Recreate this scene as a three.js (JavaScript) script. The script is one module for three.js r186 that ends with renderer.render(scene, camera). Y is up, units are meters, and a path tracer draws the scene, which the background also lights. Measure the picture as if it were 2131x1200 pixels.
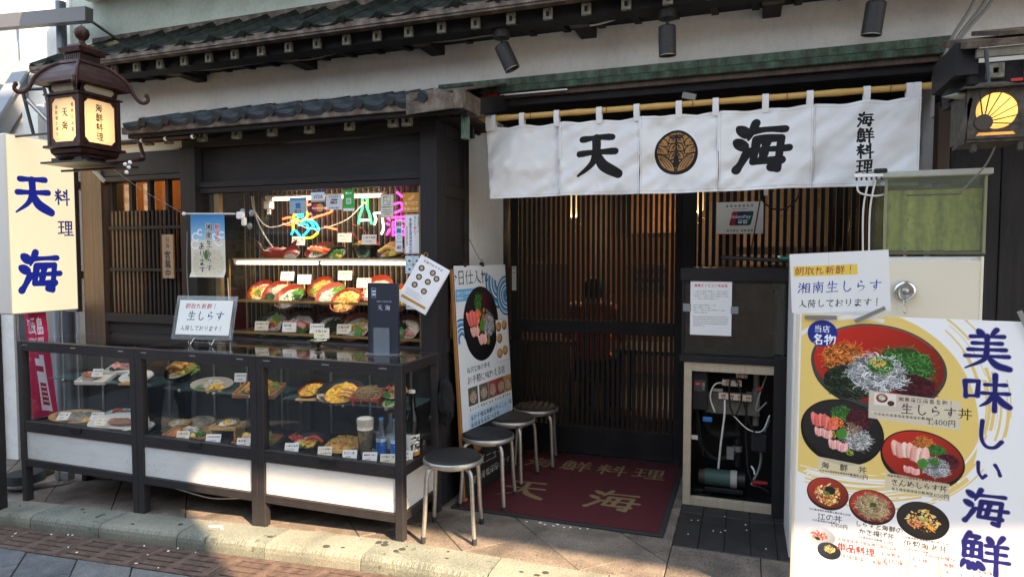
import * as THREE from 'three';
import { mergeGeometries } from 'three/addons/utils/BufferGeometryUtils.js';
import { RoundedBoxGeometry } from 'three/addons/geometries/RoundedBoxGeometry.js';
import { MarchingCubes } from 'three/addons/objects/MarchingCubes.js';
import { ImprovedNoise } from 'three/addons/math/ImprovedNoise.js';
import { RectAreaLightUniformsLib } from 'three/addons/lights/RectAreaLightUniformsLib.js';
RectAreaLightUniformsLib.init();

// ------------------------------------------------------------ camera, sky, sun, exposure
const scene = new THREE.Scene();
const camera = new THREE.PerspectiveCamera(47.45, 2131 / 1200, 0.05, 400);
camera.position.set(0, 1.6, 0);
camera.rotation.order = 'YXZ';
camera.rotation.set(THREE.MathUtils.degToRad(-2.8), THREE.MathUtils.degToRad(19.6), 0);

const SKY_LEVEL = 0.8;
const SUN = new THREE.Vector3(1.6, 1.5, 1).normalize();
{ // hazy bright sky, computed: pale horizon, soft blue zenith, thin high cloud, glow round the sun
  const W = 512, H = 256, d = new Float32Array(W * H * 4), n = new ImprovedNoise();
  for (let r = 0; r < H; r++) for (let c = 0; c < W; c++) {
    const up = ((r + 0.5) / H - 0.5) * Math.PI, az = ((c + 0.5) / W - 0.5) * 2 * Math.PI, x = Math.cos(az) * Math.cos(up), y = Math.sin(up), z = Math.sin(az) * Math.cos(up), k = Math.pow(Math.max(0, y), 0.55), s = Math.max(0, x * SUN.x + y * SUN.y + z * SUN.z);
    const q = y > 0.02 ? 0.5 + 0.5 * (n.noise(x / (y + 0.25) * 1.3, z / (y + 0.25) * 1.3, 0.3) + 0.5 * n.noise(x / (y + 0.25) * 3.1, z / (y + 0.25) * 3.1, 1.7)) : 0, cl = Math.min(1, Math.max(0, q - 0.32) * 1.5) * Math.min(1, y * 4), glow = 0.9 * Math.pow(s, 40) + 0.35 * Math.pow(s, 6);
    const hor = [0.71, 0.76, 0.82], zen = [0.31, 0.45, 0.69], cloud = [0.98, 0.97, 0.95], warm = [1, 0.94, 0.84];
    for (let i = 0; i < 3; i++) { let v = hor[i] + (zen[i] - hor[i]) * k; v += (cloud[i] - v) * cl * 0.75; v += glow * warm[i]; if (y < 0) v = [0.3, 0.28, 0.26][i]; d[(r * W + c) * 4 + i] = v * SKY_LEVEL; } d[(r * W + c) * 4 + 3] = 1;
  }
  const t = new THREE.DataTexture(d, W, H, THREE.RGBAFormat, THREE.FloatType); t.mapping = THREE.EquirectangularReflectionMapping; t.magFilter = THREE.LinearFilter; t.needsUpdate = true; scene.background = t; scene.environment = t;
}
const sun = new THREE.DirectionalLight(0xffe0ba, 4.9);
sun.name = 'sun'; sun.target.position.set(-2, 0.5, -3.5); sun.position.copy(SUN).multiplyScalar(40).add(sun.target.position);
sun.castShadow = true; sun.shadow.radius = 0.8; sun.shadow.mapSize.set(4096, 4096);
Object.assign(sun.shadow.camera, { left: -14, right: 14, top: 14, bottom: -14, near: 1, far: 90 });
scene.add(sun, sun.target);
const renderer = new THREE.WebGLRenderer({ antialias: true });
renderer.setSize(1024, 576);
renderer.shadowMap.enabled = true;
renderer.toneMapping = THREE.LinearToneMapping;
renderer.toneMappingExposure = 3.8;

// ------------------------------------------------------------ small tools
const PI = Math.PI, V3 = (x, y, z) => new THREE.Vector3(x, y, z);
let seedState = 12345;
const rnd = () => { seedState = (seedState + 0x6d2b79f5) | 0; let t = Math.imul(seedState ^ (seedState >>> 15), 1 | seedState); t = (t + Math.imul(t ^ (t >>> 7), 61 | t)) ^ t; return ((t ^ (t >>> 14)) >>> 0) / 4294967296; };
const reseed = (n) => { seedState = n; };
const rr = (a, b) => a + (b - a) * rnd();
const perlin = new ImprovedNoise();
const nz = (x, y, z = 0.5) => perlin.noise(x, y, z);
const gy = (x) => 0.051 * Math.max(-7, Math.min(0, x + 1.79));   // the pavement falls gently to the left

const used = new Map();
function numbered(name) { const n = used.get(name) ?? 0; used.set(name, n + 1); return n ? name + '_' + String(n).padStart(3, '0') : name; }
function thing(name, label, category, pos = [0, 0, 0], turn = 0, group) {
  const o = new THREE.Group(); o.name = numbered(name); o.position.set(...pos); o.rotation.y = turn;
  o.userData = { label, category }; if (group) o.userData.group = group;
  scene.add(o); return o;
}
function tidy(g) { const n = g.index ? g.toNonIndexed() : g; for (const k of Object.keys(n.attributes)) if (!['position', 'normal', 'uv'].includes(k)) n.deleteAttribute(k);
  if (!n.attributes.uv) n.setAttribute('uv', new THREE.Float32BufferAttribute(new Float32Array(n.attributes.position.count * 2), 2)); return n; }
const merge = (list) => (list.length === 1 ? list[0] : mergeGeometries(list.map(tidy)));
function part(parent, name, geos, m, label) {
  const o = new THREE.Mesh(Array.isArray(geos) ? merge(geos) : geos, m); o.name = name; if (label) o.userData.label = label; parent.add(o); return o;
}
function one(name, label, category, geos, m, pos, turn, group) {   // a thing that is a single mesh
  const o = part(scene, numbered(name), geos, m); o.userData = { label, category }; if (group) o.userData.group = group;
  if (pos) o.position.set(...pos); if (turn) o.rotation.y = turn; return o;
}
function structure(name, geos, m) { const o = geos ? part(scene, numbered(name), geos, m) : new THREE.Group(); if (!geos) { o.name = numbered(name); scene.add(o); } o.userData.kind = 'structure'; return o; }
// box with uv in metres
function bx(w, h, d, x = 0, y = 0, z = 0) {
  const g = new THREE.BoxGeometry(w, h, d), u = g.attributes.uv, s = [[d, h], [d, h], [w, d], [w, d], [w, h], [w, h]];
  for (let i = 0; i < 24; i++) { const f = s[i >> 2]; u.setXY(i, u.getX(i) * f[0] + x, u.getY(i) * f[1] + y); }
  return g.translate(x, y, z);
}
const span = (x0, x1, y0, y1, z0, z1) => bx(x1 - x0, y1 - y0, Math.abs(z1 - z0), (x0 + x1) / 2, (y0 + y1) / 2, (z0 + z1) / 2);
function rb(w, h, d, x = 0, y = 0, z = 0, r = 0.004) { return new RoundedBoxGeometry(w, h, d, 1, Math.min(r, w / 2.01, h / 2.01, d / 2.01)).translate(x, y, z); }
const cyl = (r0, r1, h, x = 0, y = 0, z = 0, n = 20, open = false) => new THREE.CylinderGeometry(r0, r1, h, n, 1, open).translate(x, y, z);
const ball = (r, x = 0, y = 0, z = 0, n = 12) => new THREE.SphereGeometry(r, n, Math.max(6, n >> 1)).translate(x, y, z);
const lathe = (pts, n = 32) => new THREE.LatheGeometry(pts.map((p) => new THREE.Vector2(p[0], p[1])), n);
function tube(pts, r, n = 6, seg = 0) { const c = new THREE.CatmullRomCurve3(pts.map((p) => V3(...p))); return new THREE.TubeGeometry(c, seg || Math.max(2, pts.length * 5), r, n, false); }
function bar(a, b, r, n = 8) { const A = V3(...a), B = V3(...b), d = B.clone().sub(A), g = new THREE.CylinderGeometry(r, r, d.length(), n); g.translate(0, d.length() / 2, 0);
  g.applyQuaternion(new THREE.Quaternion().setFromUnitVectors(V3(0, 1, 0), d.normalize())); return g.translate(...a); }
function beam(a, b, w, h) { const A = V3(...a), B = V3(...b), L = A.distanceTo(B), g = bx(w, h, L); const m = new THREE.Matrix4().lookAt(B, A, V3(0, 1, 0)); g.applyMatrix4(m); return g.translate((A.x + B.x) / 2, (A.y + B.y) / 2, (A.z + B.z) / 2); }
const rot = (g, x = 0, y = 0, z = 0) => { if (x) g.rotateX(x); if (y) g.rotateY(y); if (z) g.rotateZ(z); return g; };
function extr(pts, depth, bevel = 0) { const s = new THREE.Shape(pts.map((p) => new THREE.Vector2(p[0], p[1]))); return new THREE.ExtrudeGeometry(s, { depth, bevelEnabled: bevel > 0, bevelThickness: bevel, bevelSize: bevel, bevelSegments: 2, curveSegments: 8 }); }

// ------------------------------------------------------------ materials
function std(color, rough = 0.7, o = {}) { return new THREE.MeshStandardMaterial({ color: new THREE.Color(color), roughness: rough, ...o }); }
const matte = (rough, spec, o) => new THREE.MeshPhysicalMaterial({ roughness: rough, specularIntensity: spec, ...o });   // weathered, hardly glossy
function dataTex(n, fn, srgb = true, rep = 1) {
  const d = new Uint8Array(n * n * 4);
  for (let y = 0; y < n; y++) for (let x = 0; x < n; x++) { const c = fn(x / n, y / n), i = (y * n + x) * 4; for (let k = 0; k < 3; k++) d[i + k] = Math.max(0, Math.min(255, (c.length ? c[k] : c) * 255)); d[i + 3] = 255; }
  const t = new THREE.DataTexture(d, n, n); t.wrapS = t.wrapT = THREE.RepeatWrapping; t.magFilter = THREE.LinearFilter; t.minFilter = THREE.LinearMipmapLinearFilter; t.generateMipmaps = true;
  if (srgb) t.colorSpace = THREE.SRGBColorSpace; t.repeat.set(1 / rep, 1 / rep); t.needsUpdate = true; return t;
}
// periodic noise on the unit square
const lat = (i, j, s) => { let h = (i * 374761393 + j * 668265263 + s * 974711) | 0; h = Math.imul(h ^ (h >>> 13), 1274126177); return ((h ^ (h >>> 16)) >>> 0) / 4294967296 * 2 * PI; };
function pn(u, v, f, s = 0) {   // gradient noise that repeats on the unit square, about -0.6 .. 0.6
  f = Math.max(1, Math.round(f)); const x = u * f, y = v * f, i = Math.floor(x), j = Math.floor(y), a = x - i, b = y - j, w = (t) => t * t * t * (t * (t * 6 - 15) + 10), m = (k) => ((k % f) + f) % f;
  const g = (di, dj) => { const t = lat(m(i + di), m(j + dj), s); return Math.cos(t) * (a - di) + Math.sin(t) * (b - dj); }, p = w(a), q = w(b);
  return (g(0, 0) * (1 - p) + g(1, 0) * p) * (1 - q) + (g(0, 1) * (1 - p) + g(1, 1) * p) * q;
}
const pnr = (u, v, fx, fy, s) => { fx = Math.max(1, Math.round(fx)); fy = Math.max(1, Math.round(fy)); return fx === fy ? pn(u, v, fx, s) : pn2(u, v, fx, fy, s); };
function pn2(u, v, fx, fy, s) { const x = u * fx, y = v * fy, i = Math.floor(x), j = Math.floor(y), a = x - i, b = y - j, w = (t) => t * t * t * (t * (t * 6 - 15) + 10), g = (di, dj) => { const t = lat((i + di) % fx, (j + dj) % fy, s); return Math.cos(t) * (a - di) + Math.sin(t) * (b - dj); }, p = w(a), q = w(b); return (g(0, 0) * (1 - p) + g(1, 0) * p) * (1 - q) + (g(0, 1) * (1 - p) + g(1, 1) * p) * q; }
const mixc = (a, b, t) => { t = Math.max(0, Math.min(1, t)); return [a[0] + (b[0] - a[0]) * t, a[1] + (b[1] - a[1]) * t, a[2] + (b[2] - a[2]) * t]; };
const hx = (h) => { const c = parseInt(h.slice(1), 16); return [(c >> 16) / 255, ((c >> 8) & 255) / 255, (c & 255) / 255]; };
function noisy(base, dark, light, opt = {}) {   // mottled surface colour
  const { n = 512, rep = 1, f = 6, fine = 60, amt = 0.5, grain = 0.12, stretch = 1, spots = 0, spot = dark } = opt, B = hx(base), D = hx(dark), L = hx(light), S = hx(spot);
  reseed(opt.seed ?? 77);
  return dataTex(n, (u, v) => {
    const a = pnr(u, v, f * (stretch < 1 ? 1.6 : 1), Math.max(1, f * stretch), 1) + 0.5 * pn(u, v, f * 2.3, 2), b = pnr(u, v, fine, Math.max(1, fine * stretch), 3);
    let c = mixc(B, a > 0 ? L : D, Math.abs(a) * 1.6 * amt); c = mixc(c, b > 0 ? L : D, Math.abs(b) * amt * 0.8);
    if (spots) { const q = pn(u, v, f * 7, 9) + 0.35 * pn(u, v, f, 10); if (q > 0.46 - spots) c = mixc(c, S, (q - 0.46 + spots) * 4); }
    const g = (rnd() - 0.5) * grain; return [c[0] + g, c[1] + g, c[2] + g];
  }, true, rep);
}
function bumpTex(fn, rep = 1, n = 256) { return dataTex(n, (u, v) => 0.5 + fn(u, v), false, rep); }
const fineBump = bumpTex((u, v) => 0.35 * pn(u, v, 40, 4) + (rnd() - 0.5) * 0.35, 0.35);
const coarseBump = bumpTex((u, v) => 0.5 * pn(u, v, 9, 5) + 0.25 * pn(u, v, 30, 6), 0.9);
const M = {
  plaster: std('#ffffff', 0.92, { map: noisy('#e8e6df', '#c9c5ba', '#f0eee8', { rep: 2.3, f: 5, fine: 60, amt: 0.42, grain: 0.05, stretch: 0.6 }), bumpMap: coarseBump, bumpScale: 0.006 }),
  plasterGreen: std('#ffffff', 0.92, { map: noisy('#bcc5b8', '#98a596', '#cfd6cb', { rep: 1.9, amt: 0.5, grain: 0.04, seed: 5 }), bumpMap: coarseBump, bumpScale: 0.004 }),
  blackWood: matte(0.7, 0.5, { map: noisy('#232122', '#171617', '#312f2f', { rep: 0.9, f: 5, fine: 70, amt: 0.5, grain: 0.05, stretch: 0.2, seed: 8 }), bumpMap: fineBump, bumpScale: 0.0012 }),
  blackPaint: matte(0.62, 0.5, { map: noisy('#292728', '#1d1c1d', '#383535', { rep: 0.7, amt: 0.4, grain: 0.05, seed: 9 }), bumpMap: fineBump, bumpScale: 0.0008 }),
  brownWood: std('#ffffff', 0.6, { map: noisy('#4a382a', '#2c211a', '#65503c', { rep: 0.5, f: 4, fine: 60, stretch: 0.12, amt: 0.7, seed: 10 }), bumpMap: fineBump, bumpScale: 0.001 }),
  warmWood: std('#ffffff', 0.6, { map: noisy('#a9763f', '#7e5226', '#c4945c', { rep: 0.6, stretch: 0.1, seed: 12 }) }),
  tile: matte(0.55, 0.5, { map: noisy('#2f3437', '#1d2022', '#4a5154', { rep: 0.5, amt: 0.7, grain: 0.08, seed: 13 }), bumpMap: fineBump, bumpScale: 0.001 }),
  tileGreen: matte(0.9, 0.3, { map: noisy('#20251f', '#131612', '#333a33', { rep: 0.5, amt: 0.8, grain: 0.08, seed: 14, spots: 0.1, spot: '#4a4236' }), bumpMap: fineBump, bumpScale: 0.0015 }),
  tileSilver: std('#ffffff', 0.4, { map: noisy('#7f8487', '#666b6f', '#979b9d', { rep: 0.7, amt: 0.3, grain: 0.04, seed: 15 }) }),
  copper: std('#ffffff', 0.6, { metalness: 0.25, map: noisy('#5a493c', '#352d26', '#7d7468', { rep: 0.45, amt: 0.9, grain: 0.08, seed: 16, spots: 0.1, spot: '#54685a' }), bumpMap: fineBump, bumpScale: 0.0015 }),
  verdigris: std('#ffffff', 0.65, { metalness: 0.15, map: noisy('#4c6252', '#3b3a2e', '#6f8b78', { rep: 0.6, amt: 0.8, stretch: 0.3, seed: 17, spots: 0.1, spot: '#7b2f2a' }), bumpMap: fineBump, bumpScale: 0.0015 }),
  rafterCap: std('#ffffff', 0.75, { metalness: 0.1, map: noisy('#757362', '#4c4638', '#93958a', { rep: 0.2, amt: 0.8, seed: 18 }) }),
  granite: std('#ffffff', 0.85, { map: noisy('#74685b', '#524840', '#8f8272', { rep: 0.6, f: 4, fine: 48, amt: 0.7, grain: 0.34, seed: 19, spots: 0.05, spot: '#554a40' }), bumpMap: fineBump, bumpScale: 0.003 }),
  granite2: std('#ffffff', 0.85, { map: noisy('#6a5f54', '#49413a', '#847768', { rep: 0.66, f: 4, fine: 44, amt: 0.75, grain: 0.34, seed: 20, spots: 0.08, spot: '#4c433a' }), bumpMap: fineBump, bumpScale: 0.003 }),
  darkSlab: std('#ffffff', 0.6, { map: noisy('#2f2c2b', '#1f1d1c', '#403b39', { rep: 0.5, amt: 0.5, grain: 0.08, seed: 21 }), bumpMap: fineBump, bumpScale: 0.002 }),
  kerb: std('#ffffff', 0.85, { map: noisy('#828172', '#5d5f55', '#9b9988', { rep: 0.8, f: 4, fine: 70, amt: 0.5, grain: 0.3, seed: 22, spots: 0.05, spot: '#62624f' }), bumpMap: fineBump, bumpScale: 0.0014 }),
  kerb2: std('#ffffff', 0.85, { map: noisy('#797b6e', '#565a50', '#929382', { rep: 0.9, f: 4, fine: 70, amt: 0.5, grain: 0.3, seed: 23, spots: 0.07, spot: '#5a5c4b' }), bumpMap: fineBump, bumpScale: 0.0014 }),
  iron: std('#ffffff', 0.75, { metalness: 0.2, map: noisy('#5f4d42', '#3e322c', '#7b665a', { rep: 0.4, amt: 0.8, grain: 0.14, seed: 24 }), bumpMap: fineBump, bumpScale: 0.0015 }),
  paving: [0, 1, 2].map((i) => std('#ffffff', 0.8, { map: noisy(['#5f6264', '#575b5d', '#686a69'][i], '#43474a', '#7a7d7c', { n: 256, rep: 0.8, f: 5, fine: 50, amt: 0.6, grain: 0.16, seed: 30 + i }), bumpMap: fineBump, bumpScale: 0.002 })),
  whitePanel: std('#e9e9e6', 0.45, { map: noisy('#f2f2f0', '#dcd9d2', '#fafaf8', { n: 512, rep: 0.9, f: 5, fine: 70, amt: 0.4, grain: 0.03, seed: 33, spots: 0.02, spot: '#b5afa4' }) }),
  paper: std('#f1efe9', 0.85), cream: std('#e6dcc4', 0.7),
  caseFrame: std('#ffffff', 0.42, { map: noisy('#2b2829', '#1d1b1c', '#413c3b', { n: 256, rep: 0.4, f: 5, fine: 40, amt: 0.6, grain: 0.05, seed: 34, spots: 0.03, spot: '#5a5450' }), bumpMap: fineBump, bumpScale: 0.0005 }),
  glass: new THREE.MeshPhysicalMaterial({ color: 0xffffff, roughness: 0.015, transmission: 1, thickness: 0, ior: 1.5 }),
  glassEdge: new THREE.MeshPhysicalMaterial({ color: 0xbfe0dc, roughness: 0.05, transmission: 0.9, thickness: 0, ior: 1.5 }),
  solidGlass: new THREE.MeshPhysicalMaterial({ color: 0xffffff, roughness: 0.02, transmission: 1, thickness: 0.02, ior: 1.48 }),
  chrome: std('#c9c9c7', 0.22, { metalness: 1 }), steel: std('#a9a8a4', 0.38, { metalness: 1, bumpMap: fineBump, bumpScale: 0.0004 }),
  leg: std('#ffffff', 0.42, { metalness: 0.75, map: noisy('#b4b0a8', '#8f8577', '#cfccc4', { n: 256, rep: 0.25, f: 5, fine: 40, amt: 0.6, grain: 0.08, seed: 36, spots: 0.12, spot: '#8a5a35' }) }),
  brass: std('#b08a4a', 0.35, { metalness: 0.9 }), black: std('#171717', 0.5), rubber: std('#2a2a29', 0.85), vinyl: std('#1b1a1b', 0.62, { bumpMap: fineBump, bumpScale: 0.0008 }),
  cableGrey: std('#8d8b86', 0.6), cableWhite: std('#d8d5cc', 0.55), cableBlack: std('#141414', 0.55),
  bamboo: std('#ffffff', 0.45, { map: noisy('#c59d55', '#9c7434', '#dcbb7c', { n: 256, rep: 0.3, stretch: 0.2, seed: 38 }) }),
  pine: std('#ffffff', 0.6, { map: noisy('#a8743f', '#85552a', '#c08e58', { n: 256, rep: 0.3, stretch: 0.15, seed: 39 }) }),
  bronze: std('#ffffff', 0.48, { metalness: 0.55, map: noisy('#3e241e', '#241512', '#573a32', { n: 256, rep: 0.3, amt: 0.7, seed: 40 }), bumpMap: fineBump, bumpScale: 0.0006 }),
};
M.darkSoffit = M.blackWood;
// ------------------------------------------------------------ brush lettering: strokes on a 100 x 100 square, xxyy points
const G = {
  天: '2016-7913 1447-8643 4816-4845-3870-1093 4947-6272-9290', 海: '1215-2425 0740-2048 0890-1580-2562 4008-3520-2836 3322-8820 4238-3676-8276 4238-8236-7692-6688 5843-5654 5462-5272 2657-9455',
  鮮: '2205-0928 2012-4012-3024 1228-1262 1228-4426-4460 1244-4443 2828-2760 1261-4460 1274-0690 2076-2290 2976-3388 3972-4886 5810-6422 8606-7624 5430-9428 5647-9246 5066-9864 7430-7497',
  料: '1020-1832 4016-3430 0644-4842 2608-2696 2446-0676 2850-4468 6016-7028 5636-6648 5068-9660 8006-8098', 理: '0614-4012 0846-3844 0484-4278 2314-2380 5212-5258 5212-9010-8856 5234-8833 5257-8856 7012-7092 5276-9274 4494-9892',
  美: '3204-4016 6802-5816 1820-8218 2236-7835 1452-8650 5018-5052 0868-9266 5054-4476-0898 5268-7088-9496', 味: '0626-0866 0626-3424-3262 0864-3262 4832-9030 4254-9652 6806-6898 6656-5476-3888 7056-8274-9886',
  し: '3408-3260-4488-6690-8470', い: '1822-2060-3282-4270 7026-8044-8664', 生: '2810-2232-1044 2230-8628 2058-8056 0892-9490 5004-5091', ら: '4208-5618 3030-2858-5048-7654-7074-4094',
  す: '1028-9026 5606-5860-4670-3858-4446-5852-5678-4096', 湘: '1012-2022 0636-1644 0690-2064 2834-5632 4210-4294 4036-2870 4442-5656 6420-6492 6420-9218-9292 6444-9042 6466-9064 6488-9086',
  南: '1018-9016 5004-5034 1836-1896 1836-8434-8494-7690 3844-4254 6242-5654 3058-7056 3074-7072 5058-5094', 朝: '0618-4616 2606-2634 1034-1066 1034-4232-4264 1050-4248 1065-4263 0480-4878 2664-2698 6014-5866-4694 6014-9012-9094-8490 6036-8834 6058-8856',
  取: '0614-5212 1414-1482 4212-4296 1434-4032 1454-4052 0482-5274 5626-9024-8054-5494 6034-7664-9694', れ: '2408-2494 0830-3428-1066 2448-5826-6440-5876-6890-9272', 新: '2606-2616 0820-4618 1826-2236 3824-3236 0640-5038 0656-4854 2842-2896 2660-0880 3060-4472 8408-6018 6018-5860-4894 5842-9640 7842-7898',
  入: '3812-5016-4060-0892 4836-6270-9490', 荷: '0818-9216 3204-3228 6804-6828 2832-0858 1854-1898 3644-9442 8044-8096-7090 4258-4278 4258-6256-6276 4277-6276', て: '1020-8816-5440-4870-6086-8090',
  お: '1232-5230 3008-3288-1684-1670-4054-7052-8672-5694 7020-8834', り: '2814-2660-3456 7010-7252-6076-4296', ま: '1822-8420 1844-8442 5004-5276-3892-2280-4072-8290', あ: '2022-8018 4406-4660-5284 6636-5070-2688-1474-3052-6446-8664-8280-5896',
  '！': '5006-4866 4884-5090', 只: '2612-2650 2612-7410-7248 2650-7248 4060-3080-1294 5860-8894', 今: '5006-3630-0848 5006-6630-9446 3444-6442 2262-7660-6676-5096', 営: '2406-2820 4804-5016 7604-7018 1026-1042 1026-9024-8436 3240-3260 3240-6638-6660 3260-6660 2468-2496 2468-7666-7696 2494-7692',
  業: '3804-3824 5804-5824 2210-2820 7808-7020 0828-9226 3230-3840 6628-6040 1446-8444 2058-7856 0670-9468 5044-5098 4670-0894 5470-9294', 中: '1430-1664 1430-8428-8262 1662-8260 5006-5098',
  名: '4204-1438 3816-7614-5052-1090 2830-4646 3862-3898 3862-8260-8096 3896-8094', 物: '1420-0640 0832-4030 2606-2698 0468-4254 5206-4434 4824-9422-8880-7690 6026-4060 7426-4690', 当: '5004-5030 1812-2826 8208-7024 1640-8438 1660-8058 1290-8488 8438-8494',
  店: '5004-5016 1018-9216 1618-1460-0496 5426-5456 5440-8038 3058-3094 3058-7856-7694 3092-7690', 丼: '0624-9422 0460-9658 3006-2868-1096 6806-6898 5038-5250', 円: '1412-1496 1412-8410-8694-7690 5012-5052 1654-8452',
  き: '1420-8014 1440-8634 4004-6262 3068-3484-5094-7692', ん: '4806-0894-3058-4672-5690-7284-9062', め: '2016-3276 6206-4270-1680-1858-5032-8248-8476-5296', 江: '1212-2222 0838-1846 0890-2266 3622-9020 6222-6288 3090-9688',
  の: '5422-4470-2286-1050-3222-6416-9036-9268-6294', 単: '2406-3018 4804-5016 7604-6818 1824-1862 1824-8222-8060 1842-8041 1862-8060 0676-9474 5024-5098', 品: '3008-3044 3008-7006-7042 3043-7042 0854-0896 0854-4452-4294 0894-4292 5654-5696 5654-9252-9094 5694-9092',
  と: '3408-4244 8024-3660-2278-3492-8490', か: '0834-6030-5680-4292 3606-2860-1090 7228-9456', 揚: '0830-3628 2206-2290-1684 0466-3854 4808-4840 4808-8806-8838 4824-8622 4840-8638 4250-9648 5652-3872 5462-9060-8492-7888 6462-5090 7662-6294',
  げ: '1610-1460-2290 3834-8832 6610-6860-5092 8206-8816 9202-9812', 伊: '2606-0644 1632-1696 3818-8016-7868 3042-9640 3868-8066 5018-4866-3096', 勢: '1012-4410 2602-2622 0624-4822 1030-1440 3828-3440 2636-2650 5414-9012-8844-9644 7204-5246 2058-7856-7492-6488 4450-2096',
  老: '1420-7018 4404-4440 0642-9440 8216-5250-0878 3656-3690-8488-8676 7456-4070', 久: '3808-1042 3424-7022-5060-1096 5046-6870-9494', 保: '2606-0640 1630-1696 4212-4244 4212-8610-8442 4243-8442 3258-9656 6444-6498 6260-3288 6660-9886',
  酒: '1012-2022 0636-1644 0690-2064 3012-9610 3632-3696 3632-9030-9096 5212-5036-4452 7012-7048-8250 3866-8864 3890-8888', 食: '5004-3024-0840 5004-7022-9438 5020-5230 3036-3092-4888 3036-7034-7060 3048-7046 3060-7060 5060-9292 8268-6076',
  べ: '0660-3030-9478 6416-7026 7610-8420', ロ: '1818-2284 1818-8216-7882 2282-7880', グ: '3606-1040 3422-7820-5070-2096 8208-9020', 日: '2410-2492 2410-7608-7692 2450-7448 2490-7488', 仕: '2806-0646 1834-1896 3838-9636 6606-6690 4290-9288',
  西: '0816-9214 1836-1894 1836-8234-8294 4016-3460 6016-6058-7456 1892-8290', 町: '0814-0880 0814-4612-4678 2814-2878 0846-4645 0880-4678 5022-9620 7422-7692-6486', 宿: '5002-5012 0818-0834 0816-9214-8630 2836-1060 2054-2096 3440-9438 6240-5454 4456-4496 4456-8454-8496 4474-8472 4494-8492',
  相: '0830-4628 2806-2898 2632-0866 3040-4460 5612-5694 5612-9210-9294 5638-9036 5664-9062 5692-9090', 州: '1030-0650 2410-2260-0894 3030-3848 5012-5090 6030-6848 8408-8498', 島: '4404-3814 2214-2260 2214-7412-7440 2228-7427 2242-7440 2260-8658-8492-7690 1470-1692-6090 3866-3890 6066-6090',
  沢: '1212-2222 0838-1846 0890-2266 4012-4044 4012-8610-8642 4043-8642 4044-3690-2498 6044-9496', な: '0826-5222 3406-0860 7016-8832 6438-6476-4692-3480-5070-8690', 幸: '5004-5034 1416-8614 0634-9432 3038-3850 7036-6048 1056-9054 1474-8672 5056-5098', を: '1420-8018 4404-1660-4446-5670 8036-4060-3678-5092-8490',
  手: '7804-2416 1834-8232 0656-9454 5014-5292-3888', 軽: '0614-4612 1026-1060 1026-4224-4260 1042-4240 1060-4260 0476-4874 2604-2698 5412-9010-5446 6020-9646 5466-9464 7450-7492 5092-9690', に: '1610-1460-2090 4430-8028 4270-5486-8882', わ: '2408-2494 0830-3428-1066 2448-6026-8848-8074-5692', え: '4406-6014 2432-7030-1292 4460-6290-9290', る: '2614-7412-1868-5042-8058-7688-4892-4078-5878',
  店2: '', 西2: '', 下: '0816-9214 4816-4898 5238-7054', さ: '1426-8620 3806-6656 2462-3688-7092', 押: '0830-3628 2206-2290-1684 0466-3854 4814-4858 4814-9012-9056 4835-9034 4858-9056 6914-6998', メ: '7208-5460-1294 2838-8080', ニ: '1830-8228 0882-9280', ュ: '2440-7038-6684 1086-9084', ー: '0852-9450', ム: '4408-1686-8080 6456-8894', イ: '7806-5036-1058 5238-5298', セ: '0640-9230-7456 3410-3484-8486', エ: '1818-8216 5018-5086 0688-9486', ビ: '2010-2482-8680 2244-7634 8206-8816 9202-9812',
  年: '2804-0638 2420-8818 2846-8244 2846-2870 0472-9670 5420-5498', 心: '1850-1076 3036-3484-6888-7470 5018-5836 7638-9466', 安: '5004-5016 0820-0836 0818-9416-8632 4230-2070-7896 6844-4080-1498 0652-9450', 付: '2606-0644 1632-1696 3832-9630 7606-7892-6688 5048-5864', 有: '0624-9422 4404-0870 3444-3296 3444-7842-7894-7090 3460-7658 3476-7674', 子: '1812-7810-5230 5030-5292-3888 0650-9448', 様: '0830-4028 2406-2498 2232-0666 2640-3860 5406-6016 8604-7816 4822-9420 5236-9034 4450-9648 7022-7096-6492 6458-4480 7258-9688', 外: '3004-0850 2626-4824-0896 2040-3254 7004-7098 7240-9260', 以: '1214-1680-3866 3628-4640 7810-7060-4496 7060-9492', 座: '5004-5014 1016-9414 1616-1460-0696 3434-2456 3644-4654 7034-6456 7044-8654 5630-5690 3072-8270 2092-9290', 敷: '0616-5214 2804-2844 1024-1044 1024-4422-4442 1034-4432 0656-5254 2444-1696 1468-4666-4092 7008-5640 6024-9422 8624-5496 6640-9696', 全: '5004-3026-0842 5004-7024-9440 2844-7242 3066-7064 5044-5092 1094-9092',
  銀: '2204-0434 2204-4226 1436-3834 1054-4052 2636-2688 0890-4486 5410-5496-7088 5410-8808-8846 5428-8627 5446-8845 6246-9694 9054-7670', 聯: '0414-3612 1014-1082 2812-2898 1034-2832 1056-2854 0482-3476 5008-4424-5824 6208-5828 7608-6824-8824 8808-8628 5040-4090 6438-6496 8038-8090', 禁: '0618-4616 2604-2644 2420-0840 5218-9616 7404-7444 7220-5442 2454-7652 0868-9466 5068-5096-4292 2874-1492 7072-8892', 煙: '1220-0640 4014-2838 2404-2250-0894 2652-4490 4814-9612 5214-5244 5224-9222-9244 5244-9243 7014-7044 7050-7092 5070-9068 4494-9893',
};
const hash = (s) => { let h = 7; for (const c of s) h = (h * 31 + c.codePointAt(0)) | 0; return h >>> 0; };
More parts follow.
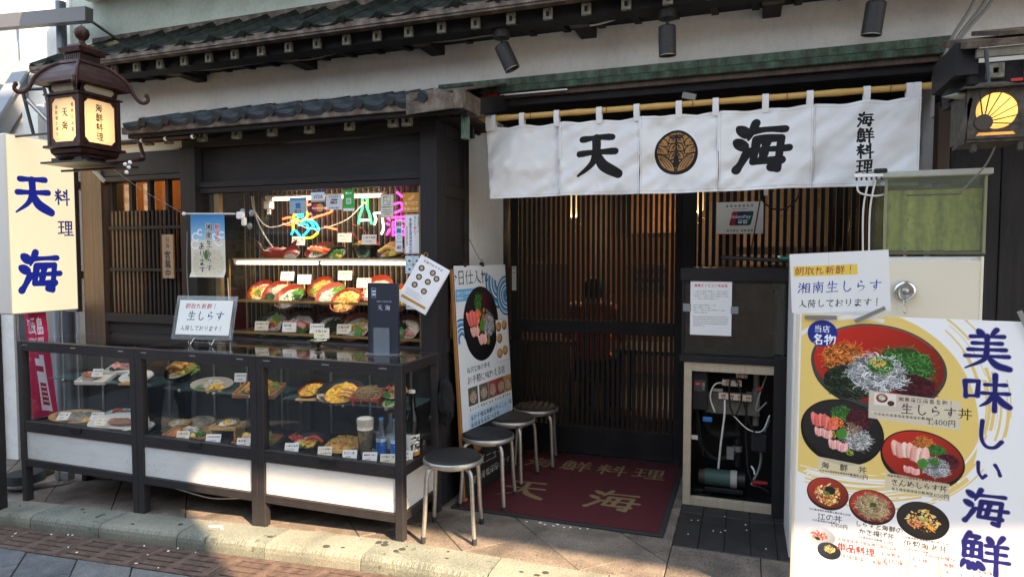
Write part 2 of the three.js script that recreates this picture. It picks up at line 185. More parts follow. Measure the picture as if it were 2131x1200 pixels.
function strokesOf(ch) {
  if (G[ch]) return G[ch].split(' ').map((s) => s.split('-').map((p) => [+p.slice(0, 2), +p.slice(2, 4)]));
  const keep = seedState; reseed(hash(ch)); const out = [];       // an unlisted character: a dense square of strokes of its own
  for (let k = 0; k < 3; k++) { const y = 14 + k * 34 + rr(-6, 6); out.push([[rr(6, 26), y], [rr(70, 94), y - 2]]); }
  for (let k = 0; k < 3; k++) { const x = 22 + k * 28 + rr(-5, 5); out.push([[x, rr(6, 40)], [x - (k === 0 ? 8 : 0), rr(66, 96)]]); }
  out.push([[rr(40, 60), 50], [rr(66, 92), 92]]); seedState = keep; return out;
}
function smooth(pts) {
  if (pts.length < 3) { const [a, b] = pts; return Array.from({ length: 9 }, (_, i) => [a[0] + (b[0] - a[0]) * i / 8, a[1] + (b[1] - a[1]) * i / 8]); }
  const out = [], n = pts.length;
  for (let i = 0; i < n - 1; i++) { const p0 = pts[Math.max(0, i - 1)], p1 = pts[i], p2 = pts[i + 1], p3 = pts[Math.min(n - 1, i + 2)];
    const d1 = [p1[0] - p0[0], p1[1] - p0[1]], d2 = [p2[0] - p1[0], p2[1] - p1[1]], d3 = [p3[0] - p2[0], p3[1] - p2[1]];
    const sharp = (a, b) => (a[0] * b[0] + a[1] * b[1]) / (Math.hypot(...a) * Math.hypot(...b) + 1e-6) < 0.35, k1 = i && !sharp(d1, d2) ? 0.5 : 0, k2 = i < n - 2 && !sharp(d2, d3) ? 0.5 : 0;
    for (let s = 0; s < 8; s++) { const t = s / 8, t2 = t * t, t3 = t2 * t, h = [2 * t3 - 3 * t2 + 1, t3 - 2 * t2 + t, -2 * t3 + 3 * t2, t3 - t2];
      out.push([0, 1].map((c) => h[0] * p1[c] + h[1] * (k1 ? k1 * (p2[c] - p0[c]) : d2[c]) + h[2] * p2[c] + h[3] * (k2 ? k2 * (p3[c] - p1[c]) : d2[c]))); } }
  out.push(pts[n - 1]); return out;
}
function glyph(ctx, ch, x, y, size, o = {}) {   // x, y: top left of the character square
  const { w = 0.1, brush = 1, slant = 0 } = o, k = size / 100;
  for (const st of strokesOf(ch)) {
    const p = smooth(st).map((q) => [x + (q[0] + slant * (50 - q[1])) * k, y + q[1] * k]), n = p.length, a = st[st.length - 2], b = st[st.length - 1], L = Math.hypot(b[0] - a[0], b[1] - a[1]);
    const left = b[0] - a[0] < -0.2 * L && b[1] - a[1] > 0.25 * L, flat = Math.abs(b[1] - a[1]) < 0.25 * L && st.length === 2, right = b[0] - a[0] > 0.3 * L && b[1] - a[1] > 0.3 * L;
    for (let i = 0; i < n - 1; i++) { const t = i / (n - 1); let f = 1;
      if (brush) { f = flat ? 0.62 + 0.42 * t * t * t + 0.25 * (1 - t) ** 4 : left ? 1.08 - 0.86 * t * t : right ? 0.7 + 0.75 * Math.sin(t * PI * 0.82) : 1.12 - 0.25 * Math.sin(t * PI); f = 1 + (f - 1) * brush; }
      ctx.lineWidth = Math.max(0.6, size * w * f); ctx.beginPath(); ctx.moveTo(...p[i]); ctx.lineTo(...p[i + 1]); ctx.stroke(); }
  }
}
function write(ctx, text, x, y, size, o = {}) {   // horizontal, or vertical with o.v; o.step in sizes
  ctx.save(); ctx.lineCap = o.brush === 0 ? 'butt' : 'round'; ctx.lineJoin = 'round'; ctx.strokeStyle = ctx.fillStyle = o.color ?? '#141414';
  const step = size * (o.step ?? 1.06); let cx = x, cy = y;
  for (const ch of text) {
    if (ch === ' ') { if (o.v) cy += step * 0.5; else cx += step * 0.5; continue; }
    if (ch.codePointAt(0) < 0x250) { ctx.font = (o.bold ? 'bold ' : '') + size * 0.98 + 'px ' + (o.font ?? 'serif'); ctx.textBaseline = 'top'; ctx.fillText(ch, cx, cy - size * 0.06); cx += ctx.measureText(ch).width * (o.latin ?? 1.02); continue; }
    glyph(ctx, ch, cx, cy, size, o); if (o.v) cy += step; else cx += step;
  }
  ctx.restore(); return cx;
}
function latin(ctx, text, x, y, size, color, font = 'bold', family = 'sans-serif', maxW) { ctx.save(); ctx.fillStyle = color; ctx.textBaseline = 'top'; ctx.font = font + ' ' + size + 'px ' + family; ctx.textAlign = 'center'; if (maxW) ctx.fillText(text, x, y, maxW); else ctx.fillText(text, x, y); ctx.restore(); }
function canvasTex(w, h, draw) { const c = document.createElement('canvas'); c.width = w; c.height = h; const x = c.getContext('2d'); draw(x, w, h); const t = new THREE.CanvasTexture(c); t.colorSpace = THREE.SRGBColorSpace; t.anisotropy = 8; return t; }
const printed = (w, h, draw, rough = 0.6, o = {}) => new THREE.MeshStandardMaterial({ map: canvasTex(w, h, draw), roughness: rough, ...o });
// front face carries the print (uv 0..1), the rest takes the edge tone
function sheet(w, h, t = 0.002) { return new THREE.BoxGeometry(w, h, t); }
function card(parent, name, w, h, t, front, side = M.paper) { const o = new THREE.Mesh(new THREE.BoxGeometry(w, h, t), [side, side, side, side, front, side]); o.name = name; parent.add(o); return o; }
function cardThing(name, label, category, w, h, t, front, pos, turn = 0, tilt = 0, roll = 0, side = M.paper, group) {
  const o = card(scene, numbered(name), w, h, t, front, side); o.position.set(...pos); o.rotation.set(tilt, turn, roll, 'YXZ'); o.userData = { label, category }; if (group) o.userData.group = group; return o;
}
// ------------------------------------------------------------ ground
function clipPoly(poly, inside, cut) { const out = []; for (let i = 0; i < poly.length; i++) { const a = poly[i], b = poly[(i + 1) % poly.length], ia = inside(a), ib = inside(b); if (ia) out.push(a); if (ia !== ib) out.push(cut(a, b)); } return out; }
function clipRect(poly, x0, x1, z0, z1) {
  const lx = (c) => (a, b) => { const t = (c - a[0]) / (b[0] - a[0]); return [c, a[1] + (b[1] - a[1]) * t]; }, lz = (c) => (a, b) => { const t = (c - a[1]) / (b[1] - a[1]); return [a[0] + (b[0] - a[0]) * t, c]; };
  let p = clipPoly(poly, (q) => q[0] >= x0, lx(x0)); if (p.length) p = clipPoly(p, (q) => q[0] <= x1, lx(x1)); if (p.length) p = clipPoly(p, (q) => q[1] >= z0, lz(z0)); if (p.length) p = clipPoly(p, (q) => q[1] <= z1, lz(z1)); return p;
}
function inset(poly, d) {   // convex polygon shrunk by d
  const n = poly.length, out = []; let area = 0; for (let i = 0; i < n; i++) { const a = poly[i], b = poly[(i + 1) % n]; area += a[0] * b[1] - b[0] * a[1]; } const s = area > 0 ? 1 : -1;
  const edges = poly.map((a, i) => { const b = poly[(i + 1) % n], l = Math.hypot(b[0] - a[0], b[1] - a[1]) || 1e-6, nx = -(b[1] - a[1]) / l * s, nzz = (b[0] - a[0]) / l * s; return [a[0] + nx * d, a[1] + nzz * d, (b[0] - a[0]) / l, (b[1] - a[1]) / l]; });
  for (let i = 0; i < n; i++) { const e = edges[(i + n - 1) % n], f = edges[i], den = e[2] * f[3] - e[3] * f[2]; if (Math.abs(den) < 1e-4) { out.push([f[0], f[1]]); continue; } const t = ((f[0] - e[0]) * f[3] - (f[1] - e[1]) * f[2]) / den; out.push([e[0] + e[2] * t, e[1] + e[3] * t]); }
  return out;
}
function prism(poly, topFn, thick) {   // slab with a flat top following the fall of the ground and a chamfered rim
  let area = 0; const n = poly.length; for (let i = 0; i < n; i++) { const a = poly[i], b = poly[(i + 1) % n]; area += a[0] * b[1] - b[0] * a[1]; } const P = area > 0 ? poly.slice().reverse() : poly;
  const I = inset(P, 0.004), pos = [], uv = []; const v = (q, dy) => { pos.push(q[0], topFn(q[0]) + dy, q[1]); uv.push(q[0], q[1]); };
  for (let i = 1; i < n - 1; i++) { v(I[0], 0); v(I[i], 0); v(I[i + 1], 0); }
  for (let i = 0; i < n; i++) { const j = (i + 1) % n; v(I[i], 0); v(P[i], -0.003); v(P[j], -0.003); v(I[i], 0); v(P[j], -0.003); v(I[j], 0); v(P[i], -0.003); v(P[i], -thick); v(P[j], -thick); v(P[i], -0.003); v(P[j], -thick); v(P[j], -0.003); }
  const g = new THREE.BufferGeometry(); g.setAttribute('position', new THREE.Float32BufferAttribute(pos, 3)); g.setAttribute('uv', new THREE.Float32BufferAttribute(uv, 2)); g.computeVertexNormals();
  return g;
}
{
  // the bed below everything, one sheet to the horizon
  const bed = new THREE.PlaneGeometry(400, 400); bed.rotateX(-PI / 2); bed.translate(0, -0.5, 0);
  structure('ground', [bed], M.darkSlab);
  const areaOf = (p) => Math.abs(p.reduce((s, a, i) => { const b = p[(i + 1) % p.length]; return s + a[0] * b[1] - b[0] * a[1]; }, 0)) / 2;
  // pavement: granite diamonds laid at 45 degrees
  const pave = structure('pavement'); reseed(3);
  part(pave, 'mortar_bed', [span(-9, 3.2, -0.5, -0.36, -5.2, -3.2), span(-6.2, 3.2, -0.45, -0.265, -5.2, -3.2), span(-4.9, 3.2, -0.4, -0.2, -5.2, -3.2), span(-3.2, 3.2, -0.3, -0.1, -5.2, -3.2), span(-1.79, 3.2, -0.3, -0.014, -5.2, -3.2)], M.darkSlab);
  const h = 0.325;
  for (let i = -40; i < 30; i++) for (let j = -14; j < 4; j++) {
    const cx = -1.1 + i * h, cz = -3.2 + j * h; if ((i + j) & 1) continue;
    const p = clipRect([[cx - h, cz], [cx, cz - h], [cx + h, cz], [cx, cz + h]], -7.6, -0.36, -5.2, -3.203); if (p.length < 3 || areaOf(p) < 0.002) continue;
    const q = inset(p, 0.0025), dy = rr(-0.0015, 0.0015); part(pave, 'granite_slab', prism(q, (x) => gy(x) + dy, 0.07), rnd() < 0.5 ? M.granite : M.granite2);
  }
  for (let i = -2; i < 12; i++) {   // right of the mat: a granite band along the kerb, then dark stone planks
    const x0 = -0.36 + i * 0.46, a = Math.max(-0.36, x0), b = Math.min(3.2, x0 + 0.46); if (b - a < 0.02) continue;
    part(pave, 'granite_slab', prism(inset([[a, -3.66], [b, -3.66], [b, -3.203], [a, -3.203]], 0.0025), gy, 0.07), rnd() < 0.5 ? M.granite : M.granite2);
  }
  for (let i = 0; i < 26; i++) for (let j = 0; j < 3; j++) { const a = -0.36 + i * 0.137, z0 = -5.2 + j * 0.514; part(pave, 'dark_tile', prism(inset([[a, z0], [a + 0.137, z0], [a + 0.137, z0 + 0.513], [a, z0 + 0.513]], 0.0018), gy, 0.05), M.darkSlab); }
  // kerb stones with a worn round nose
  const kerb = structure('kerb'); const joints = [-8.6, -7.8, -7.0, -6.3, -5.72, -5.12, -4.5, -3.87, -3.22, -2.57, -1.93, -1.2, -0.62, -0.02, 0.6, 1.2, 1.8, 2.5, 3.2];
  for (let k = 0; k < joints.length - 1; k++) {
    const a = joints[k] + 0.004, b = joints[k + 1] - 0.004, prof = [[-3.2, -0.3], [-3.2, 0], [-3.05, -0.001], [-3.02, -0.004], [-3.0, -0.012], [-2.988, -0.026], [-2.983, -0.05], [-2.982, -0.3]];
    const s = new THREE.Shape(prof.map((p) => new THREE.Vector2(p[0], p[1]))), g = new THREE.ExtrudeGeometry(s, { depth: b - a, steps: 6, bevelEnabled: false });
    g.rotateY(PI / 2); g.scale(1, 1, -1); const p = g.attributes.position, u = g.attributes.uv;
    for (let i = 0; i < p.count; i++) { const x = a + p.getX(i), z = p.getZ(i), w = 0.0007 * nz(x * 9, z * 14, 2.2); p.setXYZ(i, x, p.getY(i) + gy(x) + (p.getY(i) > -0.1 ? w : 0), z); u.setXY(i, x, z + p.getY(i)); }
    const ix = tidy(g), q = ix.attributes.position; for (let i = 0; i < q.count; i += 3) for (const at of [q, ix.attributes.uv]) { const n = at.itemSize; for (let c = 0; c < n; c++) { const t = at.array[(i + 1) * n + c]; at.array[(i + 1) * n + c] = at.array[(i + 2) * n + c]; at.array[(i + 2) * n + c] = t; } }
    ix.computeVertexNormals(); part(kerb, 'kerb_stone', ix, k & 1 ? M.kerb : M.kerb2);
  }
  // road: dark stone rectangles in a diagonal running bond
  const ry = (x) => gy(x) - 0.085, road = structure('road'); reseed(4);
  part(road, 'mortar_bed', [span(-40, 40, -0.6, -0.47, -2.7, 30), span(-6.4, 40, -0.6, -0.34, -2.7, 30), span(-4, 40, -0.55, -0.22, -2.7, 30), span(-1.9, 40, -0.5, -0.105, -2.7, 30)], M.darkSlab);
  const A = 0.305, B = 0.61, c45 = Math.SQRT1_2;
  let loose = [];
  for (let i = -60; i < 60; i++) for (let j = -36; j < 36; j++) {
    const u0 = i * A + 0.12, v0 = j * B + (((i % 2) + 2) % 2) * B * 0.5, c = [[u0, v0], [u0 + A, v0], [u0 + A, v0 + B], [u0, v0 + B]].map(([u, v]) => [(u + v) * c45 - 0.4, (v - u) * c45 - 2.7]);
    const p = clipRect(c, -9, 9, -2.705, 1.8); if (p.length < 3 || areaOf(p) < 0.002) continue;
    const q = inset(p, 0.0035), dy = rr(-0.002, 0.002), g = prism(q, (x) => ry(x) + dy, 0.06), mx = q.reduce((s, t) => s + t[0], 0) / q.length, mz = q.reduce((s, t) => s + t[1], 0) / q.length;
    if (mx > -5.2 && mx < 0.6 && mz < -1.9) part(road, 'paving_stone', g, M.paving[Math.floor(rnd() * 3)]); else loose.push(g);
  }
  part(road, 'outer_paving', loose, M.paving[0]).userData.kind = 'stuff';
  // drain channel with cast iron grates, each one a loose cover
  structure('drain_channel', [span(-9, 4, -0.6, -0.49, -2.98, -2.7)], M.black);
  const L = 0.585, D = 0.262; const sh = new THREE.Shape([[0.004, 0], [L - 0.004, 0], [L - 0.004, D], [0.004, D]].map((p) => new THREE.Vector2(...p)));
  for (let c = 0; c < 2; c++) for (let r = 0; r < 4; r++) { const x = 0.055 + c * 0.262, y = 0.034 + r * 0.057, w = 0.212, hh = 0.015, hole = new THREE.Path(); hole.moveTo(x, y); hole.lineTo(x, y + hh); hole.lineTo(x + w, y + hh); hole.lineTo(x + w, y); hole.lineTo(x, y); sh.holes.push(hole); }
  const gg = new THREE.ExtrudeGeometry(sh, { depth: 0.03, bevelEnabled: true, bevelSize: 0.002, bevelThickness: 0.002, bevelSegments: 1 }); gg.rotateX(-PI / 2); gg.translate(-L / 2, -0.034, D / 2);
  for (let k = 0; k < 16; k++) {
    const x = -5.95 + k * L, g = thing('drain_grate', `rusty slotted iron drain grate by the kerb, ${['first', 'second', 'third', 'fourth', 'fifth', 'sixth', 'seventh', 'eighth', 'ninth', 'tenth', 'eleventh', 'twelfth', 'thirteenth', 'fourteenth', 'fifteenth', 'sixteenth'][k]} from the left`, 'drain grate', [x, ry(x) + 0.004, -2.84], 0, 'drain grates along the kerb');
    g.rotation.z = Math.atan(x < -1.79 ? 0.051 : 0); part(g, 'grate', gg, M.iron);
  }
}
// ------------------------------------------------------------ the restaurant building
const shop = thing('restaurant_building', 'white plastered restaurant building with black timber front and tiled eaves', 'building');
const FZ = -4.2, BZ = -3.72, DZ = -5.12;   // wall face, bay front, door plane
{
  // walls (z behind the face); opening between x -1.83 and 1.0 below 2.72
  part(shop, 'plaster_wall', [span(-5.6, 1.0, 2.78, 3.44, FZ - 0.25, FZ), span(1.0, 3.2, 2.4, 3.44, FZ - 0.25, FZ)], M.plaster);
  part(shop, 'upper_wall', [span(-5.6, 3.2, 3.44, 5.4, FZ - 0.25, FZ - 0.02)], M.plasterGreen);
  part(shop, 'plaster_wall', [span(-1.97, -1.83, -0.05, 2.72, -4.93, FZ - 0.002)], M.plaster, 'white return wall beside the doorway');
  part(shop, 'plaster_wall', [span(-5.6, -4.7, 2.46, 2.78, FZ - 0.25, FZ - 0.004), span(-4.7, -1.97, 2.46, 2.78, FZ - 0.25, FZ - 0.004)], M.plaster);
  // head of the doorway
  part(shop, 'door_head_flashing', [span(-2.02, 1.03, 2.735, 2.782, FZ - 0.03, FZ + 0.045), rot(span(-2.02, 1.03, -0.03, 0.03, -0.004, 0.004), -0.5).translate(0, 2.715, FZ + 0.045)], M.verdigris, 'green copper flashing with red patches');
  part(shop, 'lintel', [span(-1.83, 1.03, 2.655, 2.70, FZ - 0.03, FZ + 0.03)], M.brownWood); part(shop, 'lintel', [span(-1.83, 1.03, 2.61, 2.655, FZ - 0.08, FZ - 0.005)], M.darkSoffit);
  for (let k = 0; k < 7; k++) part(shop, 'soffit_board', span(-1.83, 1.03, 2.64, 2.66, FZ - 0.09 - (k + 1) * 0.13 + 0.004, FZ - 0.09 - k * 0.13), M.darkSoffit);
  part(shop, 'door_header', [span(-1.97, 1.03, 2.2, 2.64, DZ - 0.06, DZ + 0.02)], M.blackWood);
  part(shop, 'recess_wall', [span(1.03, 1.2, -0.05, 2.72, -5.2, FZ - 0.25)], M.plaster);
  // right hand post and dark cladding
  part(shop, 'door_post', [rb(0.06, 2.72, 0.09, 1.0, 1.34, FZ + 0.0, 0.005)], M.brownWood);
  for (let k = 0; k < 9; k++) part(shop, 'cladding_board', rb(0.236, 2.6, 0.03, 1.155 + k * 0.24, 1.28, FZ + 0.0 + (k & 1) * 0.004, 0.004), M.blackPaint);
  part(shop, 'door_post', [rb(0.14, 2.3, 0.16, -1.9, 1.1, -5.02, 0.006)], M.blackWood);
  part(shop, 'door_post', [rb(0.1, 2.3, 0.1, -0.4, 1.1, -5.1, 0.005)], M.blackWood);
  part(shop, 'door_sill', [span(-1.83, -0.45, -0.02, 0.012, -5.2, -5.05)], M.steel);
  // sliding lattice door
  const door = new THREE.Group(); door.name = 'sliding_door'; shop.add(door); door.position.set(0, 0, DZ);
  const slatU = bx(0.0235, 1.14, 0.026), slatL = bx(0.0235, 0.78, 0.026);
  part(door, 'frame', [rb(0.06, 2.22, 0.045, -1.795, 1.12, 0), rb(0.06, 2.22, 0.045, -0.475, 1.12, 0), span(-1.765, -0.505, 2.15, 2.23, -0.02, 0.02)], M.blackWood);
  part(door, 'middle_rail', rb(1.26, 0.1, 0.05, -1.135, 1.04, 0, 0.004), M.blackWood); part(door, 'kick_board', rb(1.26, 0.22, 0.04, -1.135, 0.125, 0, 0.004), M.blackWood);
  const NS = 31; for (let k = 0; k < NS; k++) { const x = -1.745 + k * (1.22 / (NS - 1)); const a = part(door, 'slat', slatU, M.blackWood); a.position.set(x, 1.63, 0.006); const b = part(door, 'slat', slatL, M.blackWood); b.position.set(x, 0.61, 0.006); }
  part(door, 'pane', span(-1.77, -0.5, 0.2, 2.18, -0.028, -0.024), M.glass);
  const push = printed(64, 256, (c, w, h) => { c.fillStyle = '#d9d7d0'; c.fillRect(0, 0, w, h); c.strokeStyle = '#77746d'; c.lineWidth = 3; c.strokeRect(4, 4, w - 8, h - 8); write(c, '自動', 12, 14, 19, { brush: 0, w: 0.09, color: '#333' }); write(c, '押して下さい', 18, 58, 28, { v: 1, brush: 0, w: 0.09, color: '#222' }); });
  const pp = card(door, 'push_plate', 0.036, 0.2, 0.008, push); pp.position.set(-1.795, 1.42, 0.028);
  // fixed lattice screen behind the fish tank
  const scr = new THREE.Group(); scr.name = 'lattice_screen'; shop.add(scr); scr.position.set(0, 0, DZ - 0.01);
  part(scr, 'rail', span(-0.35, 1.0, 1.0, 1.06, -0.03, 0.03), M.blackWood); const sl2 = bx(0.026, 1.14, 0.024);
  for (let k = 0; k < 27; k++) { const o = part(scr, 'slat', sl2, M.blackWood); o.position.set(-0.325 + k * 0.049, 1.63, 0); }
  part(scr, 'pane', span(-0.35, 1.0, 1.06, 2.2, -0.024, -0.02), M.glass); part(scr, 'lower_board', span(-0.35, 1.0, 0, 1.0, -0.02, 0.02), M.blackWood);

  // ---------------- window bay
  const bay = new THREE.Group(); bay.name = 'window_bay'; shop.add(bay);
  const P = (n, x0, x1, y0, y1, z0, z1, m = M.blackPaint) => part(bay, n, rb(x1 - x0, y1 - y0, z0 - z1, (x0 + x1) / 2, (y0 + y1) / 2, (z0 + z1) / 2, 0.004), m);
  P('post', -4.86, -4.645, -0.3, 2.47, BZ + 0.03, BZ - 0.16, M.brownWood); P('post', -3.86, -3.72, 0, 2.38, BZ + 0.035, BZ - 0.12); P('post', -1.925, -1.81, -0.1, 2.44, BZ + 0.03, BZ - 0.11);
  P('corner_post', -1.87, -1.815, -0.1, 2.44, BZ - 0.112, FZ + 0.02); P('side_panel', -1.83, -1.822, -0.1, 2.1, BZ - 0.115, FZ + 0.03);
  for (const [y0, y1] of [[-0.05, 0.06], [0.98, 1.06], [1.98, 2.06], [2.36, 2.44]]) P('side_rail', -1.82, -1.805, y0, y1, BZ - 0.1, FZ + 0.03);
  P('side_rail', -1.82, -1.803, -0.05, 2.44, FZ + 0.09, FZ + 0.015);
  P('beam', -3.85, -1.925, 2.375, 2.45, BZ + 0.022, BZ - 0.1); P('sign_board', -3.7, -1.93, 2.12, 2.37, BZ - 0.022, BZ - 0.05); P('head_rail', -3.715, -1.93, 2.09, 2.13, BZ + 0.012, BZ - 0.06); P('head_rail', -3.715, -1.93, 2.05, 2.088, BZ + 0.004, BZ - 0.06);
  P('sill', -4.6, -1.93, 0.93, 1.015, BZ + 0.02, BZ - 0.1); P('apron', -4.64, -1.93, -0.3, 0.93, BZ - 0.03, BZ - 0.07);
  P('beam', -4.645, -3.86, 2.205, 2.375, BZ + 0.012, BZ - 0.1); P('plaster_strip', -4.9, -3.86, 2.378, 2.45, BZ - 0.01, BZ - 0.06, M.cream); P('beam', -4.645, -3.86, 2.165, 2.2, BZ + 0.03, BZ - 0.08);
  P('sill', -4.645, -3.86, 1.1, 1.165, BZ + 0.03, BZ - 0.1); P('apron', -4.645, -3.86, 1.015, 1.1, BZ, BZ - 0.05);
  // lattice window at the left
  const lat = new THREE.Group(); lat.name = 'lattice_window'; shop.add(lat);
  const mm = bx(0.028, 1.0, 0.04), ms = bx(0.0165, 0.775, 0.018), hr = bx(0.72, 0.022, 0.022);
  for (const x of [-4.6, -4.4, -4.215, -4.04, -3.872]) { const o = part(lat, 'mullion', mm, M.blackWood); o.position.set(x, 1.665, BZ - 0.035); }
  for (let k = 0; k < 18; k++) { const o = part(lat, 'slat', ms, k < 8 ? M.brownWood : M.blackWood); o.position.set(-4.575 + k * 0.0405, 1.555, BZ - 0.008); }
  for (const y of [1.5, 1.815]) { const o = part(lat, 'cross_rail', hr, M.blackWood); o.position.set(-4.235, y, BZ + 0.006); }
  part(lat, 'pane', span(-4.62, -3.86, 1.16, 2.17, BZ - 0.07, BZ - 0.066), M.glass);
  // behind the lattice: a shallow lit alcove with paper-covered panels
  part(shop, 'alcove_wall', [span(-4.9, -3.75, 0.9, 2.5, -4.75, -4.72), span(-4.9, -4.87, 0.9, 2.5, -4.72, BZ - 0.1), span(-3.78, -3.75, 0.9, 2.5, -4.72, BZ - 0.1), span(-4.9, -3.75, 0.9, 0.93, -4.72, BZ - 0.1), span(-4.9, -3.75, 2.47, 2.5, -4.72, BZ - 0.1)], M.warmWood);
  const fusuma = printed(256, 128, (c, w, h) => { c.fillStyle = '#d8b274'; c.fillRect(0, 0, w, h); c.fillStyle = '#8c5532'; for (const [x, y, r] of [[40, 20, 34], [96, 80, 30], [150, 34, 36], [205, 92, 34], [236, 20, 24]]) { c.beginPath(); c.arc(x, y, r, 0, 7); c.fill(); } c.fillStyle = '#5a3a58'; c.beginPath(); c.ellipse(170, 96, 40, 16, 0, 0, 7); c.fill(); });
  const fu = card(shop, 'painted_panel', 1.0, 0.42, 0.01, fusuma, M.warmWood); fu.position.set(-4.32, 2.0, -4.7);
}
// tiled roofs ------------------------------------------------------------
function pantile(w, len, thick = 0.014, n = 10) {   // S-shaped tile lying along z, front edge at z = 0
  const f = (t) => (t < 0.72 ? -0.024 * Math.sin((t / 0.72) * PI) : 0.026 * Math.sin(((t - 0.72) / 0.28) * PI)), top = [], bot = [];
  for (let i = 0; i <= n; i++) { const t = i / n; top.push([t * w, f(t) + thick]); bot.push([t * w, f(t)]); }
  const s = new THREE.Shape([...bot, ...top.reverse()].map((p) => new THREE.Vector2(...p))), g = new THREE.ExtrudeGeometry(s, { depth: len, bevelEnabled: true, bevelSize: 0.003, bevelThickness: 0.003, bevelSegments: 1 }); g.translate(0, 0, -len); return g;
}
function tileLip(w, drop, k = 1) {   // the pendant front of an eave tile: a crescent plate and a round boss over the roll
  const top = [], bot = []; for (let i = 0; i <= 12; i++) { const t = i / 12, y = t < 0.72 ? -0.024 * Math.sin((t / 0.72) * PI) : 0.026 * Math.sin(((t - 0.72) / 0.28) * PI); top.push([t * w, y + 0.014]); bot.push([t * w, y - drop * (t < 0.72 ? 0.35 + 0.65 * Math.sin((t / 0.72) * PI) : 0.5)]); }
  const g = new THREE.ExtrudeGeometry(new THREE.Shape([...bot, ...top.reverse()].map((p) => new THREE.Vector2(...p))), { depth: 0.012, bevelEnabled: true, bevelSize: 0.003, bevelThickness: 0.003, bevelSegments: 1 }), b = new THREE.CylinderGeometry(0.03 * k, 0.032 * k, 0.03, 16).rotateX(PI / 2).translate(w * 0.86, 0.014, 0.012); return merge([g, b]);
}
function eave(o) {   // one pitched strip of tiles: eave line (y0, z0) up to the wall (y1, z1)
  const r = new THREE.Group(); r.name = o.name; shop.add(r); const L = Math.hypot(o.z0 - o.z1, o.y1 - o.y0), a = Math.atan2(o.y1 - o.y0, o.z0 - o.z1), rows = o.rows, exp = L / rows, g = pantile(o.w + 0.006, exp + 0.05), lip = tileLip(o.w + 0.006, o.lip, o.boss), front = merge([g, lip]);
  part(r, 'roof_deck', [rot(bx(o.x1 - o.x0, 0.02, L - 0.03, 0, -0.035, -L / 2 - 0.01), a).translate((o.x0 + o.x1) / 2, o.y0, o.z0)], M.darkSoffit);
  reseed(o.seed);
  for (let k = 0; k < rows; k++) for (let x = o.x0; x < o.x1 - 0.02; x += o.w) {
    const t = part(r, 'roof_tile', k ? g : front, o.m); t.position.set(x, o.y0 + Math.sin(a) * exp * k + 0.006 + rr(-0.002, 0.003), o.z0 - Math.cos(a) * exp * k + rr(-0.004, 0.004)); t.rotation.x = a + 0.035 + rr(-0.008, 0.008); t.rotation.z = rr(-0.008, 0.008);
  }
  return r;
}
function hollowEnd(w, h, d, t) { // a timber end capped in copper with a sunk middle
  const s = new THREE.Shape([[-w / 2, -h / 2], [w / 2, -h / 2], [w / 2, h / 2], [-w / 2, h / 2]].map((p) => new THREE.Vector2(...p))), q = new THREE.Path([[-w / 2 + t, -h / 2 + t], [-w / 2 + t, h / 2 - t], [w / 2 - t, h / 2 - t], [w / 2 - t, -h / 2 + t]].map((p) => new THREE.Vector2(...p))); s.holes.push(q);
  return new THREE.ExtrudeGeometry(s, { depth: d, bevelEnabled: true, bevelSize: 0.0015, bevelThickness: 0.0015, bevelSegments: 1 });
}
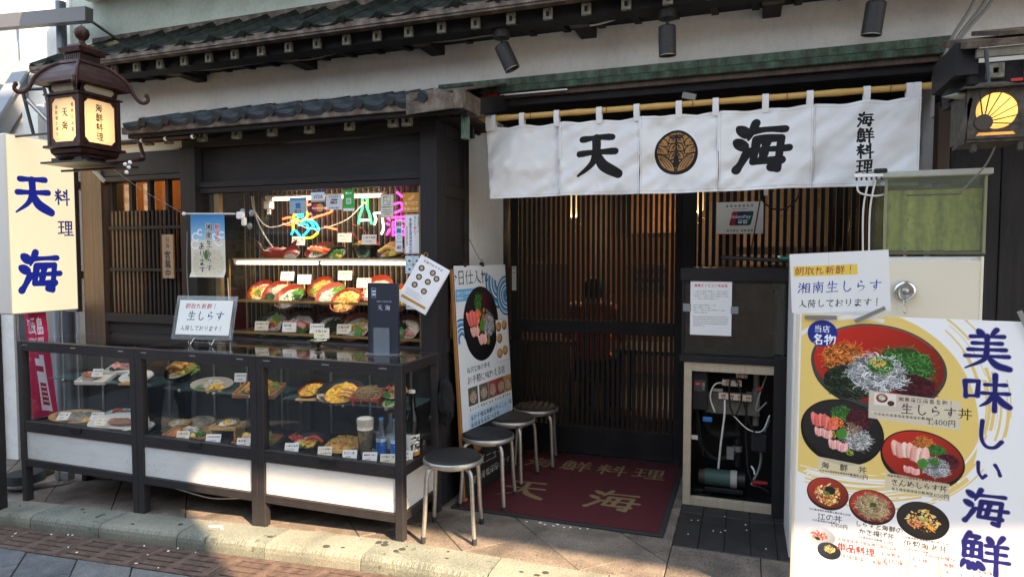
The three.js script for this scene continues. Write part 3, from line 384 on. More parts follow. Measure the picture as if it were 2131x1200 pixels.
{
  const up = eave({ name: 'upper_eave', x0: -5.28, x1: 3.0, y0: 3.086, z0: -3.64, y1: 3.4, z1: FZ, rows: 3, w: 0.262, m: M.tileGreen, seed: 21, lip: 0.008, boss: 0.7 });
  part(up, 'wall_flashing', [span(-5.3, 3.2, 3.38, 3.46, FZ - 0.01, FZ + 0.03)], M.copper);
  part(up, 'copper_gutter', [span(-5.3, 3.0, 3.05, 3.092, -3.665, -3.632), span(-5.3, 3.0, 3.035, 3.052, -3.7, -3.64)], M.copper);
  part(up, 'soffit', [rot(span(-5.28, 3.0, -0.01, 0.01, -0.56, 0), Math.atan2(0.12, 0.56)).translate(0, 3.055, -3.68)], M.darkSoffit);
  part(up, 'purlin', [span(-5.3, 3.0, 2.985, 3.1, -3.9, -3.775)], M.darkSoffit); part(up, 'purlin', [span(-5.3, 3.0, 3.06, 3.2, FZ, -4.1)], M.darkSoffit); part(up, 'soffit_board', [span(-5.3, 3.0, 3.062, 3.075, -4.1, -3.9)], M.darkSoffit);
  const rb_ = bx(0.042, 0.05, 0.46), cap = hollowEnd(0.05, 0.062, 0.022, 0.014);
  for (let k = 0; k < 37; k++) { const x = -5.2 + k * 0.2275, o = part(up, 'rafter', rb_, M.darkSoffit); o.position.set(x, 3.035, -3.95); o.rotation.x = 0.14; const c = part(up, 'rafter_cap', cap, M.rafterCap); c.position.set(x, 3.004, -3.738); }
  const bb = bx(0.1, 0.1, 0.27), bc = hollowEnd(0.112, 0.112, 0.05, 0.034);
  for (const x of [-5.18, -4.14, -3.09, -2.04, -0.97, 0.12, 1.2, 2.25]) { const o = part(up, 'bracket', bb, M.darkSoffit); o.position.set(x, 3.045, -4.075); const c = part(up, 'bracket_cap', bc, M.copper); c.position.set(x, 3.045, -3.962); }

  const lo = eave({ name: 'lower_eave', x0: -4.1, x1: -1.88, y0: 2.505, z0: -3.45, y1: 2.72, z1: FZ, rows: 3, w: 0.214, m: M.tile, seed: 22, lip: 0.03 });
  part(lo, 'wall_flashing', [span(-4.15, -1.55, 2.71, 2.765, FZ - 0.005, FZ + 0.02)], M.tile);
  part(lo, 'copper_gutter', [span(-4.13, -1.87, 2.452, 2.498, -3.475, -3.45)], M.copper); part(lo, 'fascia', [span(-4.1, -1.55, 2.425, 2.452, -3.52, -3.475)], M.darkSoffit);
  part(lo, 'soffit', [rot(span(-4.1, -1.54, -0.008, 0.008, -0.72, 0), Math.atan2(0.2, 0.72)).translate(0, 2.46, -3.48)], M.darkSoffit);
  const end = extr([[0, 0], [0.3, 0.016], [0.3, 0.1], [0.2, 0.135], [0, 0.115]], 0.012); part(lo, 'copper_end_cover', [end.clone().translate(-1.88, 2.425, -3.45), span(-1.58, -1.52, 2.44, 2.545, -3.7, -3.44), rot(span(-1.88, -1.52, -0.006, 0.006, -0.72, 0), 0.28).translate(0, 2.55, -3.47)], M.copper);
  part(lo, 'copper_end_cover', [span(-1.585, -1.555, 2.29, 2.45, -3.62, -3.56)], M.verdigris); part(lo, 'barge_board', [rot(span(-1.56, -1.53, -0.1, 0.0, -0.7, 0), 0.26).translate(0, 2.5, -3.5)], M.darkSoffit);
  const lc = hollowEnd(0.058, 0.062, 0.03, 0.017), lr = bx(0.045, 0.045, 0.4);
  for (const x of [-4.0, -3.82, -3.52, -3.225, -2.935, -2.645, -2.345, -2.035, -1.94]) { const o = part(lo, 'rafter', lr, M.darkSoffit); o.position.set(x, 2.47, -3.76); o.rotation.x = 0.2; const c = part(lo, 'rafter_cap', lc, M.rafterCap); c.position.set(x, 2.418, -3.575); }
  part(lo, 'bay_lid', [span(-4.9, -1.6, 2.44, 2.458, FZ, BZ + 0.05)], M.darkSoffit);
}
// ------------------------------------------------------------ rooms behind the door
function figure(joints, bones, colorAt, cell = 0.016) {   // one continuous body: smooth union of tapered capsules, meshed on a grid
  const J = joints, lo = V3(9, 9, 9), hi = V3(-9, -9, -9); for (const k in J) { const [x, y, z, r] = J[k]; lo.min(V3(x - r - 0.05, y - r - 0.05, z - r - 0.05)); hi.max(V3(x + r + 0.05, y + r + 0.05, z + r + 0.05)); }
  const size = Math.max(hi.x - lo.x, hi.y - lo.y, hi.z - lo.z), n = Math.ceil(size / cell), mc = new MarchingCubes(n, new THREE.MeshStandardMaterial(), false, false, 160000), c = lo.clone().add(hi).multiplyScalar(0.5), half = size / 2;
  mc.isolation = 0; for (let k = 0; k < n; k++) for (let j = 0; j < n; j++) for (let i = 0; i < n; i++) {
    const x = c.x + (i / (n / 2) - 1) * half, y = c.y + (j / (n / 2) - 1) * half, z = c.z + (k / (n / 2) - 1) * half; let s = 0;
    for (const [a, b] of bones) { const A = J[a], B = J[b], dx = B[0] - A[0], dy = B[1] - A[1], dz = B[2] - A[2], L = dx * dx + dy * dy + dz * dz || 1e-9, t = Math.max(0, Math.min(1, ((x - A[0]) * dx + (y - A[1]) * dy + (z - A[2]) * dz) / L)); s += Math.exp(-(Math.hypot(x - A[0] - dx * t, y - A[1] - dy * t, z - A[2] - dz * t) - (A[3] + (B[3] - A[3]) * t)) / 0.018); }
    mc.field[i + j * n + k * n * n] = Math.log(s + 1e-30) * 0.018;
  }
  mc.update(); const m = mc.count, p = new Float32Array(mc.positionArray.slice(0, m * 3)), nn = new Float32Array(mc.normalArray.slice(0, m * 3)), col = new Float32Array(m * 3), q = new THREE.Color();
  for (let i = 0; i < m; i++) { p[i * 3] = c.x + p[i * 3] * half; p[i * 3 + 1] = c.y + p[i * 3 + 1] * half; p[i * 3 + 2] = c.z + p[i * 3 + 2] * half; q.set(colorAt(p[i * 3], p[i * 3 + 1], p[i * 3 + 2])).toArray(col, i * 3); }
  const g = new THREE.BufferGeometry(); g.setAttribute('position', new THREE.BufferAttribute(p, 3)); g.setAttribute('normal', new THREE.BufferAttribute(nn, 3)); g.setAttribute('color', new THREE.BufferAttribute(col, 3)); return g;
}
{
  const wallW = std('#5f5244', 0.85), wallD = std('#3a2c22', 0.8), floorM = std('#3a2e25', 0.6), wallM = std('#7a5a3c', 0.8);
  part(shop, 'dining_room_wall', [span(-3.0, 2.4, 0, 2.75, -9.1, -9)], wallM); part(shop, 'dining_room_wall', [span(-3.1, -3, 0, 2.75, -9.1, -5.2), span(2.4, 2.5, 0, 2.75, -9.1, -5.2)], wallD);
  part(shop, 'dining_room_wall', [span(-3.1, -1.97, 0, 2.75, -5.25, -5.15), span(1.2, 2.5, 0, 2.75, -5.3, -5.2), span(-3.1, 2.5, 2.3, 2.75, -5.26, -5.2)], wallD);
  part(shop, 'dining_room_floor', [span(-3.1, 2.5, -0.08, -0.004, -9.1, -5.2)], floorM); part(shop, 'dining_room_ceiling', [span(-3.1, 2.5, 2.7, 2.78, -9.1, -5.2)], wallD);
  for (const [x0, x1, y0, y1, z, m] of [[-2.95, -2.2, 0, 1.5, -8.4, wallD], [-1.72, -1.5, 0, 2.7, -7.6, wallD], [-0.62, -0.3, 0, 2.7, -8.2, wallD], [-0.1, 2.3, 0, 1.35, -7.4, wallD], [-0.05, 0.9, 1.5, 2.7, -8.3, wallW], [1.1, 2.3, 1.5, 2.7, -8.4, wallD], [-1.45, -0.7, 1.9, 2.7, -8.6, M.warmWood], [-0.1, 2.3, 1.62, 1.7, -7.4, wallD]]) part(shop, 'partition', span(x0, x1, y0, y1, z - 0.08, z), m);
  cardThing('wall_notice', 'large white paper notice inside, seen through the left door slats', 'notice', 0.5, 0.62, 0.004, M.paper, [-2.16, 1.88, -6.5], 0.1); cardThing('menu_strip', 'cream handwritten menu strip inside, behind the middle door slats', 'notice', 0.34, 0.27, 0.004, printed(192, 150, (c, w, h) => { c.fillStyle = '#d9b77a'; c.fillRect(0, 0, w, h); write(c, '当店おひとり', 14, 14, 26, { w: 0.09 }); write(c, '一品ご注文', 14, 58, 26, { w: 0.09 }); write(c, 'お願いします', 14, 102, 26, { w: 0.09 }); }, 0.8), [-0.82, 1.38, -6.0], 0.1);
  for (const [x, z, label] of [[-2.0, -6.9, 'dark dining table inside, left behind the lattice door'], [-0.7, -6.5, 'dark dining table inside, behind the menu strip']]) { const t = thing('dining_table', label, 'table', [x, 0, z], 0, 'tables in the dining room'); part(t, 'table_top', [rb(0.9, 0.04, 0.7, 0, 0.7, 0, 0.006)], wallD); for (const [a, b] of [[-0.4, -0.3], [0.4, -0.3], [-0.4, 0.3], [0.4, 0.3]]) part(t, 'leg', [rb(0.05, 0.68, 0.05, a, 0.34, b, 0.004)], wallD); }
  const ch = thing('dining_chair', 'dark wooden chair under the diner in orange', 'chair', [-1.42, 0, -6.35]); part(ch, 'seat', [rb(0.42, 0.04, 0.42, 0, 0.42, 0, 0.006)], wallD); for (const [a, b] of [[-0.18, -0.18], [0.18, -0.18], [-0.18, 0.18], [0.18, 0.18]]) part(ch, 'leg', [rb(0.04, 0.42, 0.04, a, 0.21, b, 0.004)], wallD);
  // a seated diner in an orange top with the back to the door, forearms on the table in front
  const J = { pel: [0, 0.56, 0.02, 0.15], bel: [0, 0.72, 0.03, 0.14], che: [0, 0.95, 0.0, 0.15], shL: [-0.17, 1.06, 0, 0.075], shR: [0.17, 1.06, 0, 0.075], nek: [0, 1.12, -0.01, 0.055], hd0: [0, 1.24, -0.05, 0.085], hd1: [0, 1.31, -0.03, 0.09], hpL: [-0.1, 0.55, 0.0, 0.1], hpR: [0.1, 0.55, 0.0, 0.1], knL: [-0.13, 0.52, -0.42, 0.07], knR: [0.13, 0.52, -0.42, 0.07], anL: [-0.13, 0.08, -0.4, 0.045], anR: [0.13, 0.08, -0.4, 0.045], toL: [-0.13, 0.04, -0.55, 0.035], toR: [0.13, 0.04, -0.55, 0.035], elL: [-0.25, 0.82, -0.1, 0.05], elR: [0.25, 0.82, -0.1, 0.05], wrL: [-0.13, 0.77, -0.33, 0.032], wrR: [0.13, 0.77, -0.33, 0.032], haL: [-0.09, 0.765, -0.4, 0.03], haR: [0.09, 0.765, -0.4, 0.03] };
  const bones = [['pel', 'bel'], ['bel', 'che'], ['che', 'shL'], ['che', 'shR'], ['shL', 'shR'], ['che', 'nek'], ['nek', 'hd0'], ['hd0', 'hd1'], ['pel', 'hpL'], ['pel', 'hpR'], ['hpL', 'knL'], ['hpR', 'knR'], ['knL', 'anL'], ['knR', 'anR'], ['anL', 'toL'], ['anR', 'toR'], ['shL', 'elL'], ['shR', 'elR'], ['elL', 'wrL'], ['elR', 'wrR'], ['wrL', 'haL'], ['wrR', 'haR']];
  const d = thing('person', 'seated diner in an orange top, back to the door, behind the lattice', 'person', [-1.42, 0, -6.35]); part(d, 'body', figure(J, bones, (x, y, z) => (y > 1.19 ? (z > -0.06 || y > 1.32 ? '#1a1512' : '#b98a6a') : y > 1.13 ? '#b98a6a' : z < -0.3 && y > 0.7 ? '#b98a6a' : y > 0.6 ? '#c4602a' : y < 0.1 ? '#222222' : '#2c2f3a')), std('#ffffff', 0.85, { vertexColors: true }));
  // a passer-by out in the street to the left, mirrored in the showcase glass; hands in the trouser pockets
  const K = { pel: [0, 0.92, 0, 0.145], bel: [0, 1.08, 0.01, 0.14], che: [0, 1.3, 0, 0.15], shL: [-0.18, 1.42, 0, 0.075], shR: [0.18, 1.42, 0, 0.075], nek: [0, 1.49, 0.01, 0.056], hd0: [0, 1.6, 0.03, 0.082], hd1: [0, 1.68, 0.02, 0.09], nose: [0, 1.61, 0.125, 0.014], chin: [0, 1.55, 0.08, 0.04], earL: [-0.1, 1.62, 0.02, 0.02], earR: [0.1, 1.62, 0.02, 0.02], hpL: [-0.1, 0.9, 0, 0.1], hpR: [0.1, 0.9, 0, 0.1], knL: [-0.12, 0.5, 0.02, 0.068], knR: [0.13, 0.5, 0.04, 0.068], anL: [-0.13, 0.09, -0.02, 0.048], anR: [0.15, 0.09, 0.03, 0.048], toL: [-0.15, 0.04, 0.13, 0.036], toR: [0.18, 0.04, 0.18, 0.036], elL: [-0.3, 1.15, -0.06, 0.05], elR: [0.3, 1.15, -0.06, 0.05], wrL: [-0.23, 0.95, 0.06, 0.036], wrR: [0.23, 0.95, 0.06, 0.036], haL: [-0.17, 0.88, 0.08, 0.045], haR: [0.17, 0.88, 0.08, 0.045] };
  const s = thing('person', 'passer-by in a red shirt and blue jeans, mirrored in the showcase glass', 'person', [-5.35, gy(-5.35) - 0.085, -1.5], PI * 0.85); part(s, 'body', figure(K, [...bones, ['hd0', 'chin'], ['hd0', 'nose'], ['hd0', 'earL'], ['hd0', 'earR']], (x, y, z) => (y > 1.66 || (y > 1.57 && z < 0.0) ? '#1a1512' : y > 1.5 ? '#bd8f70' : y > 0.93 && !(Math.abs(x) > 0.19 && y < 1.12) ? '#a01a26' : Math.abs(x) > 0.19 && y > 0.93 ? '#bd8f70' : y > 0.1 ? '#26344f' : '#c9c6c0')), std('#ffffff', 0.85, { vertexColors: true })); for (const x of [-0.035, 0.035]) part(s, 'eye', ball(0.011, x, 1.635, 0.105, 8), M.black); part(s, 'mouth', [rb(0.045, 0.008, 0.01, 0, 1.573, 0.112, 0.003)], std('#8a4a42', 0.6));
  const lampM = std('#ffe6b8', 0.5, { emissive: new THREE.Color('#ffd592'), emissiveIntensity: 0.25 });
  for (const [x, y, z, I] of [[-1.75, 2.15, -6.9, 0.85], [-0.5, 2.2, -7.4, 1.0], [1.2, 2.15, -6.6, 0.1]]) {
    const l = thing('pendant_lamp', x < -1 ? 'warm paper pendant lamp inside, behind the left part of the door' : x < 0 ? 'warm paper pendant lamp inside, behind the middle of the lattice door' : 'warm paper pendant lamp inside, behind the lattice screen', 'lamp', [x, y, z], 0, 'pendant lamps in the dining room');
    part(l, 'lamp_shade', lathe([[0.03, 0.14], [0.06, 0.1], [0.065, 0], [0.06, -0.1], [0.03, -0.13]], 18), lampM); part(l, 'cord', [bar([0, 0.13, 0], [0, 2.7 - y, 0], 0.005)], M.cableBlack);
    const p = new THREE.PointLight(0xffd49a, I, 0, 2); p.position.set(0, -0.2, 0); p.castShadow = true; p.shadow.radius = 4; l.add(p);
  }
  const alc = thing('alcove_lamp', 'small warm globe lamp behind the left lattice window', 'lamp', [-4.3, 2.42, -4.4]); part(alc, 'globe', ball(0.045), lampM); part(alc, 'base', cyl(0.03, 0.03, 0.03, 0, 0.04, 0), M.black);
  const pl = new THREE.PointLight(0xffd096, 0.14, 0, 2); pl.position.set(0, -0.07, 0); pl.castShadow = true; alc.add(pl);
}
// ------------------------------------------------------------ left neighbour
{
  const n = thing('neighbour_house', 'white rendered house at the left edge with silver pantile roof', 'house');
  const wallM = M.plaster, grey = std('#ffffff', 0.95, { map: noisy('#4a4b50', '#38393d', '#5b5c60', { rep: 0.6, amt: 0.6, grain: 0.12, seed: 51 }), bumpMap: coarseBump, bumpScale: 0.008 });
  const side = new THREE.Shape([[-3.98, -0.4], [-3.98, 2.5], [-5.2, 4.7], [-8, 4.7], [-8, -0.4]].map((p) => new THREE.Vector2(p[0], p[1]))), sg = new THREE.ExtrudeGeometry(side, { depth: 0.16, bevelEnabled: false });
  const pos = sg.attributes.position; for (let i = 0; i < pos.count; i++) { const z = pos.getX(i), y = pos.getY(i), x = -6.28 + pos.getZ(i); pos.setXYZ(i, x, y, z); } sg.computeVertexNormals();
  part(n, 'gable_wall', sg, wallM); part(n, 'front_wall', [span(-9.5, -6.28, -0.5, 2.72, -4.15, -3.95)], grey);
  part(n, 'stucco_panel', [span(-6.6, -5.98, -0.4, 1.32, -4.12, -4.0)], grey); part(n, 'corner_pilaster', [span(-5.97, -5.78, -0.4, 2.9, -4.14, -4.02)], wallM); part(n, 'corner_pilaster', [span(-5.64, -5.56, -0.4, 2.9, -4.14, -3.98)], std('#8f9296', 0.6));
  part(n, 'side_infill', [span(-6.24, -5.6, -0.5, 4.6, -4.4, -4.2)], wallM);
  // roof: slope falling to the street
  const r = new THREE.Group(); r.name = 'roof'; n.add(r); const y0 = 2.5, z0 = -3.86, a = 1.06, L = 2.5, rows = 8, ex = L / rows, w = 0.3, tg = pantile(w + 0.006, ex + 0.06, 0.02);
  part(r, 'roof_deck', [rot(bx(3.4, 0.05, L, 0, -0.06, -L / 2), a).translate(-7.93, y0, z0)], M.tileSilver);
  for (let k = 0; k < rows; k++) for (let i = 0; i < 11; i++) { const t = part(r, 'roof_tile', tg, M.tileSilver); t.position.set(-9.55 + i * w, y0 + Math.sin(a) * ex * k + 0.01, z0 - Math.cos(a) * ex * k); t.rotation.x = a + 0.06; }
  part(r, 'verge_trim', [rot(bx(0.1, 0.14, L, 0, 0.02, -L / 2), a).translate(-6.2, y0, z0), rot(bx(0.2, 0.02, L, 0, 0.1, -L / 2), a).translate(-6.2, y0, z0)], std('#7d848c', 0.5));
  part(n, 'downpipe', [bar([-5.5, 0.2, -4.05], [-5.5, 3.75, -4.05], 0.04, 14)], std('#646d74', 0.4, { metalness: 0.5 }));
  part(n, 'downpipe', [bar([-5.45, -0.2, -3.9], [-5.45, 1.5, -3.9], 0.03, 14)], std('#9aa3aa', 0.4, { metalness: 0.4 }));
}
{ // beam and gutter at the upper left corner
  const b = thing('steel_beam', 'grey steel beam crossing the upper left corner above the lantern', 'beam', [0, 0, 0]);
  part(b, 'beam', [beam([-7.2, 3.64, -3.86], [-4.98, 3.53, -3.9], 0.07, 0.11)], std('#6c6a69', 0.5, { metalness: 0.4 })); part(b, 'hanger', [bar([-5.0, 3.5, -3.9], [-5.0, 3.42, -4.16], 0.012)], M.steel);
  const g = thing('roof_gutter', 'green weathered half round gutter at the upper left corner', 'gutter'); const gg = new THREE.CylinderGeometry(0.1, 0.1, 8.4, 24, 1, false); gg.rotateZ(PI / 2); part(g, 'trough', gg.translate(-1.15, 3.86, -3.72), M.verdigris); part(g, 'fascia', [span(-5.35, 3, 3.78, 4.1, -4.2, -3.86)], M.plaster); for (const x of [-5.1, -4.3, -3.5]) part(g, 'hook', [bar([x, 3.76, -3.72], [x, 3.8, -3.9], 0.008)], M.steel);
  // iron lantern bracket frame on the left
  const f = thing('iron_frame', 'thin black iron bracket frame to the left of the hanging lantern', 'bracket', [-4.72, 2.45, -3.25]);
  part(f, 'frame', [bar([-0.1, 0.32, 0], [0.12, 0.31, 0], 0.011), bar([-0.1, 0.32, 0], [0.0, 0.0, 0], 0.011), bar([0.12, 0.31, 0], [0.22, 0.0, 0], 0.011), bar([-0.3, 0.0, 0], [0.24, 0.0, 0], 0.009)], M.black); part(f, 'arm', [bar([-0.02, 0.24, 0.02], [0.42, -0.32, -0.2], 0.014)], M.steel);
}
// ------------------------------------------------------------ across the street (behind the viewer): shop seen in the glass, unseen blocks added to shade the front
{
  const o = thing('opposite_shop', 'low brown brick shop across the street, mirrored in the display glass', 'building');
  const brickW = std('#ffffff', 0.9, { map: noisy('#8a7a6c', '#6f6156', '#a39485', { rep: 0.8, seed: 61 }) });
  part(o, 'wall', [span(-16, 1.2, -0.6, 3.4, 2.25, 2.6)], brickW); part(o, 'roof', [span(-16.2, 1.3, 3.4, 3.52, 2.05, 6)], M.tile); part(o, 'plinth', [span(-16, 1.2, -0.6, 0.12, 2.17, 2.25)], M.kerb);
  const bg = rb(0.215, 0.066, 0.03, 0, 0, 0, 0.004), mats = [std('#5e4034', 0.9), std('#4f372e', 0.9), std('#6a4a3b', 0.9)], per = [[], [], []]; reseed(9);
  for (let j = 0; j < 24; j++) for (let i = 0; i < 50; i++) { const x = -14 + i * 0.226 + (j & 1) * 0.113; if (x > -6.2 && x < -5.1 && j > -1) continue; if (x > -9.4 && x < -7.2 && j > 7) continue; per[Math.floor(rnd() * 3)].push([x, 0.17 + j * 0.076]); }
  per.forEach((list, k) => { const im = new THREE.InstancedMesh(bg, mats[k], list.length); list.forEach(([x, y], i) => im.setMatrixAt(i, new THREE.Matrix4().makeTranslation(x, y, 2.243))); im.name = 'brick'; im.userData.kind = 'stuff'; o.add(im); });
  part(o, 'door', [span(-6.2, -5.1, -0.3, 2.0, 2.2, 2.24)], M.blackWood); const win = part(o, 'window', [span(-9.4, -7.2, 0.75, 2.0, 2.2, 2.24)], std('#20262a', 0.15)); part(win, 'window_frame', [span(-9.45, -7.15, 0.7, 0.75, 2.18, 2.24), span(-9.45, -7.15, 2.0, 2.05, 2.18, 2.24), span(-8.33, -8.27, 0.75, 2.0, 2.18, 2.24)], M.steel);
  const t = thing('sun_blocker_tower', 'tall unseen concrete block added behind the viewer to shade the left end', 'tower'); const conc = std('#ffffff', 0.9, { map: noisy('#8a8781', '#6d6a64', '#a19d96', { rep: 2, seed: 62 }) });  // added sun blocker: its right edge sets where the lit strip begins
  part(t, 'shaft', [span(1.3, 4.72, -0.5, 11.8, 1.8, 3.2)], conc);
  const b = thing('sun_blocker_board', 'large unseen slab added high behind the viewer to cast the front shadow line', 'sun_blocker'); part(b, 'board', [span(4.72, 13.5, 7.94, 13.4, 1.8, 1.92)], conc); part(b, 'pier', [span(13.5, 14.2, -0.5, 13.2, 1.8, 2.6)], conc);  // added thin slab, placed so its lower edge keeps sun off the upper front
}
// ------------------------------------------------------------ big hanging lantern, upper left
const paperGlow = (w, h, draw) => new THREE.MeshPhysicalMaterial({ map: canvasTex(w, h, draw), roughness: 1, transmission: 0.42, thickness: 0, side: THREE.DoubleSide });
function frameWithHole(w, h, hole, depth) { const s = new THREE.Shape([[-w / 2, -h / 2], [w / 2, -h / 2], [w / 2, h / 2], [-w / 2, h / 2]].map((p) => new THREE.Vector2(...p))); s.holes.push(new THREE.Path(hole.map((p) => new THREE.Vector2(...p)))); return new THREE.ExtrudeGeometry(s, { depth, bevelEnabled: false, curveSegments: 6 }); }
function notched(w, h, n, ins = 0) { const a = w / 2 - ins, b = h / 2 - ins, o = []; for (const [sx, sy] of [[-1, -1], [1, -1], [1, 1], [-1, 1]]) { const q = [[a, b - n], [a - n * 0.35, b - n * 0.75], [a - n * 0.75, b - n * 0.35], [a - n, b]].map(([x, y]) => [sx * x, sy * y]); if (sx * sy > 0) o.push(...q); else o.push(...q.reverse()); } return o.reverse(); }
{
  const L = thing('hanging_lantern', 'large reddish bronze street lantern with lit paper panels, above the lightbox sign', 'lantern', [-4.03, 2.2, -3.1]); L.scale.set(0.87, 1, 0.87);
  const S = 0.33, bodyH = 0.315, sq = (pts) => { const g = lathe(pts.map(([r, y]) => [r * Math.SQRT2, y]), 4).toNonIndexed(); g.rotateY(PI / 4); g.computeVertexNormals(); return g; };
  part(L, 'base', [sq([[0, 0.03], [0.13, 0.03], [0.15, 0.05], [0.155, 0.075], [0.185, 0.08], [0.185, 0.095], [0, 0.095]])], M.bronze); part(L, 'tray', [bx(0.46, 0.012, 0.42, 0.05, -0.015, 0), bx(0.3, 0.03, 0.3, 0, 0.005, 0)], M.black);
  part(L, 'drip_bowl', [lathe([[0.02, -0.01], [0.16, 0.0], [0.19, 0.03], [0.17, 0.034], [0.02, 0.0]], 16)], M.bronze);
  const cut = notched(0.24, 0.27, 0.028), post = rb(0.028, bodyH + 0.02, 0.028, 0, 0, 0, 0.003);
  const kanji = (lines) => (c, w, h) => { c.fillStyle = '#efe3c4'; c.fillRect(0, 0, w, h); for (let i = 0; i < 500; i++) { c.fillStyle = `rgba(${150 + rnd() * 60},${120 + rnd() * 50},${70 + rnd() * 40},0.06)`; c.fillRect(rnd() * w, rnd() * h, 8 + rnd() * 24, 1 + rnd() * 2); } lines.forEach((l) => write(c, l[0], l[1], l[2], l[3], { v: 1, w: 0.1, color: '#1c1712', step: l[4] ?? 1.1 })); };
  const front = paperGlow(256, 288, kanji([['海鮮料理', 100, 24, 56, 1.1]])), left = paperGlow(256, 288, kanji([['天海', 100, 64, 62, 1.35], ['相州江ノ島', 196, 38, 26, 1.5], ['西町宿の通り', 34, 48, 25, 1.35]])), plain = paperGlow(128, 64, kanji([]));
  for (const [i, a] of [[0, 0], [1, PI / 2], [2, PI], [3, -PI / 2]]) {
    const f = new THREE.Group(); f.name = 'side_panel'; f.rotation.y = a; L.add(f);
    part(f, 'panel_frame', frameWithHole(S - 0.03, bodyH, cut, 0.008).translate(0, 0.095 + bodyH / 2, S / 2 - 0.012), M.bronze);
    const p = part(f, 'paper_pane', new THREE.PlaneGeometry(0.25, 0.28), i === 0 ? left : i === 1 ? front : plain); p.position.set(0, 0.095 + bodyH / 2, S / 2 - 0.014);
    part(f, 'upper_frame', rot(frameWithHole(S - 0.05, 0.085, notched(0.24, 0.046, 0.016), 0.008).translate(0, 0.04, 0), 0.3).translate(0, 0.415, S / 2 - 0.022), M.bronze);
    const q = part(f, 'upper_pane', new THREE.PlaneGeometry(0.25, 0.06), plain); q.position.set(0, 0.454, S / 2 - 0.013); q.rotation.x = 0.3;
  }
  for (const [x, z] of [[1, 1], [1, -1], [-1, -1], [-1, 1]]) { const p = part(L, 'corner_post', post, M.bronze); p.position.set(x * (S / 2 - 0.014), 0.255, z * (S / 2 - 0.014)); }
  part(L, 'ledge', [sq([[0, 0.408], [0.178, 0.408], [0.178, 0.418], [0, 0.418]])], M.bronze);
  // roof: a convex four-sided dome with hip ribs that end in scrolls
  const prof = [[0.222, 0.475], [0.213, 0.505], [0.188, 0.545], [0.15, 0.582], [0.115, 0.608], [0.085, 0.62]]; part(L, 'roof', [sq([[0.185, 0.465], [0.222, 0.475], ...prof.slice(1), [0.0, 0.63]])], M.bronze);
  for (const [x, z] of [[1, 1], [1, -1], [-1, -1], [-1, 1]]) { const pts = [...prof.slice().reverse().map(([r, y]) => [x * r, y + 0.006, z * r]), [x * 0.238, 0.445, z * 0.238], [x * 0.26, 0.42, z * 0.26], [x * 0.282, 0.42, z * 0.282], [x * 0.296, 0.44, z * 0.296], [x * 0.29, 0.465, z * 0.29]]; part(L, 'hip_scroll', [tube(pts, 0.013, 8, 40), ball(0.016, x * 0.289, 0.466, z * 0.289, 8)], M.bronze); }
  part(L, 'vent_collar', [sq([[0, 0.615], [0.115, 0.615], [0.105, 0.635], [0.08, 0.645], [0.08, 0.68], [0.1, 0.685], [0.108, 0.715], [0.07, 0.725], [0.06, 0.745], [0, 0.745]])], M.bronze);
  const holes = []; for (let k = -3; k <= 3; k++) for (const s of [1, -1]) { holes.push(bx(0.01, 0.022, 0.004, k * 0.02, 0.662, s * 0.0805), bx(0.004, 0.022, 0.01, s * 0.0805, 0.662, k * 0.02)); } part(L, 'vent_slots', holes, M.black);
  part(L, 'finial', [lathe([[0, 0.885], [0.008, 0.873], [0.018, 0.868], [0.045, 0.848], [0.052, 0.822], [0.04, 0.795], [0.02, 0.78], [0.022, 0.766], [0.034, 0.754], [0.045, 0.742]].reverse(), 24)], M.bronze);
  part(L, 'bulb', ball(0.035, 0.05, 0.2, 0.04, 14), std('#fff0c8', 0.5, { emissive: new THREE.Color('#ffc257'), emissiveIntensity: 2.5 }));
  const p = new THREE.PointLight(0xffcf86, 0.085, 0, 2); p.position.set(0.05, 0.2, 0.04); p.castShadow = true; p.shadow.radius = 2; L.add(p);
  // conduit from the lantern to the eave
  const c = thing('conduit', 'reddish brown conduit with white clips, from the lantern to the small eave', 'pipe'); part(c, 'pipe', [tube([[-3.86, 2.2, -3.1], [-3.8, 2.24, -3.3], [-3.9, 2.27, -3.42], [-3.99, 2.3, -3.5]], 0.013, 8, 24), bar([-3.99, 2.3, -3.5], [-4.03, 2.41, -3.5], 0.013), bar([-4.03, 2.41, -3.5], [-3.5, 2.41, -3.5], 0.013)], M.bronze); for (const x of [-4.0, -3.78, -3.54]) part(c, 'clip', [cyl(0.015, 0.015, 0.018, 0, 0, 0, 10).rotateZ(PI / 2).translate(x, 2.41, -3.5)], M.paper);
  part(c, 'stay_bar', [bar([-4.25, 2.16, -3.1], [-3.68, 2.16, -3.12], 0.008)], M.bronze); for (const [x, y] of [[-3.7, 2.18], [-3.67, 2.16], [-3.69, 2.13], [-3.66, 2.19]]) part(c, 'clip', ball(0.012, x, y, -3.11, 8), M.paper);
  one('stay_wire', 'thin wire stay running down from the lantern to the small flag', 'wire', [tube([[-3.82, 2.16, -3.12], [-3.8, 2.05, -3.3], [-3.75, 1.91, -3.58]], 0.003, 5, 16)], M.steel);
}
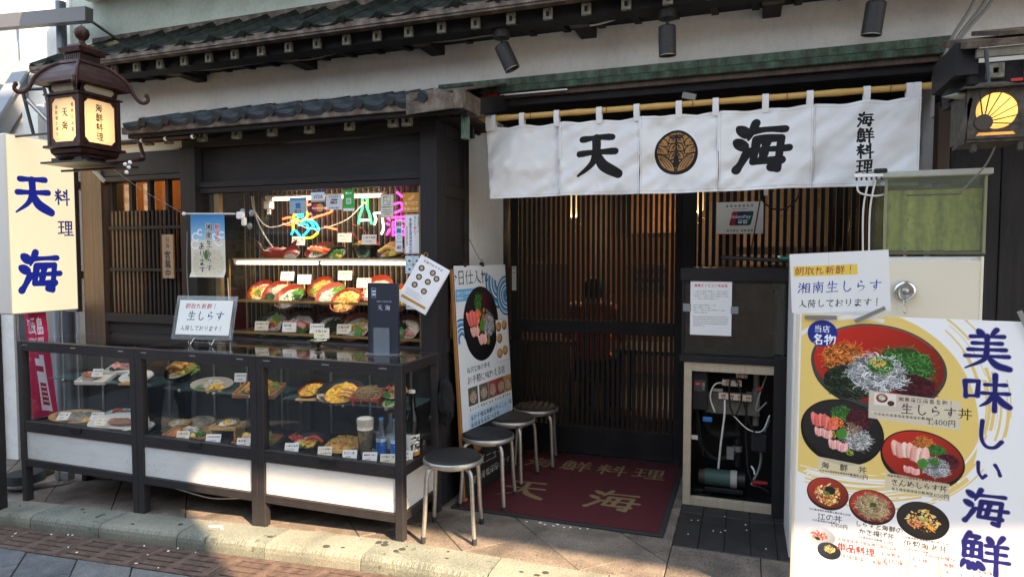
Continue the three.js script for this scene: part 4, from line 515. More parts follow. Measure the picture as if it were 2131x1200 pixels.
// ------------------------------------------------------------ lightbox sign
{
  const face = canvasTex(400, 1024, (c, w, h) => { c.fillStyle = '#efdfb8'; c.fillRect(0, 0, w, h); for (let i = 0; i < 260; i++) { c.fillStyle = `rgba(${200 + rnd() * 50},${170 + rnd() * 50},${110 + rnd() * 40},0.05)`; c.fillRect(rnd() * w, rnd() * h, 4, 10 + rnd() * 60); } const blue = '#14227e';
    write(c, '天', 18, 205, 250, { w: 0.155, color: blue }); write(c, '海', 36, 650, 270, { w: 0.14, color: blue }); write(c, '料', 270, 280, 100, { w: 0.1, color: '#181a5e' }); write(c, '理', 285, 470, 100, { w: 0.1, color: '#181a5e' }); });
  const fm = new THREE.MeshStandardMaterial({ map: face, roughness: 0.4, emissive: new THREE.Color('#ffffff'), emissiveMap: face, emissiveIntensity: 0.2 });
  const L = thing('lightbox_sign', 'tall cream backlit box sign with large blue characters at the left edge', 'sign', [-4.9, 1.825, -3.425]); const shell = std('#d9d4c8', 0.5);
  part(L, 'housing', [rb(0.16, 1.28, 0.5, -0.083, 0, 0, 0.012)], shell); const f = part(L, 'lit_face', new THREE.PlaneGeometry(0.485, 1.262), fm); f.rotation.y = PI / 2; f.position.set(0.0, 0, 0);
  part(L, 'bracket', [span(-0.14, -0.03, 0.3, 0.36, -0.6, -0.25), span(-0.14, -0.03, -0.4, -0.34, -0.6, -0.25)], M.steel); part(L, 'rail', [span(-0.16, -0.04, -0.66, 0.62, -0.31, -0.262)], M.steel);
  const ra = new THREE.RectAreaLight(0xffdfa4, 0.6, 0.48, 1.2); ra.position.set(0.02, 0, 0); ra.lookAt(L.position.clone().add(V3(3, 0, 0))); ra.rotation.set(0, -PI / 2, 0); ra.castShadow = true; L.add(ra);
}
// pink banner, block and column at the far left
{
  const b = thing('banner_flag', 'crimson vertical banner flag with white lettering beside the display cases', 'flag', [-5.0, -0.1, -3.42]);
  const cloth = printed(256, 512, (c, w, h) => { c.fillStyle = '#c41f50'; c.fillRect(0, 0, w, h); c.fillStyle = '#ecdfe2'; c.fillRect(70, 170, 130, 200); c.fillStyle = '#a81238'; c.fillRect(60, 170, 90, 14); c.fillRect(60, 210, 120, 20); c.fillRect(90, 270, 90, 80); c.fillStyle = '#e9dfe2'; for (let i = 0; i < 4; i++) c.fillRect(98, 282 + i * 17, 74, 5); write(c, '品町日本', 10, 420, 50, { color: '#eee4e6', w: 0.12 }); write(c, '江ノ島', 40, 40, 60, { color: '#eee4e6', w: 0.14 }); }, 0.85, { side: THREE.DoubleSide });
  const g = new THREE.PlaneGeometry(0.22, 1.1, 10, 24), p = g.attributes.position; for (let i = 0; i < p.count; i++) { const x = p.getX(i), y = p.getY(i); p.setXYZ(i, x * (0.75 + 0.3 * (0.55 - y) / 1.1) - 0.1 * y, y, 0.025 * Math.sin(x * 22 + y * 3)); } g.computeVertexNormals(); g.translate(0.02, 0.78, 0); g.rotateY(0.35);
  part(b, 'cloth', g, cloth); part(b, 'pole', [bar([-0.17, 0, 0.02], [-0.2, 1.9, 0.02], 0.011)], M.steel); part(b, 'foot', [cyl(0.12, 0.14, 0.06, -0.17, 0.02, 0.02)], M.rubber);
  one('granite_block', 'rough grey granite block on the pavement left of the cases', 'stone block', [rb(0.2, 0.34, 0.25, 0, 0.17, 0, 0.03)], M.granite2, [-5.42, gy(-5.4), -3.75], 0.2);
  one('timber_post', 'black timber post at the left edge of the pavement', 'post', [rb(0.16, 1.28, 0.16, 0, 0.64, 0, 0.008)], M.blackPaint, [-4.93, gy(-4.93), -2.995]);
  const m = thing('floor_cable', 'black cables and grey plug blocks on the ground behind the left case leg', 'cable'); part(m, 'cable', [tube([[-5.3, -0.16, -3.3], [-5.1, -0.165, -3.35], [-4.95, -0.16, -3.5], [-4.8, -0.15, -3.7], [-4.75, 0.05, -3.75]], 0.008, 6, 30)], M.cableBlack); part(m, 'plug_block', [rb(0.09, 0.07, 0.06, -4.98, -0.11, -3.6, 0.01), rb(0.06, 0.12, 0.06, -5.09, -0.1, -3.62, 0.015)], M.cableGrey);
}
// ------------------------------------------------------------ food: dishes and their pieces
const F = {
  redL: std('#8e2416', 0.22), redIn: std('#8c2c18', 0.3), blackL: std('#15110f', 0.25), white: std('#e6e0d4', 0.3), brownPlate: std('#4a3426', 0.4), woodTray: M.pine,
  rice: std('#e3dcc8', 0.6), shirasu: std('#ddd8cb', 0.45), salmon: std('#e2673a', 0.4), tuna: std('#c9463c', 0.4), pinkFish: std('#e6a494', 0.4), orange: std('#e4802a', 0.5), egg: std('#e8b53a', 0.5), yellow: std('#ecc63c', 0.5), green: std('#4f8a2e', 0.55), darkGreen: std('#23401d', 0.6), nori: std('#1b1e1a', 0.6), tempura: std('#cf9440', 0.75), tempura2: std('#dba95a', 0.75), noodle: std('#9d8250', 0.55), brownFish: std('#7c4526', 0.5), grey: std('#9a8f80', 0.6), lime: std('#9dc04a', 0.5), purple: std('#5a2733', 0.5), lemon: std('#edcf4e', 0.4), daikon: std('#e9e4da', 0.6), bamboo: std('#c9a060', 0.7),
};
function lumpy(r, h, seed, rough = 0.16, n = 22) { const g = new THREE.SphereGeometry(1, n, 12, 0, PI * 2, 0, PI * 0.56), p = g.attributes.position; for (let i = 0; i < p.count; i++) { const x = p.getX(i), y = p.getY(i), z = p.getZ(i), k = 1 + rough * (nz(x * 3 + seed, y * 3, z * 3) + 0.7 * nz(x * 8, y * 8 + seed, z * 8)); p.setXYZ(i, x * r * k, y * h * k, z * r * k); } g.computeVertexNormals(); return g; }
function strands(n, r, h, seed, t = 0.003, len = 0.05) { reseed(seed); const out = []; for (let i = 0; i < n; i++) { const a = rr(0, 7), q = Math.sqrt(rnd()) * r, x = Math.cos(a) * q, z = Math.sin(a) * q, y = h * (1 - (q / r) ** 2) + rr(0, 0.006), b = rr(0, 7), k = len * rr(0.5, 1), dx = Math.cos(b) * k, dz = Math.sin(b) * k; out.push(tube([[x - dx / 2, y - 0.004, z - dz / 2], [x + rr(-0.01, 0.01), y + rr(0.002, 0.009), z + rr(-0.01, 0.01)], [x + dx / 2, y - 0.004, z + dz / 2]], t, 4, 5)); } return out; }
function bits(n, r, h, seed, s = 0.014, flat = 0.7) { reseed(seed); const out = []; for (let i = 0; i < n; i++) { const a = rr(0, 7), q = Math.sqrt(rnd()) * r, g = new THREE.IcosahedronGeometry(s * rr(0.6, 1.2), 1), p = g.attributes.position; for (let k = 0; k < p.count; k++) { const f = 1 + 0.28 * nz(p.getX(k) * 90 + i, p.getY(k) * 90, p.getZ(k) * 90); p.setXYZ(k, p.getX(k) * f, p.getY(k) * f * flat, p.getZ(k) * f); } g.computeVertexNormals(); g.rotateY(rr(0, 6)); out.push(g.translate(Math.cos(a) * q, h * (1 - (q / r) ** 2) + rr(0, 0.008), Math.sin(a) * q)); } return out; }
function slices(n, r, h, seed, w = 0.04, d = 0.024) { reseed(seed); const out = []; for (let i = 0; i < n; i++) { const g = rb(w, 0.007, d, 0, 0, 0, 0.003); g.rotateZ(-0.55); g.rotateY(rr(-0.4, 0.4)); out.push(g.translate((i / Math.max(1, n - 1) - 0.5) * r * 1.5, h + 0.006 * Math.sin(i * 2.1), rr(-0.25, 0.25) * r)); } return out; }
function leaf(s = 0.045) { const q = new THREE.Shape(); q.moveTo(0, -s * 0.6); q.bezierCurveTo(s * 0.6, -s * 0.45, s * 0.55, s * 0.25, 0, s * 0.75); q.bezierCurveTo(-s * 0.55, s * 0.25, -s * 0.6, -s * 0.45, 0, -s * 0.6); const g = new THREE.ShapeGeometry(q, 10), p = g.attributes.position; for (let i = 0; i < p.count; i++) p.setZ(i, 0.25 * Math.abs(p.getX(i)) + 0.003 * Math.sin(p.getY(i) * 400)); g.computeVertexNormals(); return g.rotateX(-1.0); }
const TOP = {   // kind -> [part name, geometry maker, material]
  shirasu: (s, k) => ['whitebait', [lumpy(s * 0.8, s * 0.36, k), ...strands(150, s, s * 0.46, k, 0.0017, 0.03)], F.shirasu], carrot: (s, k) => ['shredded_carrot', strands(70, s, s * 0.4, k, 0.002, 0.04), F.orange], wakame: (s, k) => ['seaweed', [lumpy(s * 0.8, s * 0.34, k, 0.3), ...strands(80, s, s * 0.42, k, 0.0026, 0.03)], F.darkGreen],
  cucumber: (s, k) => ['green_garnish', [lumpy(s * 0.75, s * 0.32, k, 0.3), ...strands(80, s, s * 0.42, k, 0.0022, 0.026), ...bits(14, s, s * 0.42, k + 2, 0.006)], F.green], salmon: (s, k) => ['salmon_slices', slices(7, s, s * 0.4, k, s * 0.7, s * 0.45), F.salmon], tuna: (s, k) => ['tuna_slices', slices(7, s, s * 0.4, k, s * 0.7, s * 0.45), F.tuna], pink: (s, k) => ['white_fish_slices', slices(7, s, s * 0.4, k, s * 0.7, s * 0.45), F.pinkFish],
  egg: (s, k) => ['egg', [...bits(22, s, s * 0.4, k, 0.01), ...strands(26, s, s * 0.42, k, 0.0022, 0.026)], F.egg], roe: (s, k) => ['salmon_roe', bits(30, s, s * 0.45, k, 0.006, 1), F.orange], shiso: (s) => ['shiso_leaf', [leaf(s * 1.2).translate(0, s * 0.3, 0)], F.green], nori: (s, k) => ['nori_shreds', strands(70, s, s * 0.4, k, 0.002, 0.03), F.nori],
  tempura: (s, k) => ['tempura', [...bits(60, s, s * 0.8, k, s * 0.2), ...strands(36, s, s * 0.9, k + 1, s * 0.05, s * 0.6)], F.tempura], shrimp: (s, k) => ['fried_prawn', [...bits(40, s, s * 0.5, k, s * 0.16), ...[0, 1, 2].map((i) => tube([[-s, s * 0.3, (i - 1) * s * 0.5], [0, s * 0.75, (i - 1) * s * 0.55], [s * 0.9, s * 0.5, (i - 1) * s * 0.6]], s * 0.19, 8, 12))], F.tempura2], noodles: (s, k) => ['noodles', strands(130, s, s * 0.42, k, 0.0026, 0.08), F.noodle], rice: (s, k) => ['rice', [lumpy(s, s * 0.22, k, 0.08), ...bits(110, s, s * 0.24, k, 0.0045, 0.6)], F.rice],
  kakiage: (s, k) => ['kakiage_fritter', [lumpy(s, s * 0.3, k, 0.2), ...strands(80, s, s * 0.34, k, 0.0035, 0.035)], F.tempura2], broccoli: (s, k) => ['parsley', bits(26, s, s * 0.7, k, s * 0.3), F.green], lemon: (s) => ['lemon_wedge', [new THREE.SphereGeometry(s, 12, 8, 0, PI, 0, PI).scale(1, 1, 0.5).rotateX(-0.5).translate(0, s * 0.4, 0)], F.lemon], daikon: (s, k) => ['shredded_daikon', strands(50, s, s * 0.6, k, 0.002, 0.05), F.daikon], curry: (s, k) => ['egg_topping', [lumpy(s, s * 0.26, k, 0.12), ...bits(60, s, s * 0.3, k, 0.01, 0.5), ...strands(24, s, s * 0.32, k, 0.003, 0.03)], F.egg], greyfish: (s, k) => ['grilled_fish', [lumpy(s, s * 0.3, k, 0.2), ...slices(6, s, s * 0.3, k, 0.05, 0.03)], F.grey], ginger: (s, k) => ['ginger', bits(8, s, s * 0.5, k, s * 0.4), F.yellow], ebi: (s, k) => ['prawn', [tube([[-s, 0, 0], [-s * 0.5, s * 0.6, 0.004], [s * 0.3, s * 0.7, 0], [s, s * 0.2, 0]], s * 0.22, 7, 14)], F.tuna], cabbage: (s, k) => ['shredded_cabbage', strands(40, s, s * 0.6, k, 0.0022, 0.05), F.lime],
};
const foodM = new Map();
function tinted(list, seed) {   // joins the pieces of one topping; every piece keeps a tone of its own
  reseed(seed); const gs = list.map((g) => { const n = tidy(g), k = rr(0.62, 1.32), w = rr(-0.1, 0.1), c = new Float32Array(n.attributes.position.count * 3); for (let i = 0; i < c.length; i += 3) { c[i] = k * (1 + w); c[i + 1] = k; c[i + 2] = k * (1 - w); } n.setAttribute('color', new THREE.BufferAttribute(c, 3)); return n; }); return gs.length === 1 ? gs[0] : mergeGeometries(gs);
}
function tintM(m) { if (!foodM.has(m)) { const c = m.clone(); c.vertexColors = true; foodM.set(m, c); } return foodM.get(m); }
let foodSeed = 100;
function plateUp(t, tops, y) { for (const [kind, x, z, s] of tops) { const [n, g, m] = TOP[kind](s, ++foodSeed), o = part(t, n, tinted(g, foodSeed * 7), tintM(m)); o.position.set(x, y, z); } }
function bowl(label, pos, tilt, r, outer, inner, tops, turn = 0, depth = 0.42) {   // donburi
  r *= pos[2] > -3.6 ? 1.18 : 1.06; const t = thing('rice_bowl', label, 'food bowl', pos, turn); t.rotation.order = 'YXZ'; t.rotation.x = tilt; const h = r * depth * 1.5;
  part(t, 'bowl', [lathe([[r * 0.3, 0], [r * 0.42, 0], [r * 0.44, h * 0.1], [r * 0.72, h * 0.3], [r * 0.95, h * 0.72], [r, h], [r * 0.985, h * 1.01], [r * 0.97, h]], 40)], outer);
  part(t, 'bowl_interior', [lathe([[r * 0.972, h * 0.995], [r * 0.925, h * 0.74], [r * 0.7, h * 0.36], [0.001, h * 0.28]], 40)], inner); plateUp(t, [['rice', 0, 0, r * 0.8]], h * 0.5); plateUp(t, tops.map(([k, x, z, s]) => [k, x * r * 1.12, z * r * 1.12, s * r * 1.34]), h * 0.5 + r * 0.1); return t;
}
function plate(label, pos, rx, rz, m, tops, turn = 0, tilt = 0.25, name = 'plate') { // oval plate
  const t = thing('food_plate', label, 'food plate', pos, turn); t.scale.setScalar(1.2); t.rotation.order = 'YXZ'; t.rotation.x = tilt; const g = lathe([[0.001, 0.006], [0.62, 0.006], [0.86, 0.018], [1, 0.028], [0.985, 0.033], [0.84, 0.024], [0.6, 0.012], [0.001, 0.012]].map(([a, b]) => [a, b]), 40).scale(rx, 1, rz); g.computeVertexNormals(); part(t, name, g, m); plateUp(t, tops, 0.014); return t;
}
function tray(label, pos, w, d, m, tops, turn = 0, tilt = 0.2, feet = 0.0) { // rectangular board or square dish
  const t = thing('food_tray', label, 'food tray', pos, turn); t.scale.setScalar(1.12); t.rotation.order = 'YXZ'; t.rotation.x = tilt; part(t, 'tray', [rb(w, 0.012, d, 0, 0.006 + feet, 0, 0.004), rb(w, 0.014, 0.008, 0, 0.018 + feet, d / 2 - 0.004, 0.003), rb(w, 0.014, 0.008, 0, 0.018 + feet, -d / 2 + 0.004, 0.003), rb(0.008, 0.014, d, w / 2 - 0.004, 0.018 + feet, 0, 0.003), rb(0.008, 0.014, d, -w / 2 + 0.004, 0.018 + feet, 0, 0.003)], m);
  if (feet) for (const x of [-1, 1]) part(t, 'foot', [rb(0.012, feet, d * 0.9, x * (w / 2 - 0.012), feet / 2, 0, 0.003)], m); plateUp(t, tops, 0.014 + feet); return t;
}
const tagTex = ['いせえび丼|1,950円', 'しらすと海鮮の|かき揚げ丼', '生ビール|600円', '湘南サイダー|300円', '江の島ビール|700円', '煮付け|1,400円', 'お刺身盛合せ|1,800円', 'さざえ丼|1,300円'].map((s, i) => printed(128, 96, (c, w, h) => { c.fillStyle = i % 3 === 1 ? '#eadfc4' : '#efeae0'; c.fillRect(0, 0, w, h); const [a, b] = s.split('|'); write(c, a, 10, 18, Math.min(24, 108 / a.length), { w: 0.1, color: '#23211f', step: 1.02 }); write(c, b, 26, 58, 18, { w: 0.09, color: i % 2 ? '#a33a30' : '#33302c', font: 'sans-serif' }); }, 0.75));
function priceCard(i, label, pos, w = 0.085, h = 0.058, tilt = -0.45, turn = 0.35, stick = false) {
  const t = thing('price_card', label, 'price card', pos, turn, 'price cards'); t.rotation.order = 'YXZ'; const c = card(t, 'card', w, h, 0.0016, tagTex[i % tagTex.length]); c.rotation.x = tilt; c.position.y = h / 2; if (stick) part(t, 'stick', [rb(0.009, 0.07, 0.004, 0, -0.02, 0, 0.001)], F.bamboo); return t;
}
// ------------------------------------------------------------ the three glass display cases
const CF = -3.192, CB = -3.69;
function displayCase(x0, x1, label, feet) {
  const t = thing('display_case', label, 'display case', [x0, 0, 0], 0, 'display cases along the front'), W = x1 - x0, p = 0.05, fr = M.caseFrame, B = (n, a, b, c, d, e, f, m = fr) => part(t, n, rb(b - a, d - c, e - f, (a + b) / 2, (c + d) / 2, (e + f) / 2, 0.004), m);
  for (const [a, b] of [[0.001, p], [W - p, W - 0.001]]) for (const [e, f] of [[CF, CF - p], [CB + p, CB]]) { const x = a + x0; B('leg', a, b, gy(x) - 0.002, 1.0, e, f); }
  B('top_rail', p, W - p, 0.93, 1.0, CF - 0.002, CF - p + 0.004); B('top_rail', p, W - p, 0.95, 1.0, CB + p - 0.004, CB + 0.002); for (const [a, b] of [[0.003, p - 0.003], [W - p + 0.003, W - 0.003]]) { B('side_rail', a, b, 0.94, 0.998, CF - p, CB + p); B('side_rail', a, b, 0.36, 0.42, CF - p, CB + p); B('side_rail', a, b, 0.102, 0.15, CF - p, CB + p); }
  B('door_rail', p, W - p, 0.352, 0.428, CF - 0.002, CF - p + 0.006); B('bottom_rail', p, W - p, 0.1, 0.152, CF - 0.002, CF - p + 0.006); B('bottom_rail', p, W - p, 0.1, 0.152, CB + p - 0.006, CB + 0.004); B('finger_pull', W * 0.5 - 0.05, W * 0.5 + 0.05, 0.385, 0.424, CF + 0.008, CF - 0.002, M.black);
  B('white_panel', p, W - p, 0.152, 0.352, CF - 0.014, CF - 0.022, M.whitePanel); B('side_panel', W - p * 0.5 - 0.004, W - p * 0.5 + 0.004, 0.15, 0.36, CF - p, CB + p, M.whitePanel); B('side_panel', p * 0.5 - 0.004, p * 0.5 + 0.004, 0.15, 0.36, CF - p, CB + p, M.whitePanel);
  B('deck', p * 0.6, W - p * 0.6, 0.395, 0.408, CF - p, CB + 0.01, M.black); B('back_board', p, W - p, 0.152, 0.94, CB + 0.012, CB + 0.004, std('#26221f', 0.75));
  part(t, 'front_pane', span(p - 0.004, W - p + 0.004, 0.424, 0.934, CF - 0.03, CF - 0.026), M.glass); part(t, 'top_pane', span(0.006, W - 0.006, 1.002, 1.008, CB + 0.004, CF - 0.004), M.glass);
  for (const x of [p * 0.5, W - p * 0.5]) part(t, 'side_pane', span(x - 0.002, x + 0.002, 0.42, 0.94, CB + p, CF - p), M.glass);
  part(t, 'glass_shelf', [span(p + 0.004, W - p - 0.004, 0.705, 0.713, CB + 0.03, CB + 0.33)], M.glassEdge); for (const x of [W * 0.2, W * 0.5, W * 0.8]) { part(t, 'shelf_upright', [span(x - 0.008, x + 0.008, 0.42, 0.93, CB + 0.014, CB + 0.024)], M.steel); part(t, 'shelf_clip', [rb(0.012, 0.018, 0.3, x, 0.695, CB + 0.18, 0.003), ball(0.013, x, 0.7, CB + 0.33, 8)], M.steel); }
  for (const x of [0.08, W * 0.5, W - 0.12]) part(t, 'catch', [rb(0.05, 0.007, 0.004, x, 0.972, CF + 0.001, 0.001)], M.chrome);
  return t;
}
displayCase(-4.885, -3.765, 'left of the three black glass display cases, beside the crimson banner');
displayCase(-3.765, -2.785, 'middle of the three black glass display cases, half its white panel in sun');
displayCase(-2.785, -1.785, 'right of the three black glass display cases, with beer and bottles, by the stools');
{
  const D = 0.409, S = 0.714;
  // right case, upper shelf
  bowl('black bowl of noodles with nori shreds on the right case shelf', [-2.56, S, -3.45], 0.35, 0.075, F.blackL, F.redL, [['curry', 0, 0, 0.7], ['nori', -0.1, 0.1, 0.35], ['cucumber', 0.3, 0.25, 0.22]]);
  one('bamboo_mat', 'small pale slatted mat on the right case shelf', 'mat', [rb(0.13, 0.006, 0.1, 0, 0.003, 0, 0.001), ...Array.from({ length: 12 }, (_, i) => rb(0.008, 0.004, 0.1, -0.06 + i * 0.0109, 0.008, 0, 0.001))], F.bamboo, [-2.55, S, -3.38], 0.3);
  plate('black oval plate of curry with egg and parsley on the right case shelf', [-2.35, S + 0.02, -3.45], 0.135, 0.1, F.blackL, [['curry', 0, 0, 0.085], ['shrimp', 0.04, 0.02, 0.04], ['broccoli', -0.01, -0.04, 0.022]], 0.1, 0.5);
  tray('red lacquer stand piled with soba noodles on the right case shelf', [-2.14, S, -3.43], 0.17, 0.12, std('#b04a34', 0.4), [['noodles', 0, 0, 0.062], ['nori', 0.01, -0.02, 0.03]], 0.1, 0.3, 0.035);
  bowl('bowl with tempura and red garnish at the right of the right case shelf', [-1.97, S + 0.03, -3.47], 0.4, 0.075, F.blackL, F.blackL, [['tempura', 0.15, 0, 0.45], ['tuna', -0.3, -0.2, 0.35], ['cucumber', -0.4, 0.3, 0.25]]);
  bowl('tiny bowl of green pickles on the right case shelf', [-1.97, S, -3.38], 0.45, 0.036, F.bamboo, F.lime, [['cucumber', 0, 0, 0.4]]);
  // right case, deck
  plate('black plate with red spiny lobster rice on the right case floor', [-2.6, D, -3.42], 0.135, 0.1, F.blackL, [['rice', 0, 0, 0.06], ['tuna', -0.05, -0.01, 0.045], ['ebi', 0.05, 0, 0.05], ['egg', 0.03, 0.03, 0.05], ['cucumber', 0.0, 0.05, 0.022]], 0.1, 0.2);
  plate('black plate heaped with kakiage fritter on the right case floor', [-2.33, D, -3.43], 0.15, 0.11, F.blackL, [['kakiage', 0, 0, 0.1]], 0.1, 0.2);
  const mug = thing('beer_mug', 'glass beer mug with thick white foam in the right case', 'beer mug', [-2.11, D, -3.33]); part(mug, 'mug', [lathe([[0.001, 0], [0.042, 0], [0.04, 0.02], [0.046, 0.17], [0.052, 0.235], [0.049, 0.235], [0.043, 0.17], [0.037, 0.025], [0.001, 0.02]], 32)], M.solidGlass); part(mug, 'foam', [cyl(0.049, 0.047, 0.062, 0, 0.2, 0, 28), lumpy(0.049, 0.012, 3, 0.08).translate(0, 0.23, 0)], std('#efe6d2', 0.8)); part(mug, 'handle', [tube([[0.042, 0.16, 0], [0.085, 0.155, 0], [0.092, 0.1, 0], [0.08, 0.05, 0], [0.04, 0.045, 0]], 0.008, 8, 24)], M.solidGlass); part(mug, 'beer', [cyl(0.042, 0.036, 0.135, 0, 0.094, 0, 24)], new THREE.MeshPhysicalMaterial({ color: 0xf3e6b8, transmission: 0.9, roughness: 0.05, ior: 1.33, thickness: 0 }));
  function bottle(label, pos, h, r, m, capM, lab, labH0, labH1, name = 'bottle') { const t = thing(name, label, 'bottle', pos); part(t, 'glass_body', [lathe([[0.001, 0], [r, 0.002], [r, h * 0.52], [r * 0.9, h * 0.6], [r * 0.45, h * 0.74], [r * 0.4, h * 0.95], [r * 0.44, h * 0.955], [r * 0.44, h * 0.97]], 28)], m); part(t, 'cap', [cyl(r * 0.46, r * 0.48, h * 0.04, 0, h * 0.985, 0, 18)], capM); if (lab) part(t, 'paper_label', [new THREE.CylinderGeometry(r * 1.015, r * 1.015, h * (labH1 - labH0), 28, 1, true).rotateY(-0.4).translate(0, h * (labH0 + labH1) / 2, 0)], lab); return t; }
  const cider = printed(256, 128, (c, w, h) => { c.fillStyle = '#1f63b8'; c.fillRect(0, 0, w, h); c.fillStyle = '#e9eef2'; c.fillRect(0, 0, w, 26); for (let k = 0; k < 4; k++) write(c, '湘南サイダー', 6 + k * 64, 8, 10, { color: '#1c3f86', brush: 0 }); c.fillStyle = '#3f86d2'; for (let i = 0; i < 40; i++) { c.beginPath(); c.arc(rnd() * w, 34 + rnd() * 90, 4 + rnd() * 8, 0, 7); c.fill(); } }, 0.4);
  const clearB = new THREE.MeshPhysicalMaterial({ color: 0xe2eef0, transmission: 0.92, roughness: 0.04, thickness: 0, ior: 1.5 });
  bottle('clear soda bottle with blue label and blue cap in the right case', [-2.02, D, -3.36], 0.235, 0.031, clearB, std('#3d8ecb', 0.4), cider, 0.1, 0.5); bottle('clear bottle with gold cap behind the blue label bottle', [-2.02, D, -3.47], 0.24, 0.031, clearB, M.brass, std('#ded7c8', 0.7), 0.12, 0.45); bottle('clear soda bottle with blue label at the glass edge of the right case', [-1.925, D, -3.36], 0.235, 0.03, clearB, std('#3d8ecb', 0.4), cider, 0.1, 0.5);
  const sakeL = printed(256, 256, (c, w, h) => { c.fillStyle = '#e9e4d6'; c.fillRect(0, 0, w, h); for (const x of [20, 150]) { write(c, '久保', x, 18, 84, { v: 1, w: 0.14 }); write(c, '千寿吟醸', x + 86, 30, 16, { v: 1, w: 0.1 }); } c.fillStyle = '#c98a35'; c.fillRect(0, 206, w, 50); }, 0.7);
  bottle('tall dark green sake bottle with white label at the right case end', [-1.845, D, -3.42], 0.4, 0.042, std('#10130f', 0.12), std('#e1ddd0', 0.4), sakeL, 0.05, 0.36, 'sake_bottle');
  const y0 = D; priceCard(0, 'white price card before the lobster plate', [-2.585, y0, -3.26]); priceCard(1, 'white price card before the kakiage plate', [-2.35, y0, -3.265]); priceCard(2, 'white price card left of the beer mug foot', [-2.17, y0, -3.255]); priceCard(3, 'white price card before the blue label bottle', [-2.035, y0, -3.255]); priceCard(4, 'white price card at the right corner of the right case', [-1.92, y0, -3.26]); priceCard(5, 'orange edged card at the foot of the sake bottle', [-1.845, y0, -3.35], 0.07, 0.06);
  // middle case
  plate('big shell heaped with seafood and greens on the middle case shelf', [-3.36, S, -3.44], 0.12, 0.075, F.grey, [['shirasu', 0, 0, 0.05], ['cucumber', -0.02, -0.02, 0.03], ['egg', 0.03, 0.03, 0.045], ['broccoli', -0.06, 0.03, 0.022]], 0.3, 0.35, 'shell'); priceCard(6, 'tan price card standing behind the big shell', [-3.2, S + 0.04, -3.52], 0.08, 0.06, -0.2, 0.35, true);
  tray('wooden board of golden tempura on the middle case shelf', [-2.98, S, -3.45], 0.26, 0.16, F.woodTray, [['tempura', 0.0, 0, 0.075], ['cabbage', 0.05, -0.03, 0.05], ['broccoli', -0.08, 0.03, 0.02], ['lemon', 0.07, 0.04, 0.018]], 0.2, 0.3);
  bowl('dark bowl of long fried prawns at the left of the middle case shelf', [-3.64, S + 0.05, -3.48], 0.45, 0.1, F.blackL, F.blackL, [['shrimp', -0.2, -0.2, 0.5], ['tempura', 0.1, -0.1, 0.4], ['lemon', 0.3, 0.3, 0.16], ['cabbage', 0.5, -0.1, 0.35]]);
  tray('wooden board with shredded daikon, carrot and greens on the middle case floor', [-3.47, D, -3.36], 0.3, 0.15, F.woodTray, [['carrot', -0.08, 0.03, 0.035], ['daikon', 0, 0, 0.05], ['broccoli', 0.02, -0.04, 0.02], ['cucumber', 0.07, 0.02, 0.03], ['lemon', 0.05, 0.05, 0.016]], 0.15, 0.2);
  tray('low dark stand with a small bowl of broth on the middle case floor', [-3.22, D, -3.42], 0.17, 0.12, F.bamboo, [], 0.2, 0.05, 0.05); bowl('shallow tan bowl of broth on its low stand', [-3.22, D + 0.066, -3.42], 0.15, 0.062, F.bamboo, F.brownPlate, [['egg', 0, 0, 0.3]], 0, 0.3);
  tray('wooden board of sliced sashimi with lemon on the middle case floor', [-2.93, D, -3.37], 0.26, 0.13, F.woodTray, [['daikon', -0.02, -0.02, 0.05], ['tuna', 0.01, -0.01, 0.035], ['pink', -0.04, 0.03, 0.04], ['lemon', -0.08, -0.01, 0.026], ['cucumber', 0.08, 0.03, 0.028], ['shiso', 0.05, -0.03, 0.04]], 0.15, 0.2);
  plate('rough grey shell dish with dried fish at the back of the middle case', [-3.6, D, -3.58], 0.09, 0.06, F.grey, [['greyfish', 0, 0, 0.05]], 0, 0.2, 'shell'); plate('small dish of taro and garnish at the left back of the middle case', [-3.69, D, -3.48], 0.07, 0.05, F.bamboo, [['shirasu', 0, 0, 0.04], ['ginger', 0.03, 0, 0.02]], 0, 0.2);
  priceCard(7, 'pale blue price card before the daikon board', [-3.43, y0, -3.25]); priceCard(6, 'white price card between the broth stand and the sashimi board', [-3.18, y0, -3.25], 0.095, 0.06); priceCard(5, 'white price card before the sashimi board', [-2.94, y0, -3.25]);
  // left case
  tray('square white dish of glazed fish at the front of the left case shelf', [-4.38, S, -3.4], 0.2, 0.14, F.white, [['greyfish', -0.03, 0, 0.05], ['salmon', -0.03, 0, 0.05]], 0.3, 0.3); tray('square white dish of squid strips at the back of the left case shelf', [-4.3, S + 0.045, -3.55], 0.2, 0.12, F.white, [['pink', 0, 0, 0.06], ['nori', -0.05, 0, 0.03]], 0.3, 0.3); priceCard(0, 'white price card leaning on the glazed fish dish', [-4.33, S + 0.03, -3.37], 0.075, 0.06, -0.5);
  plate('small pale dish of tempura and parsley at the right of the left case shelf', [-4.07, S, -3.47], 0.1, 0.08, F.white, [['broccoli', -0.03, -0.03, 0.035], ['tempura', 0.02, 0.01, 0.045]], 0.2, 0.3); one('bamboo_mat', 'small ribbed tan mat on the left case shelf', 'mat', [rb(0.12, 0.006, 0.09, 0, 0.003, 0, 0.001), ...Array.from({ length: 11 }, (_, i) => rb(0.008, 0.004, 0.09, -0.055 + i * 0.011, 0.008, 0, 0.001))], F.bamboo, [-4.02, S, -3.37], 0.3);
